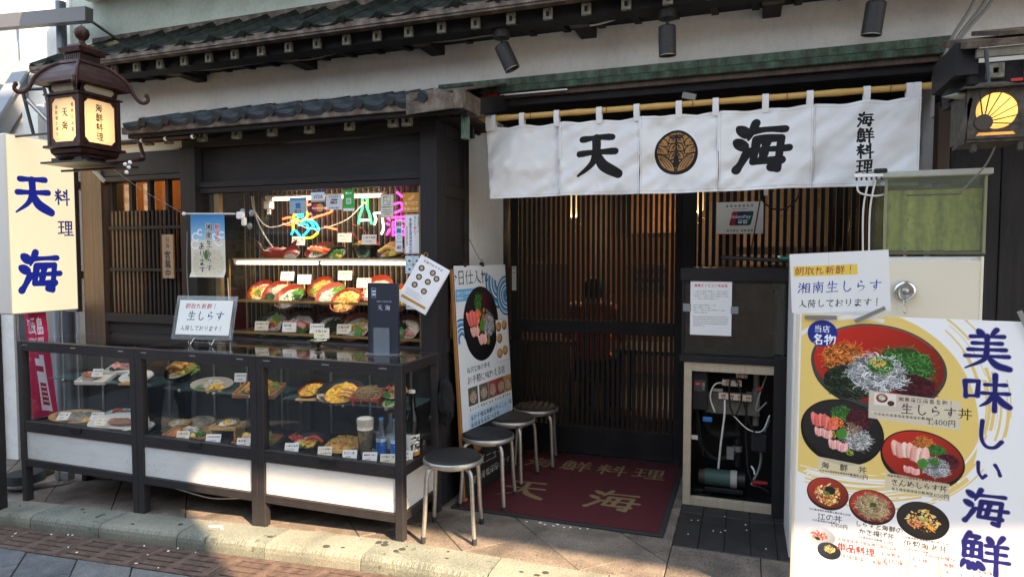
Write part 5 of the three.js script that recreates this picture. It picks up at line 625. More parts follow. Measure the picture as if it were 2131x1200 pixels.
  plate('long pale dish of grilled silver fish on the left case floor', [-4.55, D, -3.38], 0.19, 0.09, F.bamboo, [['greyfish', -0.07, 0, 0.06], ['greyfish', 0.05, -0.01, 0.06], ['egg', 0.1, 0.03, 0.03]], 0.15, 0.2); plate('white oval plate with one whole brown simmered fish in the left case', [-4.12, D, -3.36], 0.19, 0.11, F.white, [], 0.15, 0.28);
  const fish = thing('simmered_fish', 'whole brown simmered fish lying on the white oval plate', 'fish', [-4.1, D + 0.035, -3.36], 0.1); fish.rotation.x = 0.28; { const g = new THREE.SphereGeometry(1, 26, 14), p = g.attributes.position; for (let i = 0; i < p.count; i++) { const x = p.getX(i), b = Math.pow(Math.max(0, 1 - Math.abs((x + 0.15) / 1.15) ** 2.2), 0.7), e = x > 0.75 ? 1 + (x - 0.75) * 2 : 1; p.setXYZ(i, x * 0.12, p.getY(i) * 0.018, p.getZ(i) * (0.042 * (0.25 + 0.75 * b)) * e + 0.004 * nz(x * 4, 1)); } g.computeVertexNormals(); part(fish, 'body', g, F.brownFish); part(fish, 'tail_fin', extr([[0.1, -0.008], [0.15, -0.04], [0.14, 0], [0.15, 0.04], [0.1, 0.008]], 0.005).rotateX(PI / 2), F.brownFish); part(fish, 'dorsal_fin', extr([[-0.06, -0.035], [0.0, -0.058], [0.06, -0.03]], 0.004).rotateX(PI / 2), F.brownFish); part(fish, 'head_glaze', [lumpy(0.03, 0.016, 5).translate(-0.07, 0.006, 0)], std('#a3683a', 0.3)); }
  plate('grey dish of dried fish sticks at the back of the left case', [-4.32, D, -3.56], 0.12, 0.06, F.white, [['nori', 0, 0, 0.05], ['greyfish', 0.02, 0, 0.045], ['ebi', -0.03, 0, 0.05]], 0.1, 0.2); plate('small white dish with omelette at the right of the left case floor', [-3.86, D, -3.33], 0.065, 0.055, F.white, [['egg', 0.0, 0.02, 0.035], ['daikon', 0, -0.02, 0.03]], 0.1, 0.2);
  priceCard(2, 'cream price card on the silver fish dish', [-4.56, D + 0.02, -3.28], 0.08, 0.07, -0.9); priceCard(3, 'cream price card between the silver fish and the white plate', [-4.36, D + 0.02, -3.38], 0.09, 0.06, -0.8); priceCard(4, 'cream price card on the rim of the white oval plate', [-4.19, D + 0.02, -3.27], 0.08, 0.055, -0.8);
  one('white_cable', 'white cable sagging under the middle display case', 'cable', [tube([[-3.68, 0.1, -3.25], [-3.5, 0.05, -3.3], [-3.3, 0.015, -3.33], [-3.0, 0.06, -3.3], [-2.8, 0.09, -3.27]], 0.005, 6, 30)], M.cableWhite);
}
// ------------------------------------------------------------ lit window showcase
const neonM = (c, k = 5) => std('#ffffff', 0.4, { color: new THREE.Color(c), emissive: new THREE.Color(c), emissiveIntensity: k });
{
  const box = thing('window_showcase', 'lit glass showcase of model dishes in the black window bay', 'showcase'), Z0 = BZ - 0.045, Z1 = -4.17, back = std('#ffffff', 0.7, { map: noisy('#9a7a5a', '#755a42', '#b5967a', { n: 256, rep: 0.4, stretch: 0.15, seed: 71 }) });
  part(box, 'back_board', [span(-3.72, -1.93, 0.93, 2.12, Z1 - 0.02, Z1)], back); const bs = bx(0.02, 1.1, 0.02); for (let k = 0; k < 40; k++) { const o = part(box, 'back_slat', bs, M.blackWood); o.position.set(-3.68 + k * 0.0445, 1.55, Z1 + 0.012); }
  part(box, 'side_wall', [span(-3.745, -3.722, 0.93, 2.12, Z1, Z0)], M.blackWood); part(box, 'side_wall', [span(-1.952, -1.93, 0.93, 2.12, Z1, Z0 - 0.01)], M.warmWood); part(box, 'floor', [span(-3.72, -1.95, 1.0, 1.02, Z1, BZ - 0.05)], M.blackWood); part(box, 'ceiling', [span(-3.72, -1.95, 2.1, 2.12, Z1, Z0)], M.warmWood);
  part(box, 'front_pane', span(-3.72, -2.9, 1.016, 2.05, BZ - 0.034, BZ - 0.03), M.glass); part(box, 'front_pane', span(-2.9, -1.925, 1.016, 2.05, BZ - 0.026, BZ - 0.022), M.glass); for (const q of [span(-3.6, -3.555, 1.016, 2.05, BZ - 0.05, BZ - 0.015), span(-1.955, -1.93, 1.016, 2.05, BZ - 0.04, BZ - 0.01)]) part(box, 'sash', q, std('#8a7a5c', 0.4, { metalness: 0.6 }));
  for (const [y, z] of [[1.585, -3.82], [1.285, -3.8], [1.06, -3.78]]) { part(box, y > 1.5 ? 'glass_shelf' : 'shelf_board', span(-3.52, -1.96, y - 0.007, y, Z1 + 0.03, z), y > 1.5 ? M.glassEdge : M.brownWood); part(box, 'shelf_edge', [span(-3.52, -1.96, y - 0.012, y + 0.004, z, z + 0.008)], std('#9a7c45', 0.45, { metalness: 0.6 })); }
  part(box, 'upright', [span(-3.53, -3.52, 1.02, 2.05, Z1 + 0.02, Z1 + 0.03), span(-3.53, -3.515, 1.02, 1.58, -3.79, -3.78)], std('#9a7c45', 0.45, { metalness: 0.6 }));
  function tubeLamp(label, x0, x1, y, z, I) {
    const t = thing('fluorescent_tube', label, 'lamp', [(x0 + x1) / 2, y, z]), L = x1 - x0, m = std('#ffffff', 0.4, { emissive: new THREE.Color('#fff0c4'), emissiveIntensity: 1.1 });
    for (const s of [-1, 1]) { part(t, 'tube', cyl(0.011, 0.011, L / 2 - 0.03, 0, 0, 0, 12).rotateZ(PI / 2).translate(s * L / 4, 0, 0), m); part(t, 'end_cap', cyl(0.013, 0.013, 0.025, 0, 0, 0, 12).rotateZ(PI / 2).translate(s * L / 2, 0, 0), M.paper); } part(t, 'batten', [rb(L + 0.04, 0.012, 0.03, 0, 0.02, -0.005, 0.003)], M.paper);
    const a = new THREE.RectAreaLight(0xffedc8, I, L, 0.03); a.position.set(0, -0.014, 0); a.rotation.x = -PI / 2; a.castShadow = true; t.add(a); const b = new THREE.RectAreaLight(0xffedc8, I * 0.5, L, 0.03); b.position.set(0, 0, -0.014); b.castShadow = true; t.add(b);
  }
  tubeLamp('upper fluorescent tube along the top of the showcase window', -3.27, -2.34, 2.015, -3.95, 11); tubeLamp('long fluorescent tube under the top shelf of the showcase', -3.47, -2.04, 1.553, -3.8, 14);
  // model dishes. top shelf
  const T = 1.588; { const b = thing('sashimi_boat', 'dark lacquer boat of sashimi, leftmost on the showcase top shelf', 'food boat', [-3.25, T, -3.98], 0.1); b.rotation.x = 0.15;
    const hull = (s, m, n) => { const g = new THREE.CylinderGeometry(1, 0.55, 1, 28, 4, true), p = g.attributes.position; for (let i = 0; i < p.count; i++) { const x = p.getX(i), y = p.getY(i), z = p.getZ(i); p.setXYZ(i, x * 0.17 * s, (y + 0.5) * 0.055 + 0.075 * Math.pow(Math.abs(x), 3) * (y + 0.5), z * 0.062 * s); } g.computeVertexNormals(); part(b, n, g, m); }; hull(1, F.redL, 'hull'); hull(0.95, F.blackL, 'hull_lining'); part(b, 'boat_floor', [rb(0.2, 0.006, 0.06, 0, 0.006, 0, 0.002)], F.blackL); part(b, 'stand', [rb(0.16, 0.02, 0.05, 0, -0.0, 0, 0.003)], F.blackL); plateUp(b, [['daikon', -0.06, 0, 0.035], ['tuna', -0.02, 0.01, 0.05], ['pink', 0.05, 0.01, 0.05], ['salmon', 0.08, 0.0, 0.04], ['ginger', -0.1, 0.01, 0.02]], 0.045); }
  bowl('black bowl of salmon with shiso leaf on the showcase top shelf', [-2.86, T, -3.98], 0.55, 0.105, F.blackL, F.redIn, [['salmon', 0.1, 0.1, 0.5], ['shiso', -0.1, 0.2, 0.35], ['wakame', 0.35, -0.35, 0.3], ['pink', -0.3, -0.1, 0.4]]);
  { const b = thing('lacquer_box', 'black octagonal lacquer box of fried food on the showcase top shelf', 'food box', [-2.5, T, -3.98], 0.4); part(b, 'box', [cyl(0.1, 0.085, 0.085, 0, 0.05, 0, 8, true), cyl(0.085, 0.085, 0.006, 0, 0.012, 0, 8)], F.blackL); part(b, 'gold_rim', [new THREE.TorusGeometry(0.095, 0.003, 6, 8).rotateX(PI / 2).rotateY(PI / 8).translate(0, 0.092, 0)], M.brass); plateUp(b, [['kakiage', 0, 0, 0.085], ['cucumber', -0.05, 0.04, 0.03], ['ebi', 0.02, -0.02, 0.06]], 0.085); const w = part(b, 'lobster_feelers', [tube([[-0.04, 0.1, 0], [-0.1, 0.18, 0], [-0.14, 0.17, 0.02]], 0.003, 5, 16), tube([[0.02, 0.1, 0], [-0.02, 0.2, -0.02], [-0.1, 0.24, -0.02]], 0.003, 5, 16)], F.tuna); }
  bowl('dark plate bowl of fried cutlet and lemon at the right of the showcase top shelf', [-2.26, T, -3.93], 0.35, 0.095, F.blackL, F.blackL, [['shrimp', -0.05, -0.1, 0.55], ['lemon', 0.3, 0.4, 0.22], ['shiso', 0.2, -0.4, 0.4]], 0, 0.3);
  // middle shelf
  const m1 = 1.275, R = 0.11; const don = (label, x, z, y, o, i, tops, r = R) => bowl(label, [x, y, z], 0.8, r, o, i, tops);
  don('red lined bowl with shredded carrot, leftmost on the showcase middle shelf', -3.24, -4.0, m1 + 0.02, F.blackL, F.redIn, [['carrot', 0.35, 0, 0.35], ['wakame', -0.2, 0.35, 0.4], ['shirasu', -0.05, -0.1, 0.4], ['egg', -0.1, -0.25, 0.2]]);
  don('red lined bowl with shiso leaf, front second on the showcase middle shelf', -3.05, -3.9, m1 - 0.005, F.blackL, F.redIn, [['shirasu', -0.1, 0.2, 0.45], ['cucumber', 0.3, -0.2, 0.4], ['nori', 0.4, 0.1, 0.3], ['shiso', -0.05, 0.3, 0.35]]);
  don('dark rimmed bowl with whitebait in the centre of the showcase middle shelf', -2.74, -3.95, m1 + 0.01, F.blackL, std('#9c4a3c', 0.3), [['shirasu', -0.15, 0.2, 0.48], ['cucumber', 0.3, -0.25, 0.4], ['shiso', 0.0, 0.25, 0.3], ['nori', 0.35, 0.1, 0.28]]);
  don('wide red bowl of whitebait at the back of the showcase middle shelf', -2.42, -4.03, m1 + 0.05, F.redL, F.redIn, [['shirasu', 0, 0.15, 0.6], ['cabbage', 0.1, 0.1, 0.3]], 0.12);
  don('deep red bowl of mixed fritters behind the dark menu board', -2.57, -3.87, m1 - 0.02, F.redL, F.redIn, [['kakiage', 0, 0, 0.62], ['carrot', -0.2, 0.1, 0.3]], 0.105); don('red bowl with yellow egg at the right end of the showcase middle shelf', -2.2, -3.93, m1, F.redL, F.redIn, [['egg', 0, 0, 0.5], ['shiso', 0.1, 0.25, 0.35], ['cabbage', 0.2, -0.2, 0.4]], 0.11);
  don('black rimmed bowl of roe and egg at the back left of the showcase middle shelf', -3.42, -4.03, m1 + 0.03, F.blackL, F.redIn, [['roe', 0.2, 0, 0.4], ['egg', -0.3, 0.1, 0.35], ['shiso', 0, 0.3, 0.35]], 0.1); don('black bowl of fritters between the shiso bowl and the whitebait bowl', -2.9, -4.05, m1 + 0.06, F.blackL, F.redIn, [['kakiage', 0, 0, 0.5], ['cucumber', -0.3, 0.2, 0.3], ['carrot', 0.35, 0.1, 0.3]], 0.1); don('black bowl of tuna slices at the back right of the showcase middle shelf', -2.08, -4.04, m1 + 0.05, F.blackL, F.redIn, [['tuna', 0, 0, 0.5], ['daikon', -0.3, -0.2, 0.3], ['shiso', 0.3, 0.2, 0.3]], 0.1); don('small black bowl of pickled greens by the lacquer box on the top shelf', -2.68, -3.92, T, F.blackL, F.blackL, [['cucumber', 0, 0, 0.5], ['egg', 0.2, 0.2, 0.3]], 0.07); don('small black bowl of prawns beside the sashimi boat', -3.04, -3.9, T, F.blackL, F.redIn, [['ebi', 0, 0, 0.5], ['shirasu', -0.2, 0.1, 0.4]], 0.065);
  // bottom
  const b1 = 1.062; don('black bowl with red roe, leftmost on the showcase bottom shelf', -3.27, -3.98, b1, F.blackL, F.blackL, [['roe', 0.35, 0.05, 0.35], ['tuna', -0.2, 0.2, 0.35], ['ginger', 0, -0.1, 0.22], ['shiso', 0.1, -0.25, 0.35]], 0.122);
  don('black bowl with pink fish slices, second on the showcase bottom shelf', -3.02, -3.95, b1, F.blackL, F.blackL, [['pink', -0.1, 0.1, 0.5], ['tuna', 0.35, -0.05, 0.3], ['cucumber', 0.4, 0.25, 0.25], ['daikon', -0.2, -0.25, 0.3]], 0.122); don('black bowl of purple seaweed, third on the showcase bottom shelf', -2.78, -3.97, b1, F.blackL, F.blackL, [['wakame', 0.2, 0, 0.45], ['egg', -0.15, 0.25, 0.35]], 0.122);
  don('large red bowl with egg and shell on the showcase bottom shelf', -2.53, -3.93, b1, F.redL, std('#6e2618', 0.25), [['egg', 0.15, -0.05, 0.4], ['shiso', 0.3, 0.3, 0.35], ['shirasu', -0.1, 0.3, 0.35], ['lemon', -0.25, 0, 0.2]], 0.122); don('large dark red bowl at the right end of the showcase bottom shelf', -2.15, -3.92, b1, F.redL, std('#54231a', 0.25), [['wakame', -0.2, 0, 0.4], ['shiso', 0, 0.3, 0.35], ['pink', 0.2, 0.2, 0.3]], 0.122);
  const pc = (i, label, x, y, z, s) => priceCard(i, label, [x, y, z], 0.1, 0.068, -0.25, 0.3, s);
  pc(5, 'cream price card above the leftmost middle shelf bowl', -3.2, 1.42, -4.02, true); pc(6, 'cream price card above the shiso leaf bowl', -3.02, 1.4, -3.98, true); pc(7, 'cream price card above the central whitebait bowl', -2.7, 1.43, -4.02, true); pc(1, 'cream price card above the fritter bowl', -2.52, 1.38, -3.98, true); pc(3, 'cream price card by the salmon bowl on the top shelf', -2.72, 1.7, -4.05, true); pc(0, 'white price card before the lacquer box on the top shelf', -2.4, 1.68, -3.86, false); pc(2, 'grey price card behind the sashimi boat', -3.12, 1.68, -4.05, true);
  pc(4, 'cream price card at the roe bowl on the bottom shelf', -3.29, 1.065, -3.84, false); pc(5, 'cream price card at the pink fish bowl on the bottom shelf', -3.04, 1.065, -3.83, false); pc(6, 'cream price card at the seaweed bowl on the bottom shelf', -2.8, 1.066, -3.82, false); pc(7, 'cream price card in the large red bowl on the bottom shelf', -2.58, 1.07, -3.82, false);
  // neon signs: drawn on a lattice of centimetres around (-3.29, 1.865)
  const Q = (px, py) => [-3.29 + (px - 590) * 0.00425, 1.865 - (py - 460) * 0.0034, 0], line = (...a) => { const o = []; for (let i = 0; i < a.length; i += 2) o.push(Q(a[i], a[i + 1])); return tube(o, 0.0075, 6, o.length * 7); }, nb = (name, label, list) => { const t = thing(name, label, 'neon sign', [0, 0, -4.1]); for (const [n, gs, c, k] of list) part(t, n, gs, neonM(c, k)); return t; };
  const fish = nb('neon_sign', 'neon sign of chopsticks holding a blue fish in the showcase', [['orange_chopsticks', [line(588, 455, 605, 452, 622, 460, 604, 468, 588, 466), line(640, 448, 680, 434, 692, 440, 660, 452, 642, 458), line(676, 474, 700, 480), line(640, 414, 640, 425, 652, 422, 650, 410)], '#ff5a32', 1.6], ['yellow_loop', [line(612, 448, 622, 438, 638, 440, 640, 450, 628, 460, 612, 456, 612, 448), line(632, 498, 650, 496, 662, 486), line(610, 462, 610, 480)], '#ffd21a', 1.6], ['blue_fish', [line(622, 470, 640, 458, 656, 464, 664, 482, 648, 476, 634, 490, 630, 492), line(628, 466, 640, 470, 642, 480), line(642, 460, 652, 470, 654, 478), line(606, 490, 612, 480, 624, 492), line(618, 448, 632, 446), line(620, 453, 632, 450)], '#18b8e6', 1.6]]);
  nb('neon_sign', 'green neon sake bottle outline with white cup in the showcase', [['green_bottle', [line(744, 470, 748, 448, 752, 435, 752, 418, 756, 413, 761, 418, 761, 435, 766, 450, 769, 470)], '#2ee066', 1.5], ['yellow_neck', [line(752, 425, 761, 425)], '#ffd21a', 1.6], ['white_cup', [line(748, 462, 768, 461), line(774, 448, 786, 447), line(774, 448, 778, 460, 774, 472), line(790, 458, 792, 480, 788, 492)], '#e8f4ff', 1.5]]);
  { const t = thing('neon_sign', 'pink neon sign of the character for sake in the showcase', 'neon sign', [0, 0, -4.1]), gs = []; for (const st of strokesOf('酒')) gs.push(tube(st.map(([x, y]) => { const q = Q(796 + x * 0.4, 452 + y * 0.46); return q; }).concat(st.length < 2 ? [] : []), 0.0075, 6, st.length * 6)); gs.push(line(818, 405, 828, 415), line(812, 430, 826, 428, 828, 440, 814, 448)); part(t, 'pink_strokes', gs, neonM('#ff2fb4', 1.7)); }
  const w = thing('power_leads', 'bundle of white leads and adapters in the showcase corner', 'cable'); part(w, 'lead', [tube([[-3.5, 2.05, -4.0], [-3.47, 1.95, -3.99], [-3.35, 1.82, -4.0], [-3.15, 1.86, -4.05]], 0.005, 6, 30)], M.cableWhite); part(w, 'lead', [tube([[-3.5, 2.05, -4.02], [-3.46, 1.9, -4.0], [-3.38, 1.75, -4.0], [-3.28, 1.65, -3.98]], 0.005, 6, 30)], M.cableWhite); part(w, 'lead', [tube([[-3.2, 1.87, -4.06], [-3.0, 1.8, -4.05], [-2.7, 1.86, -4.04], [-2.55, 1.97, -4.03]], 0.004, 6, 30)], M.cableWhite); part(w, 'adapter', [rb(0.06, 0.06, 0.05, -3.34, 1.98, -4.0, 0.006), rb(0.05, 0.03, 0.04, -3.32, 2.03, -3.98, 0.006)], M.paper); part(w, 'plug', [rb(0.012, 0.04, 0.012, -3.35, 1.93, -4.0, 0.003), rb(0.012, 0.04, 0.012, -3.33, 1.93, -4.0, 0.003)], M.paper);
}
// ------------------------------------------------------------ stickers on the showcase glass
{
  const Z = BZ - 0.0205, st = (label, x0, x1, y0, y1, px, draw) => cardThing('window_sticker', label, 'sticker', x1 - x0, y1 - y0, 0.001, printed(px, Math.round(px * (y1 - y0) / (x1 - x0)), draw, 0.5), [(x0 + x1) / 2, (y0 + y1) / 2, Z], 0, 0, 0, M.paper, 'stickers on the showcase glass');
  const bg = (c, w, h, f) => { c.fillStyle = f; c.fillRect(0, 0, w, h); };
  st('grey and blue payment sticker, leftmost on the showcase glass', -2.95, -2.81, 1.89, 2.0, 128, (c, w, h) => { bg(c, w, h, '#9fb0b8'); c.fillStyle = '#4d8fc0'; c.fillRect(0, 0, w, h * 0.2); c.fillStyle = '#1f6fb8'; c.fillRect(46, 34, 36, 34); write(c, '支付', 34, 74, 26, { brush: 0, w: 0.1 }); });
  st('stacked card brand sticker with blue lettering and two circles', -2.775, -2.665, 1.885, 2.04, 160, (c, w, h) => { bg(c, w, h, '#dfe2e6'); c.fillStyle = '#20408f'; c.fillRect(0, 0, w, 14); latin(c, 'VISA', w / 2, 30, 50, '#1d3a86', 'italic bold'); c.fillStyle = '#d99a2b'; c.fillRect(0, 92, w, 10); c.fillStyle = '#1d2350'; c.fillRect(0, 106, w, h - 106); c.fillStyle = '#c8302a'; c.beginPath(); c.arc(56, 165, 42, 0, 7); c.fill(); c.fillStyle = '#e09a2c'; c.beginPath(); c.arc(104, 165, 42, 0, 7); c.fill(); latin(c, 'MasterCard', w / 2, 152, 26, '#f4f4f4', 'italic bold'); });
  const union = (c, x, y, s) => { c.save(); c.translate(x, y); c.transform(1, 0, -0.2, 1, 0, 0); c.fillStyle = '#b8242e'; c.fillRect(0, 0, s * 0.5, s * 0.62); c.fillStyle = '#1d3a5c'; c.fillRect(s * 0.3, 0, s * 0.45, s * 0.62); c.fillStyle = '#10514e'; c.fillRect(s * 0.62, 0, s * 0.4, s * 0.62); c.restore(); latin(c, 'UnionPay', x + s * 0.48, y + s * 0.12, s * 0.22, '#f2f2f0', 'italic bold'); write(c, '銀聯', x + s * 0.4, y + s * 0.34, s * 0.2, { brush: 0, w: 0.12, color: '#f2f2f0' }); };
  st('pale card brand sticker to the right of the two circle sticker', -2.655, -2.53, 1.91, 2.01, 160, (c, w, h) => { bg(c, w, h, '#cfd3d6'); write(c, '歓迎使用卡', 30, 8, 18, { brush: 0, w: 0.1 }); union(c, 50, 36, 66); write(c, '精彩人生相伴', 26, h - 24, 16, { brush: 0, w: 0.1 }); });
  st('bright green payment sticker on the showcase glass', -2.52, -2.435, 1.9, 2.04, 128, (c, w, h) => { bg(c, w, h, '#2fa83c'); c.fillStyle = '#ffffff'; c.beginPath(); c.arc(40, 34, 12, 0, 7); c.fill(); latin(c, 'PAY', 80, 24, 22, '#fff'); c.fillStyle = '#d9e6dc'; c.fillRect(36, 86, 56, 56); c.fillStyle = '#8fae97'; c.fillRect(44, 94, 40, 40); c.fillStyle = '#e7ece8'; c.fillRect(0, h - 26, w, 26); });
  st('cream sticker with two square pictograms and small text on the glass', -2.24, -2.14, 1.85, 2.0, 160, (c, w, h) => { bg(c, w, h, '#d5cfbd'); c.strokeStyle = '#3a352c'; c.lineWidth = 4; c.strokeRect(5, 5, w - 10, h - 10); c.strokeRect(40, 24, 80, 84); c.strokeRect(46, 30, 34, 34); c.beginPath(); c.arc(96, 84, 15, 0, 7); c.stroke(); write(c, '喫煙専用室あり', 18, 122, 17, { brush: 0, w: 0.13 }); latin(c, 'Designated', w / 2, 150, 18, '#333'); latin(c, 'smoking room', w / 2, 172, 18, '#333'); latin(c, 'available', w / 2, 194, 18, '#333'); });
  st('orange square sticker with white lettering at the top right of the glass', -2.075, -1.955, 1.88, 2.005, 160, (c, w, h) => { bg(c, w, h, '#cf8a1e'); c.strokeStyle = '#f3e6cb'; c.lineWidth = 5; c.beginPath(); c.moveTo(48, 58); c.lineTo(108, 18); c.moveTo(60, 66); c.lineTo(116, 30); c.stroke(); write(c, '食べログ', 14, 74, 33, { brush: 0, w: 0.11, color: '#f6ead4', step: 1.03 }); write(c, '話題のお店', 12, 122, 27, { brush: 0, w: 0.11, color: '#f6ead4', step: 1.03 }); });
  st('tall white hygiene association sticker with blue and red vertical text', -2.065, -1.94, 1.615, 1.87, 192, (c, w, h) => { bg(c, w, h, '#e9e6e4'); c.strokeStyle = '#a03a3a'; c.lineWidth = 6; c.strokeRect(6, 6, w - 12, h - 12); write(c, '食品衛生協会会員の店', 52, 40, 34, { v: 1, brush: 0, w: 0.12, color: '#23307c', step: 1.0 }); write(c, '積み重ねて60年', 146, 22, 26, { v: 1, brush: 0, w: 0.1, step: 1.02 }); write(c, 'だから', 104, 22, 30, { v: 1, brush: 0, w: 0.11, color: '#2f8a3c' }); write(c, '安心！', 104, 122, 32, { v: 1, brush: 0, w: 0.12, color: '#c22a2a' }); write(c, '神奈川県食品衛生協会', 20, 120, 18, { v: 1, brush: 0, w: 0.1, color: '#333' }); });
  st('narrow white strip of small card logos on the glass', -2.13, -2.08, 1.63, 1.835, 64, (c, w, h) => { bg(c, w, h, '#d6dadd'); c.fillStyle = '#2a4f9e'; c.fillRect(8, 18, 14, 34); c.fillStyle = '#b22c30'; c.fillRect(25, 18, 14, 34); c.fillStyle = '#2f8a3c'; c.fillRect(42, 18, 14, 34); c.fillStyle = '#2f77bd'; c.fillRect(12, 72, 40, 36); c.strokeStyle = '#3d5ca0'; c.lineWidth = 3; c.beginPath(); c.arc(32, 140, 14, 0, 7); c.stroke(); latin(c, 'DISCOVER', 32, 176, 11, '#333'); union(c, 14, 214, 40); });
  st('pale sticker with four round cartoons below the hygiene sticker', -2.06, -1.945, 1.49, 1.605, 128, (c, w, h) => { bg(c, w, h, '#b9ccd2'); for (const [x, y, k] of [[34, 34, '#3f8a6a'], [94, 34, '#5c6f7c'], [34, 94, '#2f6fa0'], [94, 94, '#3c7c58']]) { c.fillStyle = '#d4dfe2'; c.beginPath(); c.arc(x, y, 25, 0, 7); c.fill(); c.fillStyle = k; c.beginPath(); c.ellipse(x, y + 4, 12, 9, 0.4, 0, 7); c.fill(); } c.fillStyle = '#c0405c'; c.beginPath(); c.arc(64, 64, 8, 0, 7); c.fill(); });
  st('white no smoking sticker partly behind the hanging booklet', -2.055, -1.955, 1.26, 1.41, 128, (c, w, h) => { bg(c, w, h, '#e4e2df'); c.strokeStyle = '#c02a2a'; c.lineWidth = 9; c.beginPath(); c.arc(70, 66, 46, 0, 7); c.moveTo(38, 34); c.lineTo(102, 98); c.stroke(); c.fillStyle = '#222'; c.fillRect(44, 60, 50, 9); write(c, '禁煙', 18, 126, 26, { brush: 0, w: 0.14 }); latin(c, 'NO SMOKING', w / 2, 160, 19, '#222'); });
}
// ------------------------------------------------------------ things on and around the cases
{
  const a = thing('acrylic_sign', 'clear acrylic plate holding a handwritten whitebait notice on the case', 'sign', [-3.43, 1.012, -3.42], 0.12); a.rotation.order = 'YXZ';
  const tilt = new THREE.Group(); tilt.name = 'plate'; tilt.rotation.x = -0.25; tilt.position.y = 0.03; a.add(tilt); part(tilt, 'acrylic_sheet', [rb(0.47, 0.3, 0.006, 0, 0.15, 0, 0.003)], new THREE.MeshPhysicalMaterial({ color: 0xe8eeee, transmission: 0.9, roughness: 0.08, thickness: 0 }));
  const pap = card(tilt, 'notice_paper', 0.41, 0.235, 0.001, printed(512, 294, (c, w, h) => { c.fillStyle = '#e9eae4'; c.fillRect(0, 0, w, h); write(c, '朝取れ新鮮！', 62, 26, 48, { w: 0.08, color: '#a4332f', slant: 0.15, step: 1.08 }); write(c, '生しらす', 92, 92, 82, { w: 0.095, color: '#1e2b66', slant: 0.12, step: 1.1 }); write(c, '入荷しております！', 40, 216, 44, { w: 0.08, color: '#1a1a1c', slant: 0.1, step: 1.04 }); }, 0.8)); pap.position.set(0, 0.15, 0.004);
  part(a, 'stand', [tube([[-0.06, 0.04, -0.01], [-0.06, 0.0, 0.04], [-0.06, 0.03, 0.05]], 0.003, 6, 12), tube([[0.1, 0.04, -0.01], [0.1, 0.0, 0.04], [0.1, 0.03, 0.05]], 0.003, 6, 12), bar([-0.1, 0.003, -0.06], [0.14, 0.003, -0.06], 0.003)], M.chrome);
  const mb = thing('menu_board', 'tall dark navy menu folder standing in a clear holder on the right case', 'menu', [-2.05, 1.012, -3.45], 0.05); const navy = printed(256, 544, (c, w, h) => { c.fillStyle = '#2b2f3b'; c.fillRect(0, 0, w, h); c.fillStyle = '#1d2029'; c.fillRect(0, 0, 16, h); c.strokeStyle = '#c6ccd6'; c.lineWidth = 2; c.strokeRect(34, 40, 36, 72); c.fillStyle = '#b9c6d8'; c.fillRect(38, 56, 30, 16); c.fillRect(38, 80, 30, 18); write(c, '湘南江の島魚料理', 76, 134, 15, { brush: 0, w: 0.09, color: '#c9cdd4' }); write(c, '天', 82, 166, 46, { w: 0.07, color: '#d6d9de' }); write(c, '海', 148, 166, 46, { w: 0.07, color: '#d6d9de' }); }, 0.5);
  const nb = card(mb, 'folder', 0.2, 0.425, 0.022, navy, std('#2b2f3b', 0.5)); nb.position.set(0, 0.216, 0); part(mb, 'holder', [span(-0.06, 0.045, 0.0, 0.16, 0.014, 0.018), span(-0.1, 0.1, 0, 0.006, -0.05, 0.06)], new THREE.MeshPhysicalMaterial({ color: 0xdfe6ec, transmission: 0.85, roughness: 0.1, thickness: 0 }));
  const fb = thing('footed_dish', 'small dark footed dish with greens on the case top', 'dish', [-2.5, 1.012, -3.42]); part(fb, 'dish', [lathe([[0.025, 0], [0.022, 0.008], [0.009, 0.014], [0.009, 0.035], [0.055, 0.05], [0.066, 0.066], [0.062, 0.067], [0.05, 0.055], [0.001, 0.048]], 28)], F.blackL); plateUp(fb, [['cucumber', 0, 0, 0.035], ['shirasu', 0.01, 0.01, 0.025]], 0.056); priceCard(7, 'white price card standing in the footed dish', [-2.48, 1.09, -3.43], 0.1, 0.065, -0.05, 0.2, true);
  const bk = thing('menu_booklet', 'white menu booklet hung by its corner from the black corner post', 'menu', [-1.86, 1.6, -3.64], 0.35); bk.rotation.order = 'YXZ'; const sub = new THREE.Group(); sub.name = 'pages'; sub.rotation.z = -0.52; bk.add(sub);
  const bp = printed(256, 400, (c, w, h) => { c.fillStyle = '#e9ebee'; c.fillRect(0, 0, w, h); write(c, '天海のおすすめ', 36, 20, 24, { w: 0.07 }); for (const [x, y] of [[54, 80], [150, 70], [198, 96], [70, 150], [150, 150], [70, 220], [160, 230]]) { c.fillStyle = '#2b2622'; c.beginPath(); c.arc(x, y + 14, 24, 0, 7); c.fill(); c.fillStyle = '#b9a184'; c.beginPath(); c.arc(x, y + 14, 14, 0, 7); c.fill(); } for (let i = 0; i < 6; i++) { c.fillStyle = '#8d8f94'; c.fillRect(30, 280 + i * 9, 110 + 60 * ((i * 37) % 3) / 3, 2); } c.fillStyle = '#b98b3e'; c.fillRect(20, 346, w - 40, 22); }, 0.55);
  for (let k = 0; k < 5; k++) { const p = card(sub, 'page', 0.2, 0.315, 0.0016, bp); p.position.set(0.07 + k * 0.0012, -0.16 - k * 0.001, -0.004 * k); p.rotation.y = 0.012 * k; } part(bk, 'ring', [new THREE.TorusGeometry(0.012, 0.0025, 8, 16).translate(0.0, 0.01, 0.002)], M.brass);
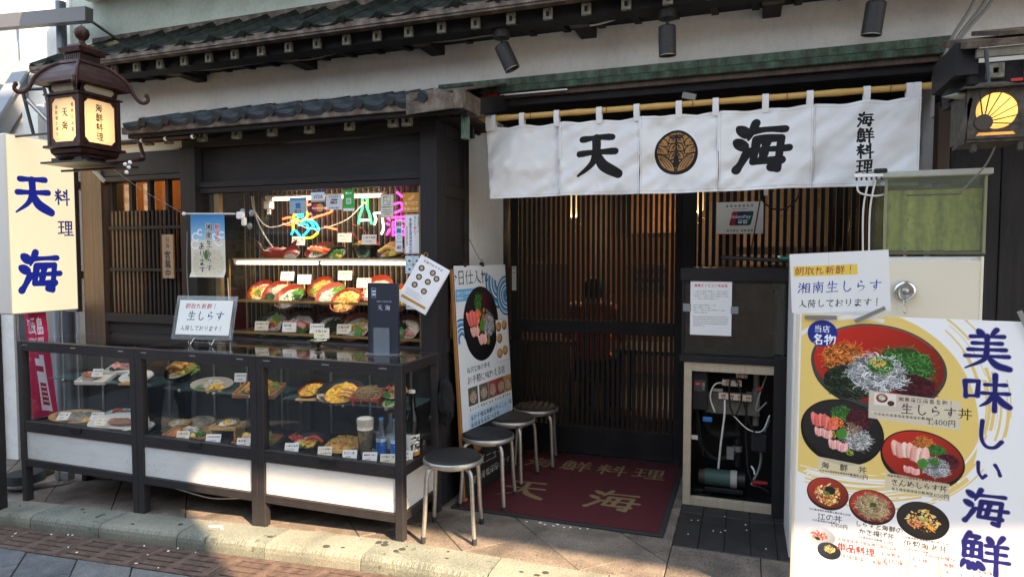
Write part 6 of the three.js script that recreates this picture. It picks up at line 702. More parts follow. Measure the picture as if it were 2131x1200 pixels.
  // small flag and its suction-cup holder
  const fl = thing('small_flag', 'blue and white small flag with vertical lettering before the showcase', 'flag', [-3.53, 1.9, -3.6]); const ft = printed(256, 416, (c, w, h) => { c.fillStyle = '#d8d2c2'; c.fillRect(0, 0, w, h); const g = c.createLinearGradient(0, 0, 0, 150); g.addColorStop(0, '#2f77b4'); g.addColorStop(1, '#9cc0d6'); c.fillStyle = g; c.fillRect(0, 0, w, 170); c.strokeStyle = '#e8eef0'; c.lineWidth = 9; for (const [x, y, r] of [[36, 150, 24], [70, 120, 18], [214, 180, 28], [184, 150, 18], [232, 140, 20], [30, 200, 26]]) { c.beginPath(); c.arc(x, y, r, 0.6, 5.6); c.stroke(); } c.fillStyle = '#cfc6ae'; c.beginPath(); c.ellipse(128, 330, 120, 110, 0, 0, 7); c.fill(); for (let i = 0; i < 900; i++) { c.strokeStyle = ['#b8ae94', '#e2dcc9', '#9a927c'][i % 3]; c.lineWidth = 1.4; const x = 20 + rnd() * 216, y = 240 + rnd() * 160; c.beginPath(); c.moveTo(x, y); c.lineTo(x + rr(-12, 12), y + rr(-6, 6)); c.stroke(); } c.fillStyle = '#4d6b35'; c.beginPath(); c.ellipse(120, 270, 26, 34, 0, 0, 7); c.fill();
    write(c, '朝獲れ', 182, 66, 38, { v: 1, w: 0.2, color: '#f4efe8' }); write(c, '朝獲れ', 182, 66, 38, { v: 1, w: 0.11, color: '#b5222a' }); write(c, '湘南生しらす', 112, 60, 52, { v: 1, w: 0.2, color: '#ece8dc', step: 1.04 }); write(c, '湘南生しらす', 112, 60, 52, { v: 1, w: 0.105, step: 1.04 }); write(c, 'あります', 54, 186, 50, { v: 1, w: 0.2, color: '#ece8dc', step: 1.04 }); write(c, 'あります', 54, 186, 50, { v: 1, w: 0.105, step: 1.04 }); }, 0.85, { side: THREE.DoubleSide });
  { const g = new THREE.PlaneGeometry(0.3, 0.44, 14, 12), p = g.attributes.position; for (let i = 0; i < p.count; i++) { const x = p.getX(i), y = p.getY(i); p.setZ(i, 0.006 * Math.sin(x * 24) * (0.22 - y) / 0.44 + (y < -0.18 ? 0.02 * (-0.18 - y) / 0.04 : 0)); } g.computeVertexNormals(); part(fl, 'cloth', g.translate(0, -0.225, 0.002), ft); part(fl, 'rod', [bar([-0.2, 0.0, 0], [0.24, -0.01, 0], 0.006)], M.cableWhite); part(fl, 'rod_tip', ball(0.014, -0.21, 0, 0, 10), M.paper); part(fl, 'arm', [rb(0.05, 0.05, 0.04, 0.26, -0.02, -0.03, 0.01), rb(0.03, 0.06, 0.03, 0.27, -0.06, -0.05, 0.01)], M.paper); for (const [x, y] of [[0.3, -0.0], [0.28, -0.09], [0.22, 0.01]]) part(fl, 'suction_cup', [lathe([[0.001, 0.012], [0.01, 0.01], [0.022, 0.0], [0.024, -0.002]], 18).rotateX(PI / 2).translate(x, y, -0.09)], new THREE.MeshPhysicalMaterial({ color: 0xdfe6e6, transmission: 0.7, roughness: 0.15, thickness: 0 })); }
  one('flag_cord', 'thin pale cord hanging behind the small flag', 'cord', [tube([[-3.42, 1.45, -3.66], [-3.415, 1.2, -3.665], [-3.41, 1.02, -3.66]], 0.003, 5, 16)], M.cableWhite);
  const pq = thing('wooden_plaque', 'narrow wooden open-for-business plaque hung on the lattice window', 'plaque', [-3.99, 1.6, -3.69]); const wp = printed(96, 288, (c, w, h) => { c.fillStyle = '#a58a6e'; c.fillRect(0, 0, w, h); for (let i = 0; i < 60; i++) { c.fillStyle = `rgba(70,48,30,${0.05 + rnd() * 0.1})`; c.fillRect(rnd() * w, 0, 1 + rnd() * 2, h); } write(c, '只今', 30, 16, 40, { v: 1, w: 0.09, step: 1.05 }); write(c, '営業中', 20, 108, 56, { v: 1, w: 0.12, step: 1.05 }); }, 0.7); card(pq, 'board', 0.105, 0.32, 0.014, wp, M.pine); part(pq, 'cord', [bar([0, 0.16, 0], [-0.01, 0.21, -0.01], 0.002)], M.cableBlack);
  one('downlead', 'thin grey cable running down the post beside the lattice window', 'cable', [tube([[-3.79, 1.78, -3.675], [-3.8, 1.5, -3.672], [-3.79, 1.2, -3.675], [-3.79, 1.02, -3.68]], 0.004, 5, 20)], M.cableGrey);
}
// ------------------------------------------------------------ printed dishes for posters
function dishPrint(c, x, y, rx, ry, rim, inner, heaps, rot_ = 0) {   // the printed photograph of a dish
  const tone = (h, k) => { const q = hx(h).map((v) => Math.round(255 * Math.max(0, Math.min(1, v * k)))); return `rgb(${q[0]},${q[1]},${q[2]})`; }, pick = (l) => tone(l[Math.floor(rnd() * l.length)], rr(0.85, 1.32));
  c.save(); c.translate(x, y); c.rotate(rot_); c.fillStyle = tone(rim, 0.7); c.beginPath(); c.ellipse(0, ry * 0.1, rx * 0.98, ry, 0, 0, 7); c.fill(); c.fillStyle = rim; c.beginPath(); c.ellipse(0, ry * 0.03, rx, ry, 0, 0, 7); c.fill(); const gr = c.createLinearGradient(-rx, -ry, rx * 0.4, ry); gr.addColorStop(0, tone(inner, 1.25)); gr.addColorStop(0.5, inner); gr.addColorStop(1, tone(inner, 0.7)); c.fillStyle = gr; c.beginPath(); c.ellipse(0, 0, rx * 0.955, ry * 0.93, 0, 0, 7); c.fill(); c.strokeStyle = tone(rim, 1.8); c.lineWidth = Math.max(0.8, rx * 0.008); c.beginPath(); c.ellipse(0, 0, rx * 0.955, ry * 0.93, 0, 3.3, 5.6); c.stroke();
  for (const [kind, hx0, hy, hr, cols] of heaps) {
    const X = hx0 * rx, Y = hy * ry, R = hr * rx, S = hr * ry * 1.05;
    if (kind === 'strand') { c.fillStyle = tone(cols[0], 0.55); c.beginPath(); c.ellipse(X, Y + S * 0.06, R * 0.95, S * 0.92, 0, 0, 7); c.fill(); for (let i = 0; i < 330 * Math.max(0.4, hr * 2.4); i++) { const a = rnd() * 7, q = Math.sqrt(rnd()), px = X + Math.cos(a) * q * R, py = Y + Math.sin(a) * q * S, b = rnd() * 7, l = rr(0.14, 0.34); c.strokeStyle = pick(cols); c.lineWidth = Math.max(0.8, rx * rr(0.006, 0.014)); c.beginPath(); c.moveTo(px, py); c.quadraticCurveTo(px + Math.cos(b + 0.6) * R * l * 0.7, py + Math.sin(b + 0.6) * S * l * 0.7, px + Math.cos(b) * R * l, py + Math.sin(b) * S * l); c.stroke(); } }
    if (kind === 'blob') { for (let i = 0; i < 130; i++) { const a = rnd() * 7, q = Math.sqrt(rnd()) * 0.95, k = 1 - i / 170; c.fillStyle = pick(cols); c.beginPath(); c.ellipse(X + Math.cos(a) * q * R, Y + Math.sin(a) * q * S, R * rr(0.05, 0.24) * k, S * rr(0.04, 0.16) * k, rnd() * 3, 0, 7); c.fill(); } }
    if (kind === 'slice') { const n = 7; for (let i = 0; i < n; i++) { c.save(); c.translate(X + (i / (n - 1) - 0.5) * R * 1.5, Y + Math.sin(i * 1.7) * S * 0.1); c.rotate(-0.5 + i * 0.07); const g = c.createLinearGradient(-R * 0.3, 0, R * 0.3, 0); g.addColorStop(0, tone(cols[i % cols.length], 0.78)); g.addColorStop(0.4, tone(cols[i % cols.length], 1.1)); g.addColorStop(1, tone(cols[i % cols.length], 0.95)); c.fillStyle = g; c.beginPath(); c.moveTo(-R * 0.26, S * 0.5); c.quadraticCurveTo(-R * 0.3, -S * 0.5, R * 0.02, -S * 0.62); c.quadraticCurveTo(R * 0.3, -S * 0.4, R * 0.26, S * 0.4); c.quadraticCurveTo(0, S * 0.7, -R * 0.26, S * 0.5); c.fill(); c.strokeStyle = 'rgba(255,238,230,0.5)'; c.lineWidth = Math.max(0.7, R * 0.02); for (let k = -2; k < 3; k++) { c.beginPath(); c.moveTo(-R * 0.2, k * S * 0.2); c.quadraticCurveTo(0, k * S * 0.2 - S * 0.16, R * 0.22, k * S * 0.2 - S * 0.02); c.stroke(); } c.restore(); } }
    if (kind === 'leaf') { c.fillStyle = cols[0]; c.beginPath(); c.moveTo(X, Y - S); for (let i = 1; i <= 8; i++) { const t = i / 8; c.lineTo(X + R * Math.sin(t * PI) * (i % 2 ? 0.72 : 0.6), Y - S + 2 * S * t); } for (let i = 8; i >= 1; i--) { const t = i / 8; c.lineTo(X - R * Math.sin(t * PI) * (i % 2 ? 0.72 : 0.6), Y - S + 2 * S * t); } c.fill(); c.strokeStyle = cols[1]; c.lineWidth = 1.2; c.beginPath(); c.moveTo(X, Y - S); c.lineTo(X, Y + S); for (let i = 1; i < 6; i++) { c.moveTo(X, Y - S + i * S * 0.32); c.lineTo(X + R * 0.45, Y - S + i * S * 0.32 - S * 0.2); c.moveTo(X, Y - S + i * S * 0.32); c.lineTo(X - R * 0.45, Y - S + i * S * 0.32 - S * 0.2); } c.stroke(); }
    if (kind === 'bead') for (let i = 0; i < 110; i++) { const a = rnd() * 7, q = Math.sqrt(rnd()) * R, px = X + Math.cos(a) * q, py = Y + Math.sin(a) * q * 0.8; c.fillStyle = pick(cols); c.beginPath(); c.arc(px, py, R * 0.1, 0, 7); c.fill(); c.fillStyle = 'rgba(255,225,200,0.7)'; c.fillRect(px - R * 0.03, py - R * 0.05, Math.max(0.7, R * 0.03), Math.max(0.7, R * 0.03)); }
  }
  c.restore();
}
const heapsSea = [['strand', -0.1, -0.5, 0.26, ['#3c7a30', '#2c5c24', '#5a9440']], ['strand', 0.3, -0.48, 0.3, ['#4c1a24', '#6a2733', '#38131b']], ['slice', -0.45, -0.12, 0.34, ['#e3766a', '#d6574d']], ['bead', -0.18, -0.2, 0.18, ['#e2582a', '#f0824a', '#c8431c']], ['strand', 0.4, 0.12, 0.34, ['#c4c4be', '#8d918f', '#e0ded6', '#6d7274']], ['blob', 0.2, -0.15, 0.2, ['#8a6a52', '#5f4636', '#b08a6c']], ['blob', -0.2, 0.22, 0.12, ['#dba53a', '#c98f2c']], ['leaf', 0.02, 0.1, 0.2, ['#4b8a32', '#2f6a22']], ['slice', -0.4, 0.25, 0.22, ['#e8b0a6', '#dc9a90']], ['slice', 0.02, 0.5, 0.24, ['#eeb3ae', '#e29a98']], ['blob', 0.32, 0.6, 0.1, ['#a8bd3a', '#8ea62c']]];
// ------------------------------------------------------------ noren curtain on its bamboo pole
{
  const N = thing('noren_curtain', 'white noren curtain with black brush characters and a gold shell crest', 'curtain', [0, 0, -3.95]), X0 = -1.585, X1 = 0.845, YT = 2.425, YB = 1.972;
  const edges0 = [-1.585, -1.09, -0.602, -0.155, 0.335, 0.845].map((x) => (x - X0) / (X1 - X0) * 2048); const tex = canvasTex(2048, 388, (c, w, h) => {
    c.fillStyle = '#eae9e7'; c.fillRect(0, 0, w, h); reseed(81); for (let i = 0; i < 5000; i++) { c.fillStyle = rnd() < 0.5 ? 'rgba(255,255,255,0.05)' : 'rgba(120,118,120,0.045)'; c.fillRect(rnd() * w, rnd() * h, 1 + rnd() * 10, 1); } for (let i = 0; i < 40; i++) { c.fillStyle = 'rgba(150,140,125,0.05)'; c.beginPath(); c.ellipse(rnd() * w, h - rnd() * 60, 10 + rnd() * 50, 5 + rnd() * 16, 0, 0, 7); c.fill(); } c.strokeStyle = 'rgba(128,124,124,0.75)'; c.lineWidth = 1.4; c.setLineDash([5, 3]); for (const x0 of edges0) { c.beginPath(); c.moveTo(x0 - 9, 0); c.lineTo(x0 - 9, h); c.moveTo(x0 + 9, 0); c.lineTo(x0 + 9, h); c.stroke(); } for (const y of [14, h - 14]) { c.beginPath(); c.moveTo(0, y); c.lineTo(w, y); c.stroke(); } c.setLineDash([]);
    const k = w / (X1 - X0), px = (x) => (x - X0) * k, py = (y) => (YT - y) * (h / (YT - YB));
    write(c, '天', px(-1.005), py(2.36), 250, { w: 0.16, color: '#141315' }); write(c, '海', px(-0.085), py(2.37), 268, { w: 0.145, color: '#141315' }); write(c, '海鮮料理', px(0.545), py(2.365), 70, { v: 1, w: 0.12, color: '#141315', step: 1.02 });
    // crest: a fan of overlapping plates in a dark ring
    c.save(); c.translate(px(-0.392), py(2.208)); const R = 104; c.fillStyle = '#15110f'; c.beginPath(); c.moveTo(0, -R * 1.04); c.bezierCurveTo(R * 0.6, -R * 1.02, R * 1.02, -R * 0.5, R, R * 0.12); c.bezierCurveTo(R * 0.96, R * 0.72, R * 0.5, R * 1.08, 0, R * 1.08); c.bezierCurveTo(-R * 0.5, R * 1.06, -R * 0.98, R * 0.7, -R, R * 0.1); c.bezierCurveTo(-R * 1.0, -R * 0.5, -R * 0.6, -R * 1.04, 0, -R * 1.04); c.fill();
    c.save(); c.scale(0.9, 0.9); c.beginPath(); c.ellipse(0, 0.03 * R, R * 0.98, R * 1.05, 0, 0, 7); c.clip(); const gold = '#a87c4a', plateP = (x, y, wd, ht, s) => { c.fillStyle = gold; c.strokeStyle = '#17120e'; c.lineWidth = 5; c.beginPath(); c.moveTo(x, y); c.quadraticCurveTo(x + s * wd * 0.1, y - ht, x + s * wd, y - ht * 0.86); c.quadraticCurveTo(x + s * wd * 1.05, y - ht * 0.2, x + s * wd * 0.9, y + ht * 0.2); c.lineTo(x, y + ht * 0.3); c.closePath(); c.fill(); c.stroke(); c.lineWidth = 3; for (let q = 1; q < 4; q++) { c.beginPath(); c.moveTo(x + s * wd * 0.92, y - ht * 0.74); c.quadraticCurveTo(x + s * wd * (0.4 + q * 0.12), y - ht * 0.5, x + s * wd * (0.2 + q * 0.18), y); c.stroke(); } };
    c.fillStyle = gold; c.fillRect(-R * 1.1, -R * 1.1, R * 2.2, R * 2.2); for (const s of [-1, 1]) { for (let r = 0; r < 4; r++) { const y = -R * 0.55 + r * R * 0.42; plateP(-s * -R * 0.42, y + 10, R * 0.62, R * 0.4, s); plateP(s * R * 0.0 + s * 40, y - R * 0.02, -R * 0.36, R * 0.36, s); } c.fillStyle = gold; c.strokeStyle = '#17120e'; c.lineWidth = 6; c.beginPath(); c.moveTo(s * 4, R * 0.98); c.bezierCurveTo(s * R * 0.1, R * 0.7, s * R * 0.3, R * 0.2, s * R * 0.98, R * 0.05); c.bezierCurveTo(s * R * 0.95, R * 0.6, s * R * 0.6, R, s * 4, R * 1.05); c.closePath(); c.fill(); c.stroke(); c.lineWidth = 3.4; for (let q = 0; q < 3; q++) { c.beginPath(); c.moveTo(s * R * 0.86, R * (0.2 + q * 0.04)); c.quadraticCurveTo(s * R * (0.4 + q * 0.1), R * (0.35 + q * 0.12), s * R * (0.22 + q * 0.12), R * (0.8 + q * 0.03)); c.stroke(); } }
    c.strokeStyle = '#17120e'; c.lineWidth = 4; c.beginPath(); c.moveTo(0, -R); c.lineTo(0, R); c.stroke(); for (let q = -5; q <= 5; q++) { c.beginPath(); c.moveTo(q * 9, -R * 0.95); c.lineTo(q * 5, -R * 0.72); c.stroke(); } c.fillStyle = '#15110f'; c.beginPath(); c.moveTo(0, R * 0.02); c.bezierCurveTo(R * 0.17, R * 0.3, R * 0.17, R * 0.6, R * 0.1, R * 0.8); c.lineTo(-R * 0.1, R * 0.8); c.bezierCurveTo(-R * 0.17, R * 0.6, -R * 0.17, R * 0.3, 0, R * 0.02); c.fill(); c.restore(); c.restore();
  });
  const cm = new THREE.MeshPhysicalMaterial({ map: tex, roughness: 0.95, transmission: 0.12, thickness: 0, side: THREE.DoubleSide, bumpMap: fineBump, bumpScale: 0.0006 }), plain = std('#dddbd9', 0.95, { side: THREE.DoubleSide });
  const edges = [-1.585, -1.09, -0.602, -0.155, 0.335, 0.845], loops = []; reseed(82);
  for (let k = 0; k < 5; k++) {
    const a = edges[k] + 0.0015, b = edges[k + 1] - 0.0015, g = new THREE.PlaneGeometry(1, 1, 26, 22), p = g.attributes.position, u = g.attributes.uv, lp = k === 0 ? [a + 0.02, a + 0.055, (a + b) / 2, b - 0.02] : k === 4 ? [a + 0.02, (a + b) / 2, b - 0.055, b - 0.02] : [a + 0.018, (a + b) / 2, b - 0.018]; for (const x of k ? lp.slice(1) : lp) loops.push(x);
    for (let i = 0; i < p.count; i++) {
      const s = p.getX(i) + 0.5, t = 0.5 - p.getY(i), x = a + s * (b - a); let sag = 9; for (const l of lp) sag = Math.min(sag, Math.abs(x - l)); const dip = 0.011 * Math.min(1, sag / 0.1) ** 1.3 * (1 - t) ** 2;
      const fold = 0.012 * Math.sin(x * 13 + 1.2 * k + t * 1.5) * (0.35 + 0.65 * t) + 0.026 * nz(x * 4.5 + t * 2, t * 2.2 + k) + 0.018 * nz(x * 11 + t * 5, t * 4, k + 3) + 0.008 * nz(x * 26 - t * 9, t * 9, k), flare = (k === 0 && s < 0.1 ? 0.03 * (0.1 - s) * 10 * t : 0) ;
      p.setXYZ(i, x + flare, YT - dip - t * (YT - YB - (k === 0 ? 0 : 0)) + 0.003 * Math.sin(x * 5) * t, fold); u.setXY(i, (x - X0) / (X1 - X0), 1 - t);
    }
    g.computeVertexNormals(); part(N, 'cloth_panel', g, cm);
  }
  const tabG = (() => { const o = [], w = 0.017; for (let k = 0; k <= 12; k++) { const a = -PI * 0.08 + k / 12 * PI * 1.16; o.push([Math.cos(a) * 0.021, 2.48 + Math.sin(a) * 0.021]); } const pr = [[0.008, 2.4], [0.017, 2.44], ...o, [-0.017, 2.44], [-0.006, 2.41]], pos = [], ix = [], uv = []; pr.forEach(([z, y]) => { pos.push(-w, y, z, w, y, z); uv.push(0, y, 0.03, y); }); for (let k = 0; k < pr.length - 1; k++) { const a = k * 2; ix.push(a, a + 1, a + 2, a + 1, a + 3, a + 2); } const g = new THREE.BufferGeometry(); g.setAttribute('position', new THREE.Float32BufferAttribute(pos, 3)); g.setAttribute('uv', new THREE.Float32BufferAttribute(uv, 2)); g.setIndex(ix); g.computeVertexNormals(); return g; })();
  for (const x of loops) part(N, 'loop', [tabG.clone().translate(x, 0, 0)], plain);
  for (const x of edges.slice(1, 5)) part(N, 'seam', [span(x - 0.008, x + 0.008, 2.2, 2.415, 0.006, 0.009)], plain);
  const B = thing('bamboo_pole', 'yellow bamboo pole carrying the white noren curtain', 'pole', [0, 0, -3.95]); const pg = lathe([[0.001, -1.31], ...Array.from({ length: 45 }, (_, i) => { const y = -1.31 + i * 0.0596, nd = i % 8 === 4; return [nd ? 0.0195 : 0.0172, y]; }), [0.001, 1.31]], 14).rotateZ(-PI / 2).translate(-0.385, 2.478, 0); part(B, 'pole', pg, M.bamboo); for (const x of [-1.28, -0.8, -0.3, 0.2, 0.7]) part(B, 'node_band', [new THREE.TorusGeometry(0.0185, 0.0025, 6, 16).rotateY(PI / 2).translate(x, 2.478, 0)], std('#6e4c22', 0.6));
  const pb = thing('pole_bracket', 'black rounded wall bracket at the left end of the bamboo pole', 'bracket', [-1.705, 2.45, -3.98]); part(pb, 'plate', [rb(0.06, 0.13, 0.03, 0, -0.02, 0, 0.012)], M.black); part(pb, 'arm', [rb(0.03, 0.05, 0.25, -0.03, 0.0, -0.1, 0.008)], M.black); const pb2 = thing('pole_bracket', 'black wall bracket at the right end of the bamboo pole', 'bracket', [0.965, 2.46, -4.0]); part(pb2, 'plate', [rb(0.05, 0.13, 0.03, 0, -0.02, 0, 0.012)], M.black); part(pb2, 'arm', [rb(0.03, 0.05, 0.2, 0.01, 0.0, -0.1, 0.008)], M.black);
}
// ------------------------------------------------------------ spotlights and cables under the upper eave
{
  const spotM = std('#ffffff', 0.6, { map: noisy('#1d1c1c', '#111011', '#6f6d6b', { n: 256, rep: 0.12, f: 14, fine: 60, amt: 0.35, grain: 0.1, seed: 85, spots: 0.16, spot: '#8a8784' }) });
  const spot = (label, x, y, z, ax, az) => { const t = thing('spotlight', label, 'spotlight', [x, y, z], 0, 'spotlights under the eave'); part(t, 'canopy_box', [cyl(0.052, 0.05, 0.05, 0, -0.025, 0, 20)], spotM); part(t, 'stem', [bar([0, -0.05, 0], [0, -0.085, 0], 0.008), ball(0.013, 0.005, -0.088, 0, 10)], M.black); const h = new THREE.Group(); h.name = 'lamp_head'; h.position.set(0, -0.09, 0); h.rotation.set(ax, 0, az); t.add(h); part(h, 'barrel', [lathe([[0.001, 0], [0.046, -0.002], [0.048, -0.01], [0.048, -0.165], [0.044, -0.165], [0.042, -0.12], [0.001, -0.11]], 26)], spotM); part(h, 'rim', [new THREE.TorusGeometry(0.046, 0.003, 8, 26).rotateX(PI / 2).translate(0, -0.163, 0)], M.steel); };
  spot('black spotlight tilted to the right, left of the three under the eave', -1.44, 2.99, -3.85, 0.1, 0.42); spot('black spotlight pointing straight down above the noren, middle of three', -0.44, 2.99, -3.85, 0.06, 0.02); spot('black spotlight cut by the top of the picture, right of three', 0.61, 2.99, -3.85, 0.08, -0.12);
  const cab = (n, label, pts, r, m) => one(n, label, 'cable', [tube(pts, r, 6, pts.length * 9)], m);
  cab('eave_cable', 'pale grey cable sagging along the underside of the upper eave', [[-4.5, 3.0, -3.93], [-4.2, 3.01, -3.93], [-3.7, 2.99, -3.93], [-3.2, 3.0, -3.93], [-2.9, 2.98, -3.93], [-2.6, 3.01, -3.93], [-2.1, 3.02, -3.93], [-1.9, 2.99, -3.92], [-1.48, 2.97, -3.86]], 0.005, M.cableGrey); cab('eave_cable', 'pale cable between the left and middle spotlights', [[-1.4, 3.02, -3.86], [-1.2, 3.04, -3.95], [-0.9, 3.0, -3.98], [-0.6, 3.03, -3.92], [-0.48, 3.02, -3.86]], 0.006, M.cableWhite); cab('eave_cable', 'thick pale cable right of the middle spotlight', [[-0.4, 3.02, -3.86], [-0.25, 3.03, -3.9], [-0.05, 3.07, -3.95], [0.3, 3.06, -3.95], [0.56, 3.03, -3.88]], 0.007, M.cableGrey);
  const wl = one('work_lamp', 'small grey box lamp clipped behind the bamboo pole', 'lamp', [rb(0.08, 0.035, 0.06, 0, 0, 0, 0.006)], M.cableGrey, [-0.33, 2.545, -4.05]); wl.rotation.set(0.3, 0, -0.25);
  const hk = one('ceiling_hooks', 'row of small dark hooks under the entrance ceiling', 'hooks', [-1.3, -0.95, -0.6, -0.05, 0.3].flatMap((x) => [bar([x, 2.64, -4.3], [x, 2.59, -4.3], 0.002), bar([x, 2.59, -4.3], [x + 0.015, 2.585, -4.3], 0.002)]), M.black);
  one('strip_light', 'thin white strip and red flag tape under the door head', 'strip', [span(-1.56, -1.1, 2.668, 2.676, -4.15, -4.14)], M.paper); one('red_tag', 'small bright red tag at the left end of the door head', 'tag', [rb(0.1, 0.035, 0.01, -1.63, 2.665, -4.13, 0.004)], std('#b81f22', 0.5));
}
// ------------------------------------------------------------ entrance mat
{
  const m = thing('door_mat', 'dark red door mat with gold characters before the sliding door', 'mat', [-1.08, 0, -4.41]); const t = printed(1024, 1024, (c, w, h) => { c.fillStyle = '#52131a'; c.fillRect(0, 0, w, h); reseed(91); for (let i = 0; i < 26000; i++) { c.fillStyle = ['rgba(120,36,44,0.25)', 'rgba(50,8,14,0.28)', 'rgba(100,24,32,0.25)'][i % 3]; c.fillRect(rnd() * w, rnd() * h, 2 + rnd() * 3, 2 + rnd() * 3); } const g = '#8d7650'; write(c, '海鮮料理', 110, 120, 190, { w: 0.085, color: g, step: 1.16 }); write(c, '天', 110, 540, 290, { w: 0.095, color: g }); write(c, '海', 600, 540, 300, { w: 0.09, color: g }); for (let i = 0; i < 9000; i++) { c.fillStyle = 'rgba(80,22,28,0.2)'; c.fillRect(rnd() * w, rnd() * h, 2, 2); } }, 1, { bumpMap: bumpTex((u, v) => (rnd() - 0.5) * 0.9, 0.1, 128), bumpScale: 0.004 });
  const pile = part(m, 'pile', new THREE.PlaneGeometry(1.27, 1.3).rotateX(-PI / 2).translate(0, 0.0125, 0), t); part(m, 'rubber_edge', [rb(1.33, 0.01, 1.36, 0, 0.005, 0, 0.004)], M.rubber);
  one('leaf_litter', 'few pale crumbs of litter by the front edge of the mat', 'litter', Array.from({ length: 9 }, (_, i) => rb(rr(0.008, 0.02), 0.004, rr(0.005, 0.012), -1.2 + i * 0.045 + rr(-0.02, 0.02), 0.004, -3.7 + rr(-0.01, 0.02), 0.001)), M.paper);
}
{
  const bit = (label, list) => one('street_litter', label, 'litter', list.map(([x, z, w, d, a]) => rb(w, 0.004, d, 0, 0, 0, 0.001).rotateY(a).translate(x, gy(x) + (z > -2.99 ? -0.076 : 0.004), z)), M.paper);
  reseed(140); bit('white paper scraps on the drain grates at the left', Array.from({ length: 14 }, () => [rr(-4.6, -2.9), rr(-2.97, -2.72), rr(0.006, 0.02), rr(0.004, 0.012), rr(0, 3)])); bit('pale paper strip lying on the kerb by the middle case', [[-3.05, -3.12, 0.085, 0.016, 0.25], [-2.98, -3.1, 0.02, 0.012, 0.6]]); bit('tiny pale crumbs on the dark tiles before the pump cabinet', Array.from({ length: 10 }, () => [rr(-0.3, 0.15), rr(-4.2, -3.75), 0.007, 0.006, rr(0, 3)]));
  const gum = std('#3c3b36', 0.9); one('kerb_gum', 'dark flattened gum spots and stains on the kerb stones', 'stain', Array.from({ length: 26 }, () => { const x = rr(-4.8, -0.4), z = rr(-3.18, -3.03), r = rr(0.006, 0.022); return cyl(r, r * 1.1, 0.002, 0, 0, 0, 9).scale(1, 1, rr(0.5, 1.1)).translate(x, gy(x) + 0.0015, z); }), gum).userData.kind = 'stuff';
}
// ------------------------------------------------------------ four round stools
{
  const feet = 0.205; const proto = (label, x, z, turn) => {
    const s = thing('round_stool', label, 'stool', [x, gy(x), z], turn, 'round stools in a row');
    part(s, 'seat', [lathe([[0.001, 0.462], [0.13, 0.462], [0.152, 0.459], [0.163, 0.45], [0.166, 0.44]], 44)], M.vinyl); part(s, 'seat_rim', [lathe([[0.166, 0.447], [0.171, 0.443], [0.173, 0.434], [0.172, 0.423], [0.165, 0.42], [0.001, 0.42]], 44)], M.leg);
    for (let k = 0; k < 4; k++) { const a = PI / 4 + k * PI / 2, ca = Math.cos(a), sa = Math.sin(a), P = (r, y) => [ca * r, y, sa * r]; part(s, 'leg', [tube([P(0.09, 0.408), P(0.14, 0.407), P(0.166, 0.395), P(0.178, 0.365), P(0.184, 0.3), P(0.193, 0.15), P(feet, 0.012)], 0.0125, 10, 40)], M.leg); part(s, 'foot_cap', [cyl(0.0145, 0.0145, 0.034, ...P(feet, 0.017), 12)], M.rubber); }
    part(s, 'ring', [new THREE.TorusGeometry(0.12, 0.007, 8, 36).rotateX(PI / 2).translate(0, 0.405, 0)], M.leg);
  };
  proto('round black stool nearest the kerb, beside the display case', -1.572, -3.4, 0.25); proto('second round black stool from the kerb in the row by the poster', -1.56, -3.915, 0.1); proto('third round black stool from the kerb in the row by the poster', -1.565, -4.38, -0.1); proto('round black stool nearest the sliding door', -1.5, -4.76, 0.2);
}
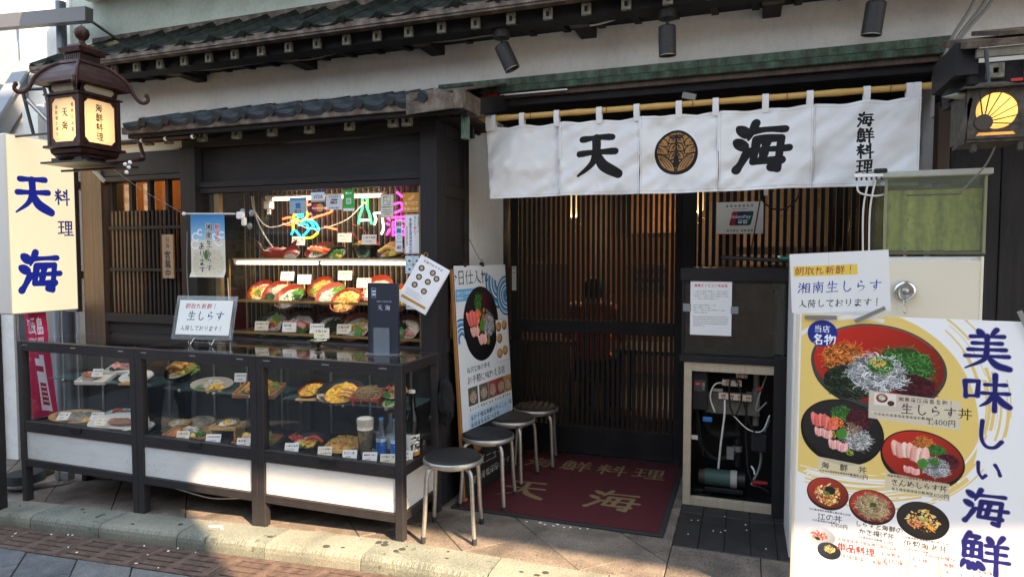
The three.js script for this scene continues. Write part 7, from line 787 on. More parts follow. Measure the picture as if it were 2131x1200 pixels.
// ------------------------------------------------------------ poster board leaning in the entrance
{
  const t = thing('poster_stand', 'tall wooden easel with a seafood bowl poster beside the stools', 'poster stand', [-1.655, 0, -4.2]); t.rotation.order = 'YXZ'; t.rotation.y = PI / 2 - 0.12; t.rotation.x = -0.06;
  const W = 0.72, tex = printed(560, 900, (c, w, h) => {
    c.fillStyle = '#d9dcdd'; c.fillRect(0, 0, w, h); reseed(95); const wave = (x, y, s, a) => { c.save(); c.translate(x, y); c.rotate(a); for (let i = 0; i < 9; i++) { c.strokeStyle = ['#2a6296', '#5f9cc6', '#b4d2e0', '#234f80', '#dfe9ec'][i % 5]; c.lineWidth = s * 0.09; c.beginPath(); c.arc(0, 0, s * (0.25 + i * 0.09), 0.2 + i * 0.05, 4.1); c.stroke(); } c.restore(); };
    wave(470, 110, 150, -0.5); wave(40, 400, 110, 2.2); wave(560, 190, 120, 0.8); write(c, '今日仕入れ', -60, 24, 82, { w: 0.085, step: 1.0 }); c.fillStyle = '#5c9fcb'; c.fillRect(0, 128, 270, 66); write(c, '相州江の島漁港より', 10, 138, 22, { brush: 0, w: 0.09, color: '#f0f4f6' }); write(c, 'ご提供しています', 10, 166, 20, { brush: 0, w: 0.09, color: '#f0f4f6' });
    dishPrint(c, 250, 320, 190, 205, '#131112', '#1d1a1a', heapsSea, 0); c.fillStyle = '#e6e6e2'; c.fillRect(408, 330, 140, 250); c.strokeStyle = '#444'; c.strokeRect(408, 330, 140, 250); for (const [x, y] of [[440, 370], [510, 366], [446, 440], [440, 530], [506, 520]]) dishPrint(c, x, y, 32, 28, '#4c2a1c', '#b98950', [['blob', 0, 0, 0.6, ['#d9a25a', '#a8622f', '#e6c48a']]]);
    write(c, '贅沢な海の幸を', 70, 560, 34, { w: 0.075 }); write(c, 'お手軽に味わえる店', 70, 610, 46, { w: 0.085, step: 1.02 }); const px = [[70, '#4a5340'], [185, '#5c5a54'], [285, '#9c4a3a'], [380, '#8c3f2c'], [465, '#b98a4a']]; for (const [x, k] of px) { c.fillStyle = k; c.fillRect(x, 675, 98, 100); dishPrint(c, x + 49, 730, 46, 42, k, '#3b3631', [['strand', 0, 0, 0.8, ['#d8d4c8', '#b59a84', k, '#cf7a5c']]]); } write(c, '生しらす 海鮮丼 刺身 煮付け 揚げもの', 76, 786, 17, { brush: 0, w: 0.09, step: 1.55 });
    c.fillStyle = '#bcd4e4'; c.fillRect(60, 815, 480, 85); write(c, '・お子様・海鮮以外メニュー有', 80, 826, 32, { w: 0.085 }); write(c, '・ペット同伴OK店有', 80, 864, 32, { w: 0.085 });
  }, 0.4);
  const p = card(t, 'poster', W, 1.08, 0.004, tex); p.position.set(0, 1.0, 0.02);
  const bb = card(t, 'blackboard', W, 0.42, 0.012, printed(320, 200, (c, w, h) => { c.fillStyle = '#171717'; c.fillRect(0, 0, w, h); dishPrint(c, 90, 40, 34, 34, '#a5713c', '#c48e52', []); write(c, 'メニュー', 90, 94, 36, { w: 0.07, color: '#cfcabd', slant: 0.2 }); write(c, 'その他もございます', 40, 146, 26, { w: 0.07, color: '#cfcabd', slant: 0.2 }); }, 0.8), M.black); bb.position.set(0, 0.24, 0.008);
  part(t, 'frame', [rb(0.035, 1.5, 0.022, -W / 2 + 0.01, 0.75, 0.0, 0.003), rb(0.035, 1.5, 0.022, W / 2 - 0.01, 0.75, 0.0, 0.003), rb(W, 0.04, 0.02, 0, 1.5, 0.0, 0.003)], M.pine); part(t, 'back_leg', [beam([-W / 2 + 0.05, 1.4, -0.02], [-W / 2 + 0.05, 0.04, -0.2], 0.03, 0.02), beam([W / 2 - 0.05, 1.4, -0.02], [W / 2 - 0.05, 0.04, -0.2], 0.03, 0.02)], M.pine); for (const x of [-0.22, 0.02]) part(t, 'clip', [rb(0.04, 0.03, 0.02, x, 1.545, 0.015, 0.005), new THREE.TorusGeometry(0.012, 0.002, 6, 14).translate(x, 1.57, 0.015)], M.bronze); part(t, 'cord', [bar([-0.22, 1.58, 0.0], [-0.1, 1.75, -0.02], 0.002), bar([0.02, 1.58, 0], [-0.1, 1.75, -0.02], 0.002)], M.cableBlack);
  one('black_cloth', 'black cloth bag hanging on the case end by the poster stand', 'bag', [lumpy(0.05, 0.17, 7, 0.3).translate(0, 0, 0), lumpy(0.04, 0.14, 11, 0.4).rotateX(PI).translate(0.01, 0.02, 0)], std('#151515', 0.95), [-1.74, 0.68, -3.66]);
}
// ------------------------------------------------------------ pump cabinet and dark fish tank
const rust = std('#ffffff', 0.7, { map: noisy('#c2b69c', '#9c8664', '#d2c8b2', { n: 512, rep: 0.3, f: 6, fine: 50, amt: 0.6, grain: 0.06, seed: 101, spots: 0.26, spot: '#74421f' }), bumpMap: fineBump, bumpScale: 0.001 });
{
  const C = thing('pump_cabinet', 'rusty cream framed cabinet with pump and power strips under the dark tank', 'cabinet', [-0.36, 0, -4.32]), W = 0.56, H = 0.93, D = 0.42;
  part(C, 'front_frame', [rb(0.048, H, 0.04, 0.024, H / 2, 0, 0.003), rb(W - 0.048, 0.06, 0.038, 0.048 + (W - 0.048) / 2, H - 0.03, 0, 0.003), rb(W - 0.048, 0.055, 0.038, 0.048 + (W - 0.048) / 2, 0.0275, 0, 0.003)], rust); part(C, 'right_post', [rb(0.07, H + 0.06, 0.08, W + 0.01, (H + 0.06) / 2, 0.02, 0.006)], M.blackPaint);
  part(C, 'back', [span(0, W, 0.02, H, -D - 0.01, -D)], M.black); part(C, 'side', [span(0.002, 0.012, 0.0, H, -D, -0.02)], M.blackPaint); part(C, 'side', [span(W - 0.01, W, 0.0, H, -D, -0.02)], M.blackPaint); part(C, 'floor', [span(0.01, W - 0.01, 0.01, 0.03, -D, -0.02)], M.black); part(C, 'top', [span(-0.02, W + 0.07, H, H + 0.02, -D, 0.03)], M.blackPaint);
  part(C, 'mount_board', [span(0.13, 0.46, 0.58, 0.72, -0.12, -0.11)], std('#ffffff', 0.8, { map: noisy('#6d675c', '#4a453d', '#8a8375', { n: 256, rep: 0.2, seed: 102 }) }));
  const put = (n, label, cat, geos, m, pos) => one(n, label, cat, geos, m, pos), X = -0.36, Z = -4.32;
  { const b = thing('pump_controller', 'black controller with red display in the pump cabinet', 'controller', [X + 0.095, 0.74, Z - 0.06]); part(b, 'housing', [rb(0.1, 0.26, 0.07, 0, 0, 0, 0.01)], M.blackPaint); part(b, 'display_panel', [rb(0.07, 0.075, 0.004, 0.0, 0.03, 0.036, 0.002)], std('#3a3a3c', 0.4)); part(b, 'display', [rb(0.028, 0.014, 0.003, -0.012, 0.042, 0.039, 0.001)], std('#4a1512', 0.4, { emissive: new THREE.Color('#a02018'), emissiveIntensity: 0.25 })); for (const [x, y] of [[0.02, 0.045], [0.028, 0.045], [0.02, 0.03], [0.028, 0.03], [0.024, 0.012]]) part(b, 'button', [cyl(0.005, 0.005, 0.004, 0, 0, 0, 12).rotateX(PI / 2).translate(x, y, 0.039)], M.cableGrey); part(b, 'tab', [rb(0.05, 0.02, 0.006, 0, 0.135, 0, 0.002)], M.cableGrey); }
  const strip = (label, x, y, n, w, r) => { const s = thing('power_strip', label, 'power strip', [X + x, y, Z - 0.09]); s.rotation.z = r; part(s, 'body', [rb(w, 0.04, 0.035, 0, 0, 0, 0.004)], std('#cfc7b4', 0.5)); for (let i = 0; i < n; i++) { const sx = -w / 2 + (i + 0.6) * w / n; part(s, 'switch', [rb(0.028, 0.014, 0.008, sx, 0.006, 0.018, 0.002)], std('#b9694a', 0.4)); part(s, 'socket', [rb(0.004, 0.012, 0.003, sx - 0.006, -0.012, 0.018, 0.0005), rb(0.004, 0.012, 0.003, sx + 0.006, -0.012, 0.018, 0.0005)], M.black); } };
  strip('long cream power strip with four switches in the pump cabinet', 0.31, 0.7, 4, 0.2, -0.03); strip('short cream power strip above the long one in the pump cabinet', 0.29, 0.79, 2, 0.12, -0.03); strip('small cream socket block at the top of the pump cabinet', 0.35, 0.845, 2, 0.07, -0.02);
  const cb = (label, pts, r, m) => one('pump_cable', label, 'cable', [tube(pts.map(([x, y, z]) => [X + x, y, Z + z]), r, 6, pts.length * 8)], m);
  cb('white mains cable dropping from the long power strip to the pump', [[0.25, 0.68, -0.07], [0.25, 0.6, -0.06], [0.23, 0.4, -0.08], [0.215, 0.22, -0.1]], 0.007, M.cableWhite); cb('cream looped cable between the controller and the power strip', [[0.25, 0.79, -0.07], [0.19, 0.78, -0.06], [0.16, 0.7, -0.05], [0.19, 0.6, -0.05], [0.17, 0.65, -0.06]], 0.005, M.cableWhite); cb('black cable looping before the power strips', [[0.33, 0.8, -0.05], [0.29, 0.83, -0.05], [0.28, 0.66, -0.04], [0.31, 0.59, -0.04], [0.35, 0.7, -0.05], [0.33, 0.79, -0.05]], 0.006, M.cableBlack); cb('black cable falling to the cabinet floor on the right', [[0.38, 0.68, -0.07], [0.385, 0.4, -0.08], [0.42, 0.18, -0.06], [0.52, 0.12, -0.05]], 0.007, M.cableBlack); cb('grey cable at the right edge of the pump cabinet', [[0.5, 0.86, -0.1], [0.45, 0.7, -0.06], [0.44, 0.62, -0.07], [0.5, 0.68, -0.08]], 0.005, M.cableGrey); cb('black cable below the controller', [[0.08, 0.6, -0.08], [0.1, 0.45, -0.07], [0.12, 0.3, -0.08]], 0.007, M.cableBlack);
  { const p = thing('water_pump', 'grimy green and white cylindrical water pump on the cabinet floor', 'pump', [X + 0.25, 0.14, Z - 0.16]); part(p, 'motor', [cyl(0.055, 0.055, 0.16, 0, 0, 0, 22).rotateZ(PI / 2).translate(-0.04, 0, 0)], std('#ffffff', 0.6, { map: noisy('#3e5a50', '#2b332e', '#577a6c', { n: 256, rep: 0.15, seed: 103, spots: 0.2, spot: '#3a3428' }) })); part(p, 'collar', [cyl(0.058, 0.058, 0.04, 0, 0, 0, 22).rotateZ(PI / 2).translate(0.06, 0, 0)], std('#a9a497', 0.6)); part(p, 'pump_head', [cyl(0.05, 0.055, 0.05, 0, 0, 0, 20).rotateZ(PI / 2).translate(0.105, 0, 0)], M.black); part(p, 'base', [rb(0.24, 0.03, 0.1, 0, -0.07, 0, 0.004)], M.black); part(p, 'end_bell', [cyl(0.05, 0.042, 0.04, 0, 0, 0, 20).rotateZ(-PI / 2).translate(-0.14, 0, 0)], std('#4f473b', 0.6)); }
  put('pvc_pipe', 'grey plastic pipe standing in the pump cabinet', 'pipe', [bar([0.44, 0.5, -0.2], [0.44, 0.93, -0.2], 0.02, 14), bar([0.44, 0.7, -0.2], [0.38, 0.7, -0.2], 0.018, 14)], M.cableGrey, [X, 0, Z]); put('pvc_pipe', 'dark elbow pipe behind the white mains cable', 'pipe', [bar([0.33, 0.2, -0.26], [0.33, 0.55, -0.26], 0.025, 14), tube([[0.12, 0.62, -0.24], [0.13, 0.48, -0.22], [0.18, 0.42, -0.22], [0.34, 0.42, -0.25]], 0.028, 12, 24)], M.blackPaint, [X, 0, Z]); put('air_pump', 'small black air pump box with white print in the cabinet', 'air pump', [rb(0.1, 0.12, 0.08, 0.46, 0.42, -0.1, 0.014)], M.blackPaint, [X, 0, Z]); put('valve_handle', 'red lever valve handle at the bottom right of the cabinet', 'valve', [rb(0.09, 0.018, 0.03, 0.47, 0.17, -0.06, 0.005), rb(0.03, 0.03, 0.03, 0.44, 0.155, -0.07, 0.005)], std('#a01d22', 0.5), [X, 0, Z]); put('valve_handle', 'small red valve knob near the grey pipe', 'valve', [rb(0.03, 0.025, 0.03, 0.455, 0.765, -0.07, 0.006)], std('#a8221f', 0.5), [X, 0, Z]); put('blue_tape', 'strip of bright blue tape below the controller', 'tape', [rb(0.06, 0.032, 0.02, 0.145, 0.55, -0.05, 0.006)], std('#2a72b4', 0.5), [X, 0, Z]); put('cable_tag', 'white and red tag at the left frame of the cabinet', 'tag', [rb(0.05, 0.028, 0.004, 0.065, 0.44, 0.005, 0.001)], std('#c9b9ad', 0.6), [X, 0, Z]); put('rating_plate', 'small silver rating plate in the pump cabinet', 'label plate', [rb(0.045, 0.085, 0.002, 0.285, 0.3, -0.2, 0.0005)], M.cableGrey, [X, 0, Z]); put('white_tie', 'short white curved tie in the pump cabinet', 'tie', [tube([[0.415, 0.27, -0.06], [0.43, 0.25, -0.055], [0.437, 0.22, -0.06]], 0.006, 6, 10)], M.paper, [X, 0, Z]);
  cb('thick black hose curving behind the power strips', [[0.06, 0.55, -0.2], [0.1, 0.35, -0.15], [0.2, 0.25, -0.2], [0.32, 0.3, -0.22]], 0.014, M.rubber); cb('grey hose rising at the right of the pump cabinet', [[0.42, 0.12, -0.15], [0.47, 0.25, -0.16], [0.48, 0.4, -0.2], [0.52, 0.55, -0.18]], 0.009, M.cableGrey); cb('thin white lead crossing below the air pump', [[0.3, 0.58, -0.09], [0.4, 0.5, -0.06], [0.47, 0.5, -0.05], [0.52, 0.6, -0.08]], 0.004, M.cableWhite); cb('thin black lead sagging between the strips and the air pump', [[0.36, 0.68, -0.07], [0.4, 0.55, -0.05], [0.45, 0.46, -0.05]], 0.005, M.cableBlack); cb('coil of black lead on the cabinet floor', [[0.06, 0.06, -0.08], [0.14, 0.05, -0.05], [0.16, 0.05, -0.12], [0.07, 0.06, -0.13], [0.05, 0.07, -0.07], [0.12, 0.08, -0.04]], 0.006, M.cableBlack);
  put('pipe_union', 'pale plastic pipe union with two collars in the cabinet', 'pipe fitting', [cyl(0.028, 0.028, 0.03, 0.44, 0.72, -0.2, 16), cyl(0.028, 0.028, 0.03, 0.44, 0.86, -0.2, 16), cyl(0.03, 0.03, 0.035, 0.33, 0.32, -0.26, 16)], M.cableGrey, [X, 0, Z]); put('mount_bracket', 'grey steel bracket over the power strips', 'bracket', [rb(0.07, 0.02, 0.01, 0.2, 0.735, -0.1, 0.002)], M.steel, [X, 0, Z]);
  // the dark tank itself
  const T = thing('dark_fish_tank', 'murky black glass fish tank standing on the pump cabinet', 'fish tank', [-0.38, 0.96, -4.32]), TW = 0.66, TH = 0.57, murk = std('#ffffff', 0.25, { map: noisy('#1b1a14', '#100f0c', '#2d2a1e', { n: 512, rep: 0.5, f: 5, fine: 40, amt: 0.6, grain: 0.05, seed: 104, spots: 0.04, spot: '#4a3a26' }) });
  part(T, 'water_body', [span(0.012, TW - 0.012, 0.02, TH - 0.1, -0.4, -0.016)], murk); part(T, 'front_pane', [span(0.0, TW, 0.0, TH - 0.06, -0.01, -0.002)], M.glass); part(T, 'base_frame', [rb(TW + 0.02, 0.04, 0.06, TW / 2, -0.012, 0.0, 0.005)], M.blackPaint); part(T, 'rim', [rb(TW + 0.02, 0.085, 0.45, TW / 2, TH - 0.045, -0.2, 0.008)], M.blackPaint); part(T, 'corner_post', [rb(0.016, TH - 0.08, 0.016, 0.008, TH / 2 - 0.04, 0.002, 0.003)], M.blackPaint); part(T, 'corner_post', [rb(0.016, TH - 0.08, 0.016, TW - 0.008, TH / 2 - 0.04, 0.002, 0.003)], M.blackPaint); part(T, 'back_side', [span(0, TW, 0, TH - 0.05, -0.42, -0.405)], M.black);
  const nt = thing('paper_notice', 'white paper notice with red heading taped on the dark tank', 'notice', [-0.202, 1.275, -4.305]); card(nt, 'paper', 0.25, 0.345, 0.001, printed(320, 448, (c, w, h) => { c.fillStyle = '#f3f1ef'; c.fillRect(0, 0, w, h); write(c, '湘南のイセエビ漁解禁', 30, 28, 25, { w: 0.1, color: '#b5322e', step: 1.03 }); const row = (y, n, s = 11) => { for (let i = 0; i < n; i++) write(c, '生湘南しらすの海鮮入荷おり'[(i * 5 + y) % 13], 24 + i * s * 1.12, y, s, { brush: 0, w: 0.08, color: '#4a4645' }); }; [82, 102, 122, 142].forEach((y, i) => row(y, 22 - (i === 3 ? 6 : 0))); [196, 216, 236, 256].forEach((y, i) => row(y, [14, 11, 20, 9][i])); c.fillStyle = '#5b5655'; for (let r = 0; r < 5; r++) for (let x = 24; x < (r === 4 ? 110 : 290);) { const l = 6 + rnd() * 16; c.fillRect(x, 296 + r * 18, l, 4); x += l + 4; } }, 0.85)); part(nt, 'tape', [rb(0.05, 0.05, 0.0008, -0.145, 0.0, 0.001, 0.0003)], std('#8d9093', 0.3)); part(nt, 'tape', [rb(0.045, 0.045, 0.0008, 0.142, -0.01, 0.001, 0.0003)], std('#8d9093', 0.3));
  const rod = thing('fishing_rod', 'black fishing rod with green reel lying on the tank rim', 'fishing rod', [-0.14, 1.575, -4.28]); part(rod, 'rod', [bar([0, 0.02, 0], [0.32, 0.0, 0.02], 0.012, 12), bar([0.3, 0.0, 0.02], [0.55, -0.02, 0.03], 0.008, 10)], M.black); part(rod, 'reel', [cyl(0.016, 0.016, 0.05, 0, 0, 0, 14).rotateZ(PI / 2).translate(0.36, 0.012, 0.03)], std('#2f6a56', 0.3, { metalness: 0.5 })); for (const x of [0.33, 0.39]) part(rod, 'reel_foot', [ball(0.014, x, 0.022, 0.03, 10)], M.chrome);
  // card brand plate on the lattice screen
  cardThing('card_sign', 'cream plastic card payment sign with red blue and green emblem on the lattice', 'sign', 0.315, 0.225, 0.004, printed(384, 274, (c, w, h) => { c.fillStyle = '#f2ecdc'; c.fillRect(0, 0, w, h); write(c, '欢迎使用银联卡', 78, 22, 24, { brush: 0, w: 0.1, color: '#39352c', step: 1.4 }); latin(c, 'UnionPay Preferred', w / 2, 54, 13, '#4a463c', 'normal'); c.save(); c.translate(112, 82); c.transform(1, 0, -0.22, 1, 0, 0); const seg = (x, ww, f) => { c.fillStyle = f; c.beginPath(); c.roundRect(x, 0, ww, 120, 14); c.fill(); }; seg(20, 90, '#a8232c'); seg(66, 100, '#1c2f52'); seg(130, 66, '#0f4a47'); c.restore(); latin(c, 'UnionPay', w / 2 + 2, 106, 38, '#f4f2ee', 'italic bold'); write(c, '银聯', 178, 150, 40, { brush: 0, w: 0.14, color: '#f4f2ee', slant: 0.15 }); write(c, '尽彩人生 银聯相伴', 88, h - 38, 20, { brush: 0, w: 0.1, color: '#39352c', step: 1.3 }); }, 0.5), [-0.045, 1.872, -4.93], 0, 0, 0, M.cream);
  one('hanging_cable', 'black cable loop hanging below the noren hem', 'cable', [tube([[0.08, 2.1, -4.6], [0.1, 1.96, -4.6], [0.2, 1.9, -4.6], [0.3, 1.96, -4.6], [0.33, 2.1, -4.6]], 0.006, 6, 30)], M.cableBlack); one('hanging_clip', 'white plastic clip hanging below the noren hem', 'clip', [rb(0.025, 0.06, 0.012, 0.11, 2.0, -4.3, 0.003)], M.paper); one('brown_cord', 'thin brown cord hanging before the lattice screen', 'cord', [bar([0.12, 2.2, -4.7], [0.02, 1.56, -4.4], 0.004)], M.bronze);
}
// ------------------------------------------------------------ green tank on white cabinet
{
  const K = thing('white_cabinet', 'white boxed cabinet under the green tank, behind the poster', 'cabinet', [0.24, 0, -3.7]); const W = 0.83; part(K, 'carcass', [rb(W, 1.6, 0.45, W / 2, 0.8, -0.235, 0.005)], M.whitePanel); part(K, 'door', [rb(W - 0.36 - 0.02, 1.56, 0.01, 0.36 + (W - 0.36) / 2, 0.8, -0.004, 0.003)], std('#ddd5bf', 0.5)); part(K, 'edge_strip', [rb(0.012, 1.6, 0.012, W - 0.006, 0.8, -0.002, 0.002)], M.cream);
  const T = thing('green_tank', 'clear acrylic tank of green algae water on the white cabinet', 'fish tank', [0.645, 1.615, -3.7]), w = 0.425, h = 0.37, d = 0.36; reseed(110);
  const algae = new THREE.MeshPhysicalMaterial({ roughness: 0.12, map: noisy('#b2a842', '#827c32', '#cfc666', { n: 512, rep: 0.42, f: 6, fine: 30, amt: 0.9, grain: 0.07, stretch: 0.2, seed: 111, spots: 0.05, spot: '#3f4420' }), bumpMap: bumpTex((u, v) => (pn(u, v, 44, 3) > 0.3 ? 0.5 : 0), 0.25), bumpScale: 0.001 });
  part(T, 'algae_water', [span(0.014, w - 0.014, 0.014, h - 0.055, -d + 0.02, -0.014)], algae); const ac = new THREE.MeshPhysicalMaterial({ color: 0xe9efe6, transmission: 0.95, roughness: 0.05, thickness: 0, ior: 1.49 });
  part(T, 'acrylic_wall', [span(0, w, 0, h, -0.008, 0)], ac); part(T, 'acrylic_wall', [span(0, 0.008, 0, h, -d, -0.01)], ac); part(T, 'acrylic_wall', [span(w - 0.008, w, 0, h, -d, -0.01)], ac); part(T, 'acrylic_wall', [span(0.01, w - 0.01, 0, h, -d, -d + 0.008)], ac); part(T, 'base_trim', [rb(w + 0.01, 0.014, d, w / 2, 0.0, -d / 2 + 0.004, 0.003)], std('#5c5a44', 0.5)); for (const x of [0.004, w - 0.004]) part(T, 'edge_strip', rb(0.012, h, 0.012, x, h / 2, 0.004, 0.002), std('#8a8a6a', 0.3)); part(T, 'water_line', [rb(w - 0.03, 0.008, 0.006, w / 2, h - 0.055, -0.01, 0.002), rb(w * 0.55, 0.006, 0.006, w * 0.5, h - 0.085, -0.01, 0.002)], std('#5a4f1e', 0.6));
  part(T, 'lid', [rb(w + 0.04, 0.03, d + 0.05, w / 2, h + 0.016, -d / 2 + 0.005, 0.006)], new THREE.MeshPhysicalMaterial({ color: 0xd4d5c8, transmission: 0.45, roughness: 0.4, thickness: 0 })); part(T, 'inner_overflow', [span(w - 0.1, w - 0.02, 0.02, h - 0.05, -d + 0.025, -d + 0.06)], std('#7c7a2e', 0.5));
  const m = thing('air_manifold', 'white air manifold with six valves and thin hoses left of the green tank', 'manifold', [0.57, 2.0, -3.68]); part(m, 'rail', [rb(0.13, 0.018, 0.02, 0, 0, 0, 0.004)], M.paper); for (let k = 0; k < 6; k++) part(m, 'valve', [bar([-0.055 + k * 0.022, 0, 0], [-0.055 + k * 0.022, -0.022, 0.006], 0.005)], M.black); for (const [k, pts] of [[0, [[-0.05, -0.02, 0], [-0.045, -0.08, 0.01], [0.02, -0.1, 0.0], [0.09, -0.09, -0.05]]], [1, [[0.0, -0.02, 0], [-0.02, -0.15, 0.0], [-0.015, -0.4, -0.02]]], [2, [[0.03, -0.02, 0], [0.01, -0.15, 0.0], [0.012, -0.4, -0.02]]]]) part(m, 'hose', [tube(pts, 0.0045, 6, 24)], M.cableWhite); part(m, 'black_knob', [rb(0.06, 0.025, 0.03, 0.05, 0.02, 0, 0.008)], M.black);
  const dl = thing('suction_hook', 'round chrome suction hook with key ring on the white cabinet', 'hook', [0.742, 1.43, -3.69]); part(dl, 'dish', [lathe([[0.001, 0.012], [0.026, 0.012], [0.03, 0.018], [0.044, 0.016], [0.05, 0.004], [0.05, 0.0]], 36).rotateX(PI / 2)], M.chrome); part(dl, 'centre', [lathe([[0.001, 0.02], [0.012, 0.019], [0.016, 0.012]], 20).rotateX(PI / 2)], M.steel); part(dl, 'loop', [new THREE.TorusGeometry(0.03, 0.003, 8, 22, PI).rotateZ(PI).translate(0, -0.012, 0.02)], M.chrome); part(dl, 'carabiner', [new THREE.TorusGeometry(0.01, 0.0025, 8, 16).translate(0, -0.055, 0.02), new THREE.TorusGeometry(0.012, 0.0025, 8, 16).scale(0.8, 1.8, 1).translate(0, -0.085, 0.02)], M.chrome);
  cardThing('handwritten_board', 'white handwritten whitebait board with yellow marker strip above the poster', 'sign', 0.395, 0.265, 0.008, printed(640, 430, (c, ww, hh) => { c.fillStyle = '#d9d8d6'; c.fillRect(0, 0, ww, hh); reseed(112); for (let i = 0; i < 60; i++) { c.strokeStyle = 'rgba(150,148,146,0.25)'; c.lineWidth = 1; const x = rnd() * ww, y = rnd() * hh; c.beginPath(); c.moveTo(x, y); c.lineTo(x + rr(-60, 60), y + rr(-60, 60)); c.stroke(); } c.strokeStyle = '#8f8d8a'; c.beginPath(); c.moveTo(256, 0); c.lineTo(260, hh); c.stroke(); c.fillStyle = '#d9bd4a'; c.fillRect(20, 92, 420, 74); write(c, '朝取れ新鮮！', 30, 96, 62, { w: 0.08, color: '#8c2f24', slant: 0.12, step: 1.08 }); write(c, '湘南生しらす', 46, 206, 84, { w: 0.085, color: '#1f3a86', slant: 0.1, step: 1.1 }); write(c, '入荷しております！', 44, 336, 58, { w: 0.09, color: '#17171a', slant: 0.08, step: 1.04 }); }, 0.6), [0.392, 1.487, -3.22], 0.02, -0.04, 0.05, M.paper);
}
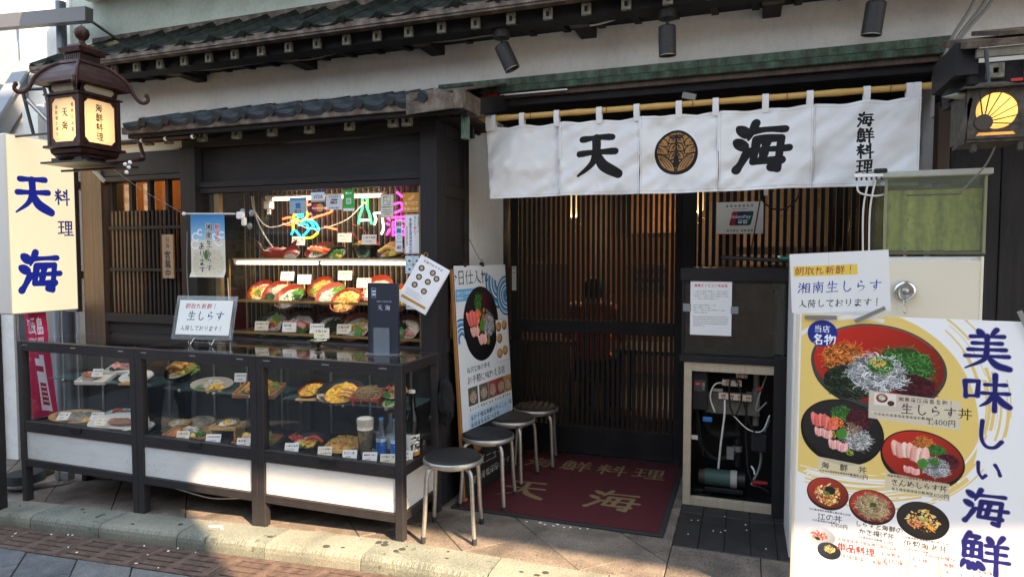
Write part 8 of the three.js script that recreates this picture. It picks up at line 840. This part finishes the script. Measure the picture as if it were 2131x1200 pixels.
// ------------------------------------------------------------ the big menu poster board at the right
{
  const P = thing('menu_poster_board', 'large glossy menu poster of seafood bowls at the right front', 'poster', [0.768, 0, -3.055]); P.rotation.order = 'YXZ'; P.rotation.y = -0.14; P.rotation.x = -0.06; const W = 1.1, H = 1.325;
  const tex = canvasTex(1033, 1277, (c, w, h) => {
    reseed(120); c.fillStyle = '#efefee'; c.fillRect(0, 0, w, h); const X = (p) => (p - 1650) * 1.58, Y = (p) => (p - 655) * 1.86, gold = '#e6c974';
    c.fillStyle = gold; c.beginPath(); c.moveTo(X(1655), 0); c.lineTo(X(1880), 0); c.bezierCurveTo(X(2010), Y(700), X(2075), Y(820), X(2040), Y(960)); c.bezierCurveTo(X(2000), Y(1040), X(1850), Y(1080), X(1655), Y(1020)); c.fill(); c.lineWidth = 10; for (let i = 0; i < 40; i++) { const a = rr(-1.2, 1.0); c.strokeStyle = i % 3 ? gold : '#efefee'; c.lineWidth = rr(2, 11); c.beginPath(); c.ellipse(X(1800), Y(835), X(1650 + 250 + i * 1.6) , Y(655 + 215 + i * 1.1), 0.25, a, a + rr(0.15, 0.6)); c.stroke(); } for (let i = 0; i < 26; i++) { c.strokeStyle = i % 2 ? gold : '#efefee'; c.lineWidth = rr(3, 9); const y = Y(1005 + i * 2.2); c.beginPath(); c.moveTo(X(1660 + rr(0, 60)), y); c.quadraticCurveTo(X(1800), y + rr(10, 50), X(1900 + rr(0, 120)), y - rr(0, 60)); c.stroke(); } c.strokeStyle = '#e6e4de'; c.lineWidth = 16; c.beginPath(); c.arc(X(1790), Y(830), 320, 3.9, 5.0); c.stroke();
    dishPrint(c, X(1832), Y(762), 240, 172, '#45413d', '#a8261a', [['strand', -0.48, -0.05, 0.36, ['#d9772e', '#e38d45', '#c9622a']], ['strand', 0.4, -0.12, 0.42, ['#3f7a33', '#2c5c26', '#5d9a48', '#274f22']], ['strand', -0.35, 0.5, 0.42, ['#1b2a1c', '#2a3a28', '#46563f', '#0f1811']], ['strand', 0.58, 0.36, 0.3, ['#44141e', '#5f1f2c', '#2f0e15']], ['strand', 0.02, 0.2, 0.44, ['#b9bcbb', '#d8d8d4', '#9fa4a5', '#c9cbc8', '#8a9092']], ['strand', 0.06, 0.0, 0.2, ['#4c8a38', '#a9b59a', '#3a6f2c']], ['blob', 0.02, -0.06, 0.12, ['#dcae58', '#e6c378', '#d39f46']]], 0.12);
    dishPrint(c, X(1757), Y(915), 154, 132, '#141313', '#252323', heapsSea, 0.22); dishPrint(c, X(1935), Y(955), 142, 110, '#1a1413', '#a52a1c', [['strand', -0.05, -0.55, 0.24, ['#d98438', '#c96a2c']], ['strand', 0.3, -0.4, 0.22, ['#4c8a38', '#2f5f26']], ['strand', 0.58, -0.15, 0.26, ['#4a1620', '#612430']], ['slice', -0.3, -0.1, 0.46, ['#e6b2a4', '#d99484', '#eac4b8']], ['strand', 0.35, 0.2, 0.34, ['#a6a9a8', '#c9cac6', '#7c8284']], ['leaf', 0.05, 0.2, 0.2, ['#4b8a32', '#2f6a22']], ['slice', -0.15, 0.55, 0.2, ['#e6a9a2', '#da938e']], ['strand', 0.3, 0.02, 0.12, ['#4c8a38', '#356a2a']]], 0.2);
    dishPrint(c, X(1728), Y(1060), 78, 66, '#2a1a17', '#9c3426', [['blob', 0, 0.1, 0.66, ['#d9a24c', '#e6bd72', '#c98a38', '#eed3a0']], ['strand', 0.1, -0.2, 0.26, ['#1c241c', '#2e3a2c']], ['blob', -0.05, 0.05, 0.14, ['#6fae3c', '#4f8a2c']]], 0.12); dishPrint(c, X(1830), Y(1075), 82, 68, '#201615', '#a03024', [['strand', 0, 0, 0.74, ['#c4a472', '#d8bd8e', '#b08d58', '#e6d3b0']], ['strand', 0.05, -0.1, 0.14, ['#4f6a34', '#3a5026']]], 0.12); dishPrint(c, X(1940), Y(1087), 88, 72, '#171413', '#2c2624', [['blob', 0, 0.05, 0.62, ['#dba552', '#e8c684', '#c98c3c']], ['blob', -0.25, 0.25, 0.3, ['#c24a30', '#e09a5c']], ['blob', 0.02, -0.02, 0.12, ['#5f9a38', '#7fb84c']]], 0.12); dishPrint(c, X(1710), Y(1160), 64, 40, '#d3d6da', '#e2e4e6', [['blob', 0, 0, 0.5, ['#c8503a', '#d9704e', '#b23a2c']], ['strand', -0.05, 0.35, 0.16, ['#26331f', '#3c4a30']]], 0.1); dishPrint(c, X(1735), Y(1190), 44, 34, '#20242c', '#2c313a', [['blob', 0, -0.2, 0.5, ['#d9a24c', '#e6c084']]], 0.1);
    c.fillStyle = '#1d2f86'; c.beginPath(); c.arc(X(1706), Y(698), 56, 0, 7); c.fill(); write(c, '当店', X(1686), Y(680), 30, { w: 0.11, color: '#f0f0ee' }); write(c, '名物', X(1682), Y(700), 44, { w: 0.13, color: '#f0f0ee', step: 1.02 });
    const boxT = (x0, y0, x1, y1, col) => { c.fillStyle = col; c.beginPath(); c.moveTo(X(x0), Y(y0)); c.lineTo(X(x1), Y(y0) + 14); c.lineTo(X(x1), Y(y1)); c.lineTo(X(x0), Y(y1) - 14); c.fill(); }; boxT(1817, 820, 2012, 888, 'rgba(212,202,182,0.94)'); boxT(1703, 980, 1812, 1020, 'rgba(216,204,170,0.9)'); boxT(1858, 996, 1994, 1040, 'rgba(216,204,170,0.9)');
    const dk = '#2e2620'; c.fillStyle = '#e4ddd0'; c.fillRect(X(1829), Y(824), 76, 48); dishPrint(c, X(1846), Y(834), 20, 17, '#2c1614', '#a83020', [['strand', 0, 0, 0.6, ['#d8d6cc', '#8aa070']]]); dishPrint(c, X(1866), Y(844), 12, 10, '#1c1614', '#5c3020', []); write(c, '湘南・江ノ島名物！', X(1882), Y(828), 18, { w: 0.075, color: dk, step: 1.15 }); write(c, '生しらす丼', X(1887), Y(841), 44, { w: 0.085, color: dk, step: 1.08 }); write(c, 'わかめのみそ汁・小鉢・お新香付', X(1830), Y(867), 12, { w: 0.075, color: dk, step: 1.12 }); write(c, '1,400円', X(1944), Y(868), 27, { w: 0.085, color: dk });
    write(c, '海 鮮 丼', X(1712), Y(990), 30, { w: 0.085, color: dk, step: 1.5 }); write(c, 'わかめのみそ汁・小鉢・お新香付', X(1708), Y(1009), 9, { w: 0.08, color: dk, step: 1.05 }); write(c, '2,650円', X(1778), Y(1008), 19, { w: 0.09, color: dk }); write(c, '上品な脂のりの金目鯛と新鮮な生しらす', X(1862), Y(999), 10, { w: 0.08, color: dk }); write(c, 'きんめしらす丼', X(1870), Y(1008), 27, { w: 0.085, color: dk, step: 1.0 }); write(c, 'あら汁・小鉢・お新香付', X(1872), Y(1026), 12, { w: 0.075, color: dk }); write(c, '2,650円', X(1952), Y(1026), 19, { w: 0.09, color: dk });
    write(c, '江の丼', X(1706), Y(1108), 29, { w: 0.085, color: dk, step: 1.05 }); write(c, '1,450円', X(1737), Y(1126), 18, { w: 0.09, color: dk }); write(c, 'しらすと海鮮の', X(1793), Y(1112), 23, { w: 0.085, color: dk, step: 1.04 }); write(c, 'かき揚げ丼', X(1802), Y(1128), 24, { w: 0.085, color: dk, step: 1.04 }); write(c, '2,350円', X(1840), Y(1145), 18, { w: 0.09, color: dk }); write(c, '伊勢海老丼', X(1901), Y(1136), 27, { w: 0.085, color: dk, step: 1.08 }); write(c, '3,050円より', X(1946), Y(1156), 18, { w: 0.09, color: dk }); for (const [x, y, n] of [[1686, 1100, 16], [1694, 1124, 10], [1800, 1145, 9], [1898, 1128, 18], [1900, 1153, 10]]) write(c, '江の島で取れた新鮮な海の幸とお米'.slice(0, n), X(x), Y(y), 9, { w: 0.08, color: '#5a5048' });
    write(c, 'お刺身・煮付け・揚げものなど', X(1755), Y(1156), 14, { w: 0.09, color: '#b04a3e' }); write(c, '単品料理', X(1753), Y(1168), 34, { w: 0.12, color: '#b8322a', step: 1.0 }); write(c, '種類豊富にご用意', X(1762), Y(1190), 20, { w: 0.09, color: '#b04a3e' }); for (const [x, t1, t2] of [[1848, 'お座敷あり', '全112席'], [1914, 'お子様', 'メニュー'], [1980, '海鮮以外', 'メニュー'], [2046, 'ペット', '同伴OK']]) { c.strokeStyle = '#b04a3e'; c.lineWidth = 2; c.strokeRect(X(x), Y(1162), 96, 90); write(c, t1, X(x) + 8, Y(1170), 17, { w: 0.09, color: '#a8423a', step: 1.02 }); write(c, t2, X(x) + 10, Y(1183), 20, { w: 0.1, color: '#b8322a', bold: 1 }); }
    // the large indigo title
    const T = [['美', 2011, 672, 158], ['味', 2014, 762, 150], ['し', 2030, 858, 120], ['い', 2038, 938, 100], ['海', 2018, 1000, 152], ['鮮', 2014, 1094, 160]]; for (const [ch, x, y, s] of T) { write(c, ch, X(x), Y(y), s, { w: 0.135, color: '#b9b4cc' }); write(c, ch, X(x), Y(y), s, { w: 0.105, color: '#1a1c66' }); }
  });
  const front = new THREE.MeshPhysicalMaterial({ map: tex, roughness: 0.32, clearcoat: 0.35, clearcoatRoughness: 0.2 }); const b = card(P, 'printed_board', W, H, 0.02, front, M.paper); b.position.set(0, H / 2 + 0.02, 0); part(P, 'edge_strip', [rb(0.014, H, 0.03, -W / 2 - 0.006, H / 2 + 0.02, 0, 0.003)], std('#c9c2b0', 0.5)); part(P, 'foot', [rb(0.05, 0.04, 0.5, -W / 2 + 0.15, 0.0, -0.1, 0.005), rb(0.05, 0.04, 0.5, W / 2 - 0.15, 0.0, -0.1, 0.005)], M.black);
  for (const [x, y, r, label] of [[-0.43, 1.315, 0.02, 'flat steel clip at the upper left corner of the menu poster'], [-0.24, 1.335, 0.5, 'slanted steel clip on the top edge of the menu poster'], [0.295, 1.31, -1.2, 'slanted steel clip on the top right edge of the menu poster']]) { const k = one('steel_clip', label, 'clip', [rb(0.13, 0.018, 0.004, 0, 0, 0, 0.001)], M.steel, [0.745 + x * 0.995, y + 0.016, -3.117 + x * 0.14], 0, 'clips on the menu poster'); k.rotation.y = -0.14; k.rotation.z = r; k.rotation.x = -0.06; }
}
// ------------------------------------------------------------ right hand canopy, lantern and wires
{
  const C = thing('copper_canopy', 'small weathered copper canopy at the upper right edge', 'canopy', [0.86, 2.42, -3.42]); part(C, 'roof', [rot(bx(1.2, 0.03, 0.42, 0.62, 0.1, -0.2), 0.3), rot(bx(1.1, 0.02, 0.4, 0.7, 0.135, -0.22), 0.3)], M.copper); part(C, 'fascia', [rb(1.1, 0.04, 0.02, 0.62, 0.06, 0.01, 0.003)], M.rafterCap); part(C, 'end_board', [span(0.0, 0.09, -0.02, 0.12, -0.4, -0.02)], M.blackPaint); part(C, 'beam', [span(0.06, 1.2, -0.06, 0.03, -0.08, -0.03), span(0.0, 1.2, -0.14, -0.06, -0.2, -0.1)], M.blackWood); const cap = hollowEnd(0.058, 0.06, 0.03, 0.017); for (let k = 0; k < 5; k++) { const o = part(C, 'rafter_cap', cap, M.rafterCap); o.position.set(0.15 + k * 0.14, -0.015, -0.03); }
  const oldBronze = std('#ffffff', 0.6, { metalness: 0.3, map: noisy('#433b33', '#2a2521', '#5f5a50', { n: 256, rep: 0.2, amt: 0.8, seed: 130, spots: 0.1, spot: '#52665a' }) }); const L = thing('fan_lantern', 'small verdigris lantern with a glowing fan shaped window at the right', 'lantern', [0.95, 2.18, -3.3]); const s = new THREE.Shape([[-0.1, -0.1], [0.1, -0.1], [0.105, 0.1], [-0.105, 0.1]].map((p) => new THREE.Vector2(...p))); const hole = new THREE.Path(); hole.absarc(0.0, 0.01, 0.073, 0, PI * 2, true); s.holes.push(hole); const slot = new THREE.Path([[-0.07, -0.088], [-0.06, -0.075], [0.06, -0.075], [0.07, -0.088]].map((p) => new THREE.Vector2(...p))); s.holes.push(slot); const face = new THREE.ExtrudeGeometry(s, { depth: 0.008, bevelEnabled: false, curveSegments: 28 });
  part(L, 'front_plate', face.clone().translate(0, 0, 0.1), oldBronze); part(L, 'side_plate', face.clone().rotateY(PI / 2).translate(0.1, 0, 0), oldBronze); part(L, 'side_plate', [span(-0.108, -0.1, -0.1, 0.1, -0.1, 0.1)], oldBronze); part(L, 'side_plate', [span(-0.1, 0.1, -0.1, 0.1, -0.108, -0.1)], oldBronze); part(L, 'roof', [lathe([[0.001, 0.15], [0.06, 0.14], [0.12, 0.115], [0.19, 0.1], [0.001, 0.1]].map(([r, y]) => [r, y]).reverse(), 4).rotateY(PI / 4), bx(0.24, 0.012, 0.24, 0, 0.106, 0)], oldBronze); part(L, 'hood_point', [new THREE.ConeGeometry(0.025, 0.1, 4).rotateZ(PI / 2).translate(-0.14, 0.085, 0.08)], M.rafterCap); part(L, 'base', [bx(0.2, 0.012, 0.2, 0, -0.106, 0), rb(0.02, 0.04, 0.02, -0.07, -0.13, 0.08, 0.003), rb(0.02, 0.04, 0.02, 0.09, -0.13, 0.08, 0.003)], oldBronze);
  const flare = part(L, 'side_fin', [extr([[0, 0.2], [0.012, 0.2], [0.03, 0.02], [0.0, -0.02]], 0.008).rotateZ(-0.25).translate(-0.145, -0.125, 0.1)], oldBronze); const ribs = []; for (let k = 0; k < 7; k++) { const a = -0.1 + k * 0.3; ribs.push(beam([-0.045, -0.035, 0.106], [-0.045 + Math.cos(a) * 0.13, -0.035 + Math.sin(a) * 0.13, 0.106], 0.006, 0.004)); } const clipR = ribs; part(L, 'fan_rib', clipR.map((g) => g), M.black); part(L, 'fan_pivot', [cyl(0.032, 0.032, 0.006, 0, 0, 0, 22).rotateX(PI / 2).translate(-0.045, -0.035, 0.111)], oldBronze);
  const amber = new THREE.MeshPhysicalMaterial({ color: 0xf6d898, roughness: 1, transmission: 0.45, thickness: 0, side: THREE.DoubleSide }); const g1 = part(L, 'amber_pane', new THREE.PlaneGeometry(0.19, 0.19), amber); g1.position.z = 0.096; const g2 = part(L, 'amber_pane', new THREE.PlaneGeometry(0.19, 0.19), amber); g2.rotation.y = PI / 2; g2.position.x = 0.096; part(L, 'bulb', ball(0.024, 0.02, 0.03, 0.02, 12), std('#fff0c8', 0.5, { emissive: new THREE.Color('#ffb84a'), emissiveIntensity: 1.5 })); const p = new THREE.PointLight(0xffd28a, 0.05, 0, 2); p.position.set(0.02, 0.03, 0.02); p.castShadow = true; L.add(p); part(L, 'hanger', [bar([0, 0.14, 0], [0, 0.3, -0.05], 0.008)], M.black); part(L, 'red_mark', [rb(0.04, 0.012, 0.004, 0.06, 0.125, 0.12, 0.001)], std('#b3262c', 0.5));
  for (const [i, dx] of [[0, 0], [1, 0.05], [2, 0.08]]) one('wall_cable', ['leftmost of three dark cables at the upper right', 'middle of three dark cables at the upper right', 'rightmost of three dark cables at the upper right'][i], 'cable', [tube([[1.12 + dx * 1.4, 3.1, -3.98], [1.08 + dx, 2.9, -4.02], [0.99 + dx * 0.5, 2.72, -4.06], [0.965 + dx * 0.4, 2.58, -4.08], [1.0 + dx, 2.42, -4.08], [1.02 + dx * 1.5, 2.3, -4.0]], 0.009, 7, 46)], M.cableGrey, undefined, 0, 'cables at the upper right');
  one('grey_wire', 'thin grey wire hanging below the fan lantern', 'cord', [tube([[1.0, 2.08, -3.35], [0.99, 2.0, -3.45], [0.94, 1.9, -3.6]], 0.004, 6, 16)], M.cableGrey);
  // little shelf seen between the curtain and the post
  const S = thing('entrance_shelf', 'narrow shelf with an orange box and a teal box beside the right door post', 'shelf', [0.93, 0, -4.75]); part(S, 'board', [span(-0.16, 0.1, 1.98, 2.0, -0.15, 0.1)], M.blackWood); part(S, 'support', [span(0.06, 0.1, 0, 1.98, -0.15, 0.1)], M.blackWood); one('storage_box', 'orange wooden box on the shelf beside the right post', 'box', [rb(0.18, 0.06, 0.14, 0.9, 2.03, -4.74, 0.004)], M.warmWood); one('storage_box', 'teal box stacked on the orange box beside the right post', 'box', [rb(0.15, 0.035, 0.12, 0.9, 2.08, -4.74, 0.006)], std('#2f6f7a', 0.6)); one('red_bundle', 'dark red cloth bundle hanging above the teal box', 'bundle', [rb(0.1, 0.25, 0.1, 0.9, 2.32, -4.75, 0.03)], std('#5a1a1c', 0.9));
}
scene.traverse((o) => { if (o.isMesh) { o.castShadow = true; o.receiveShadow = true; } });
renderer.render(scene, camera);
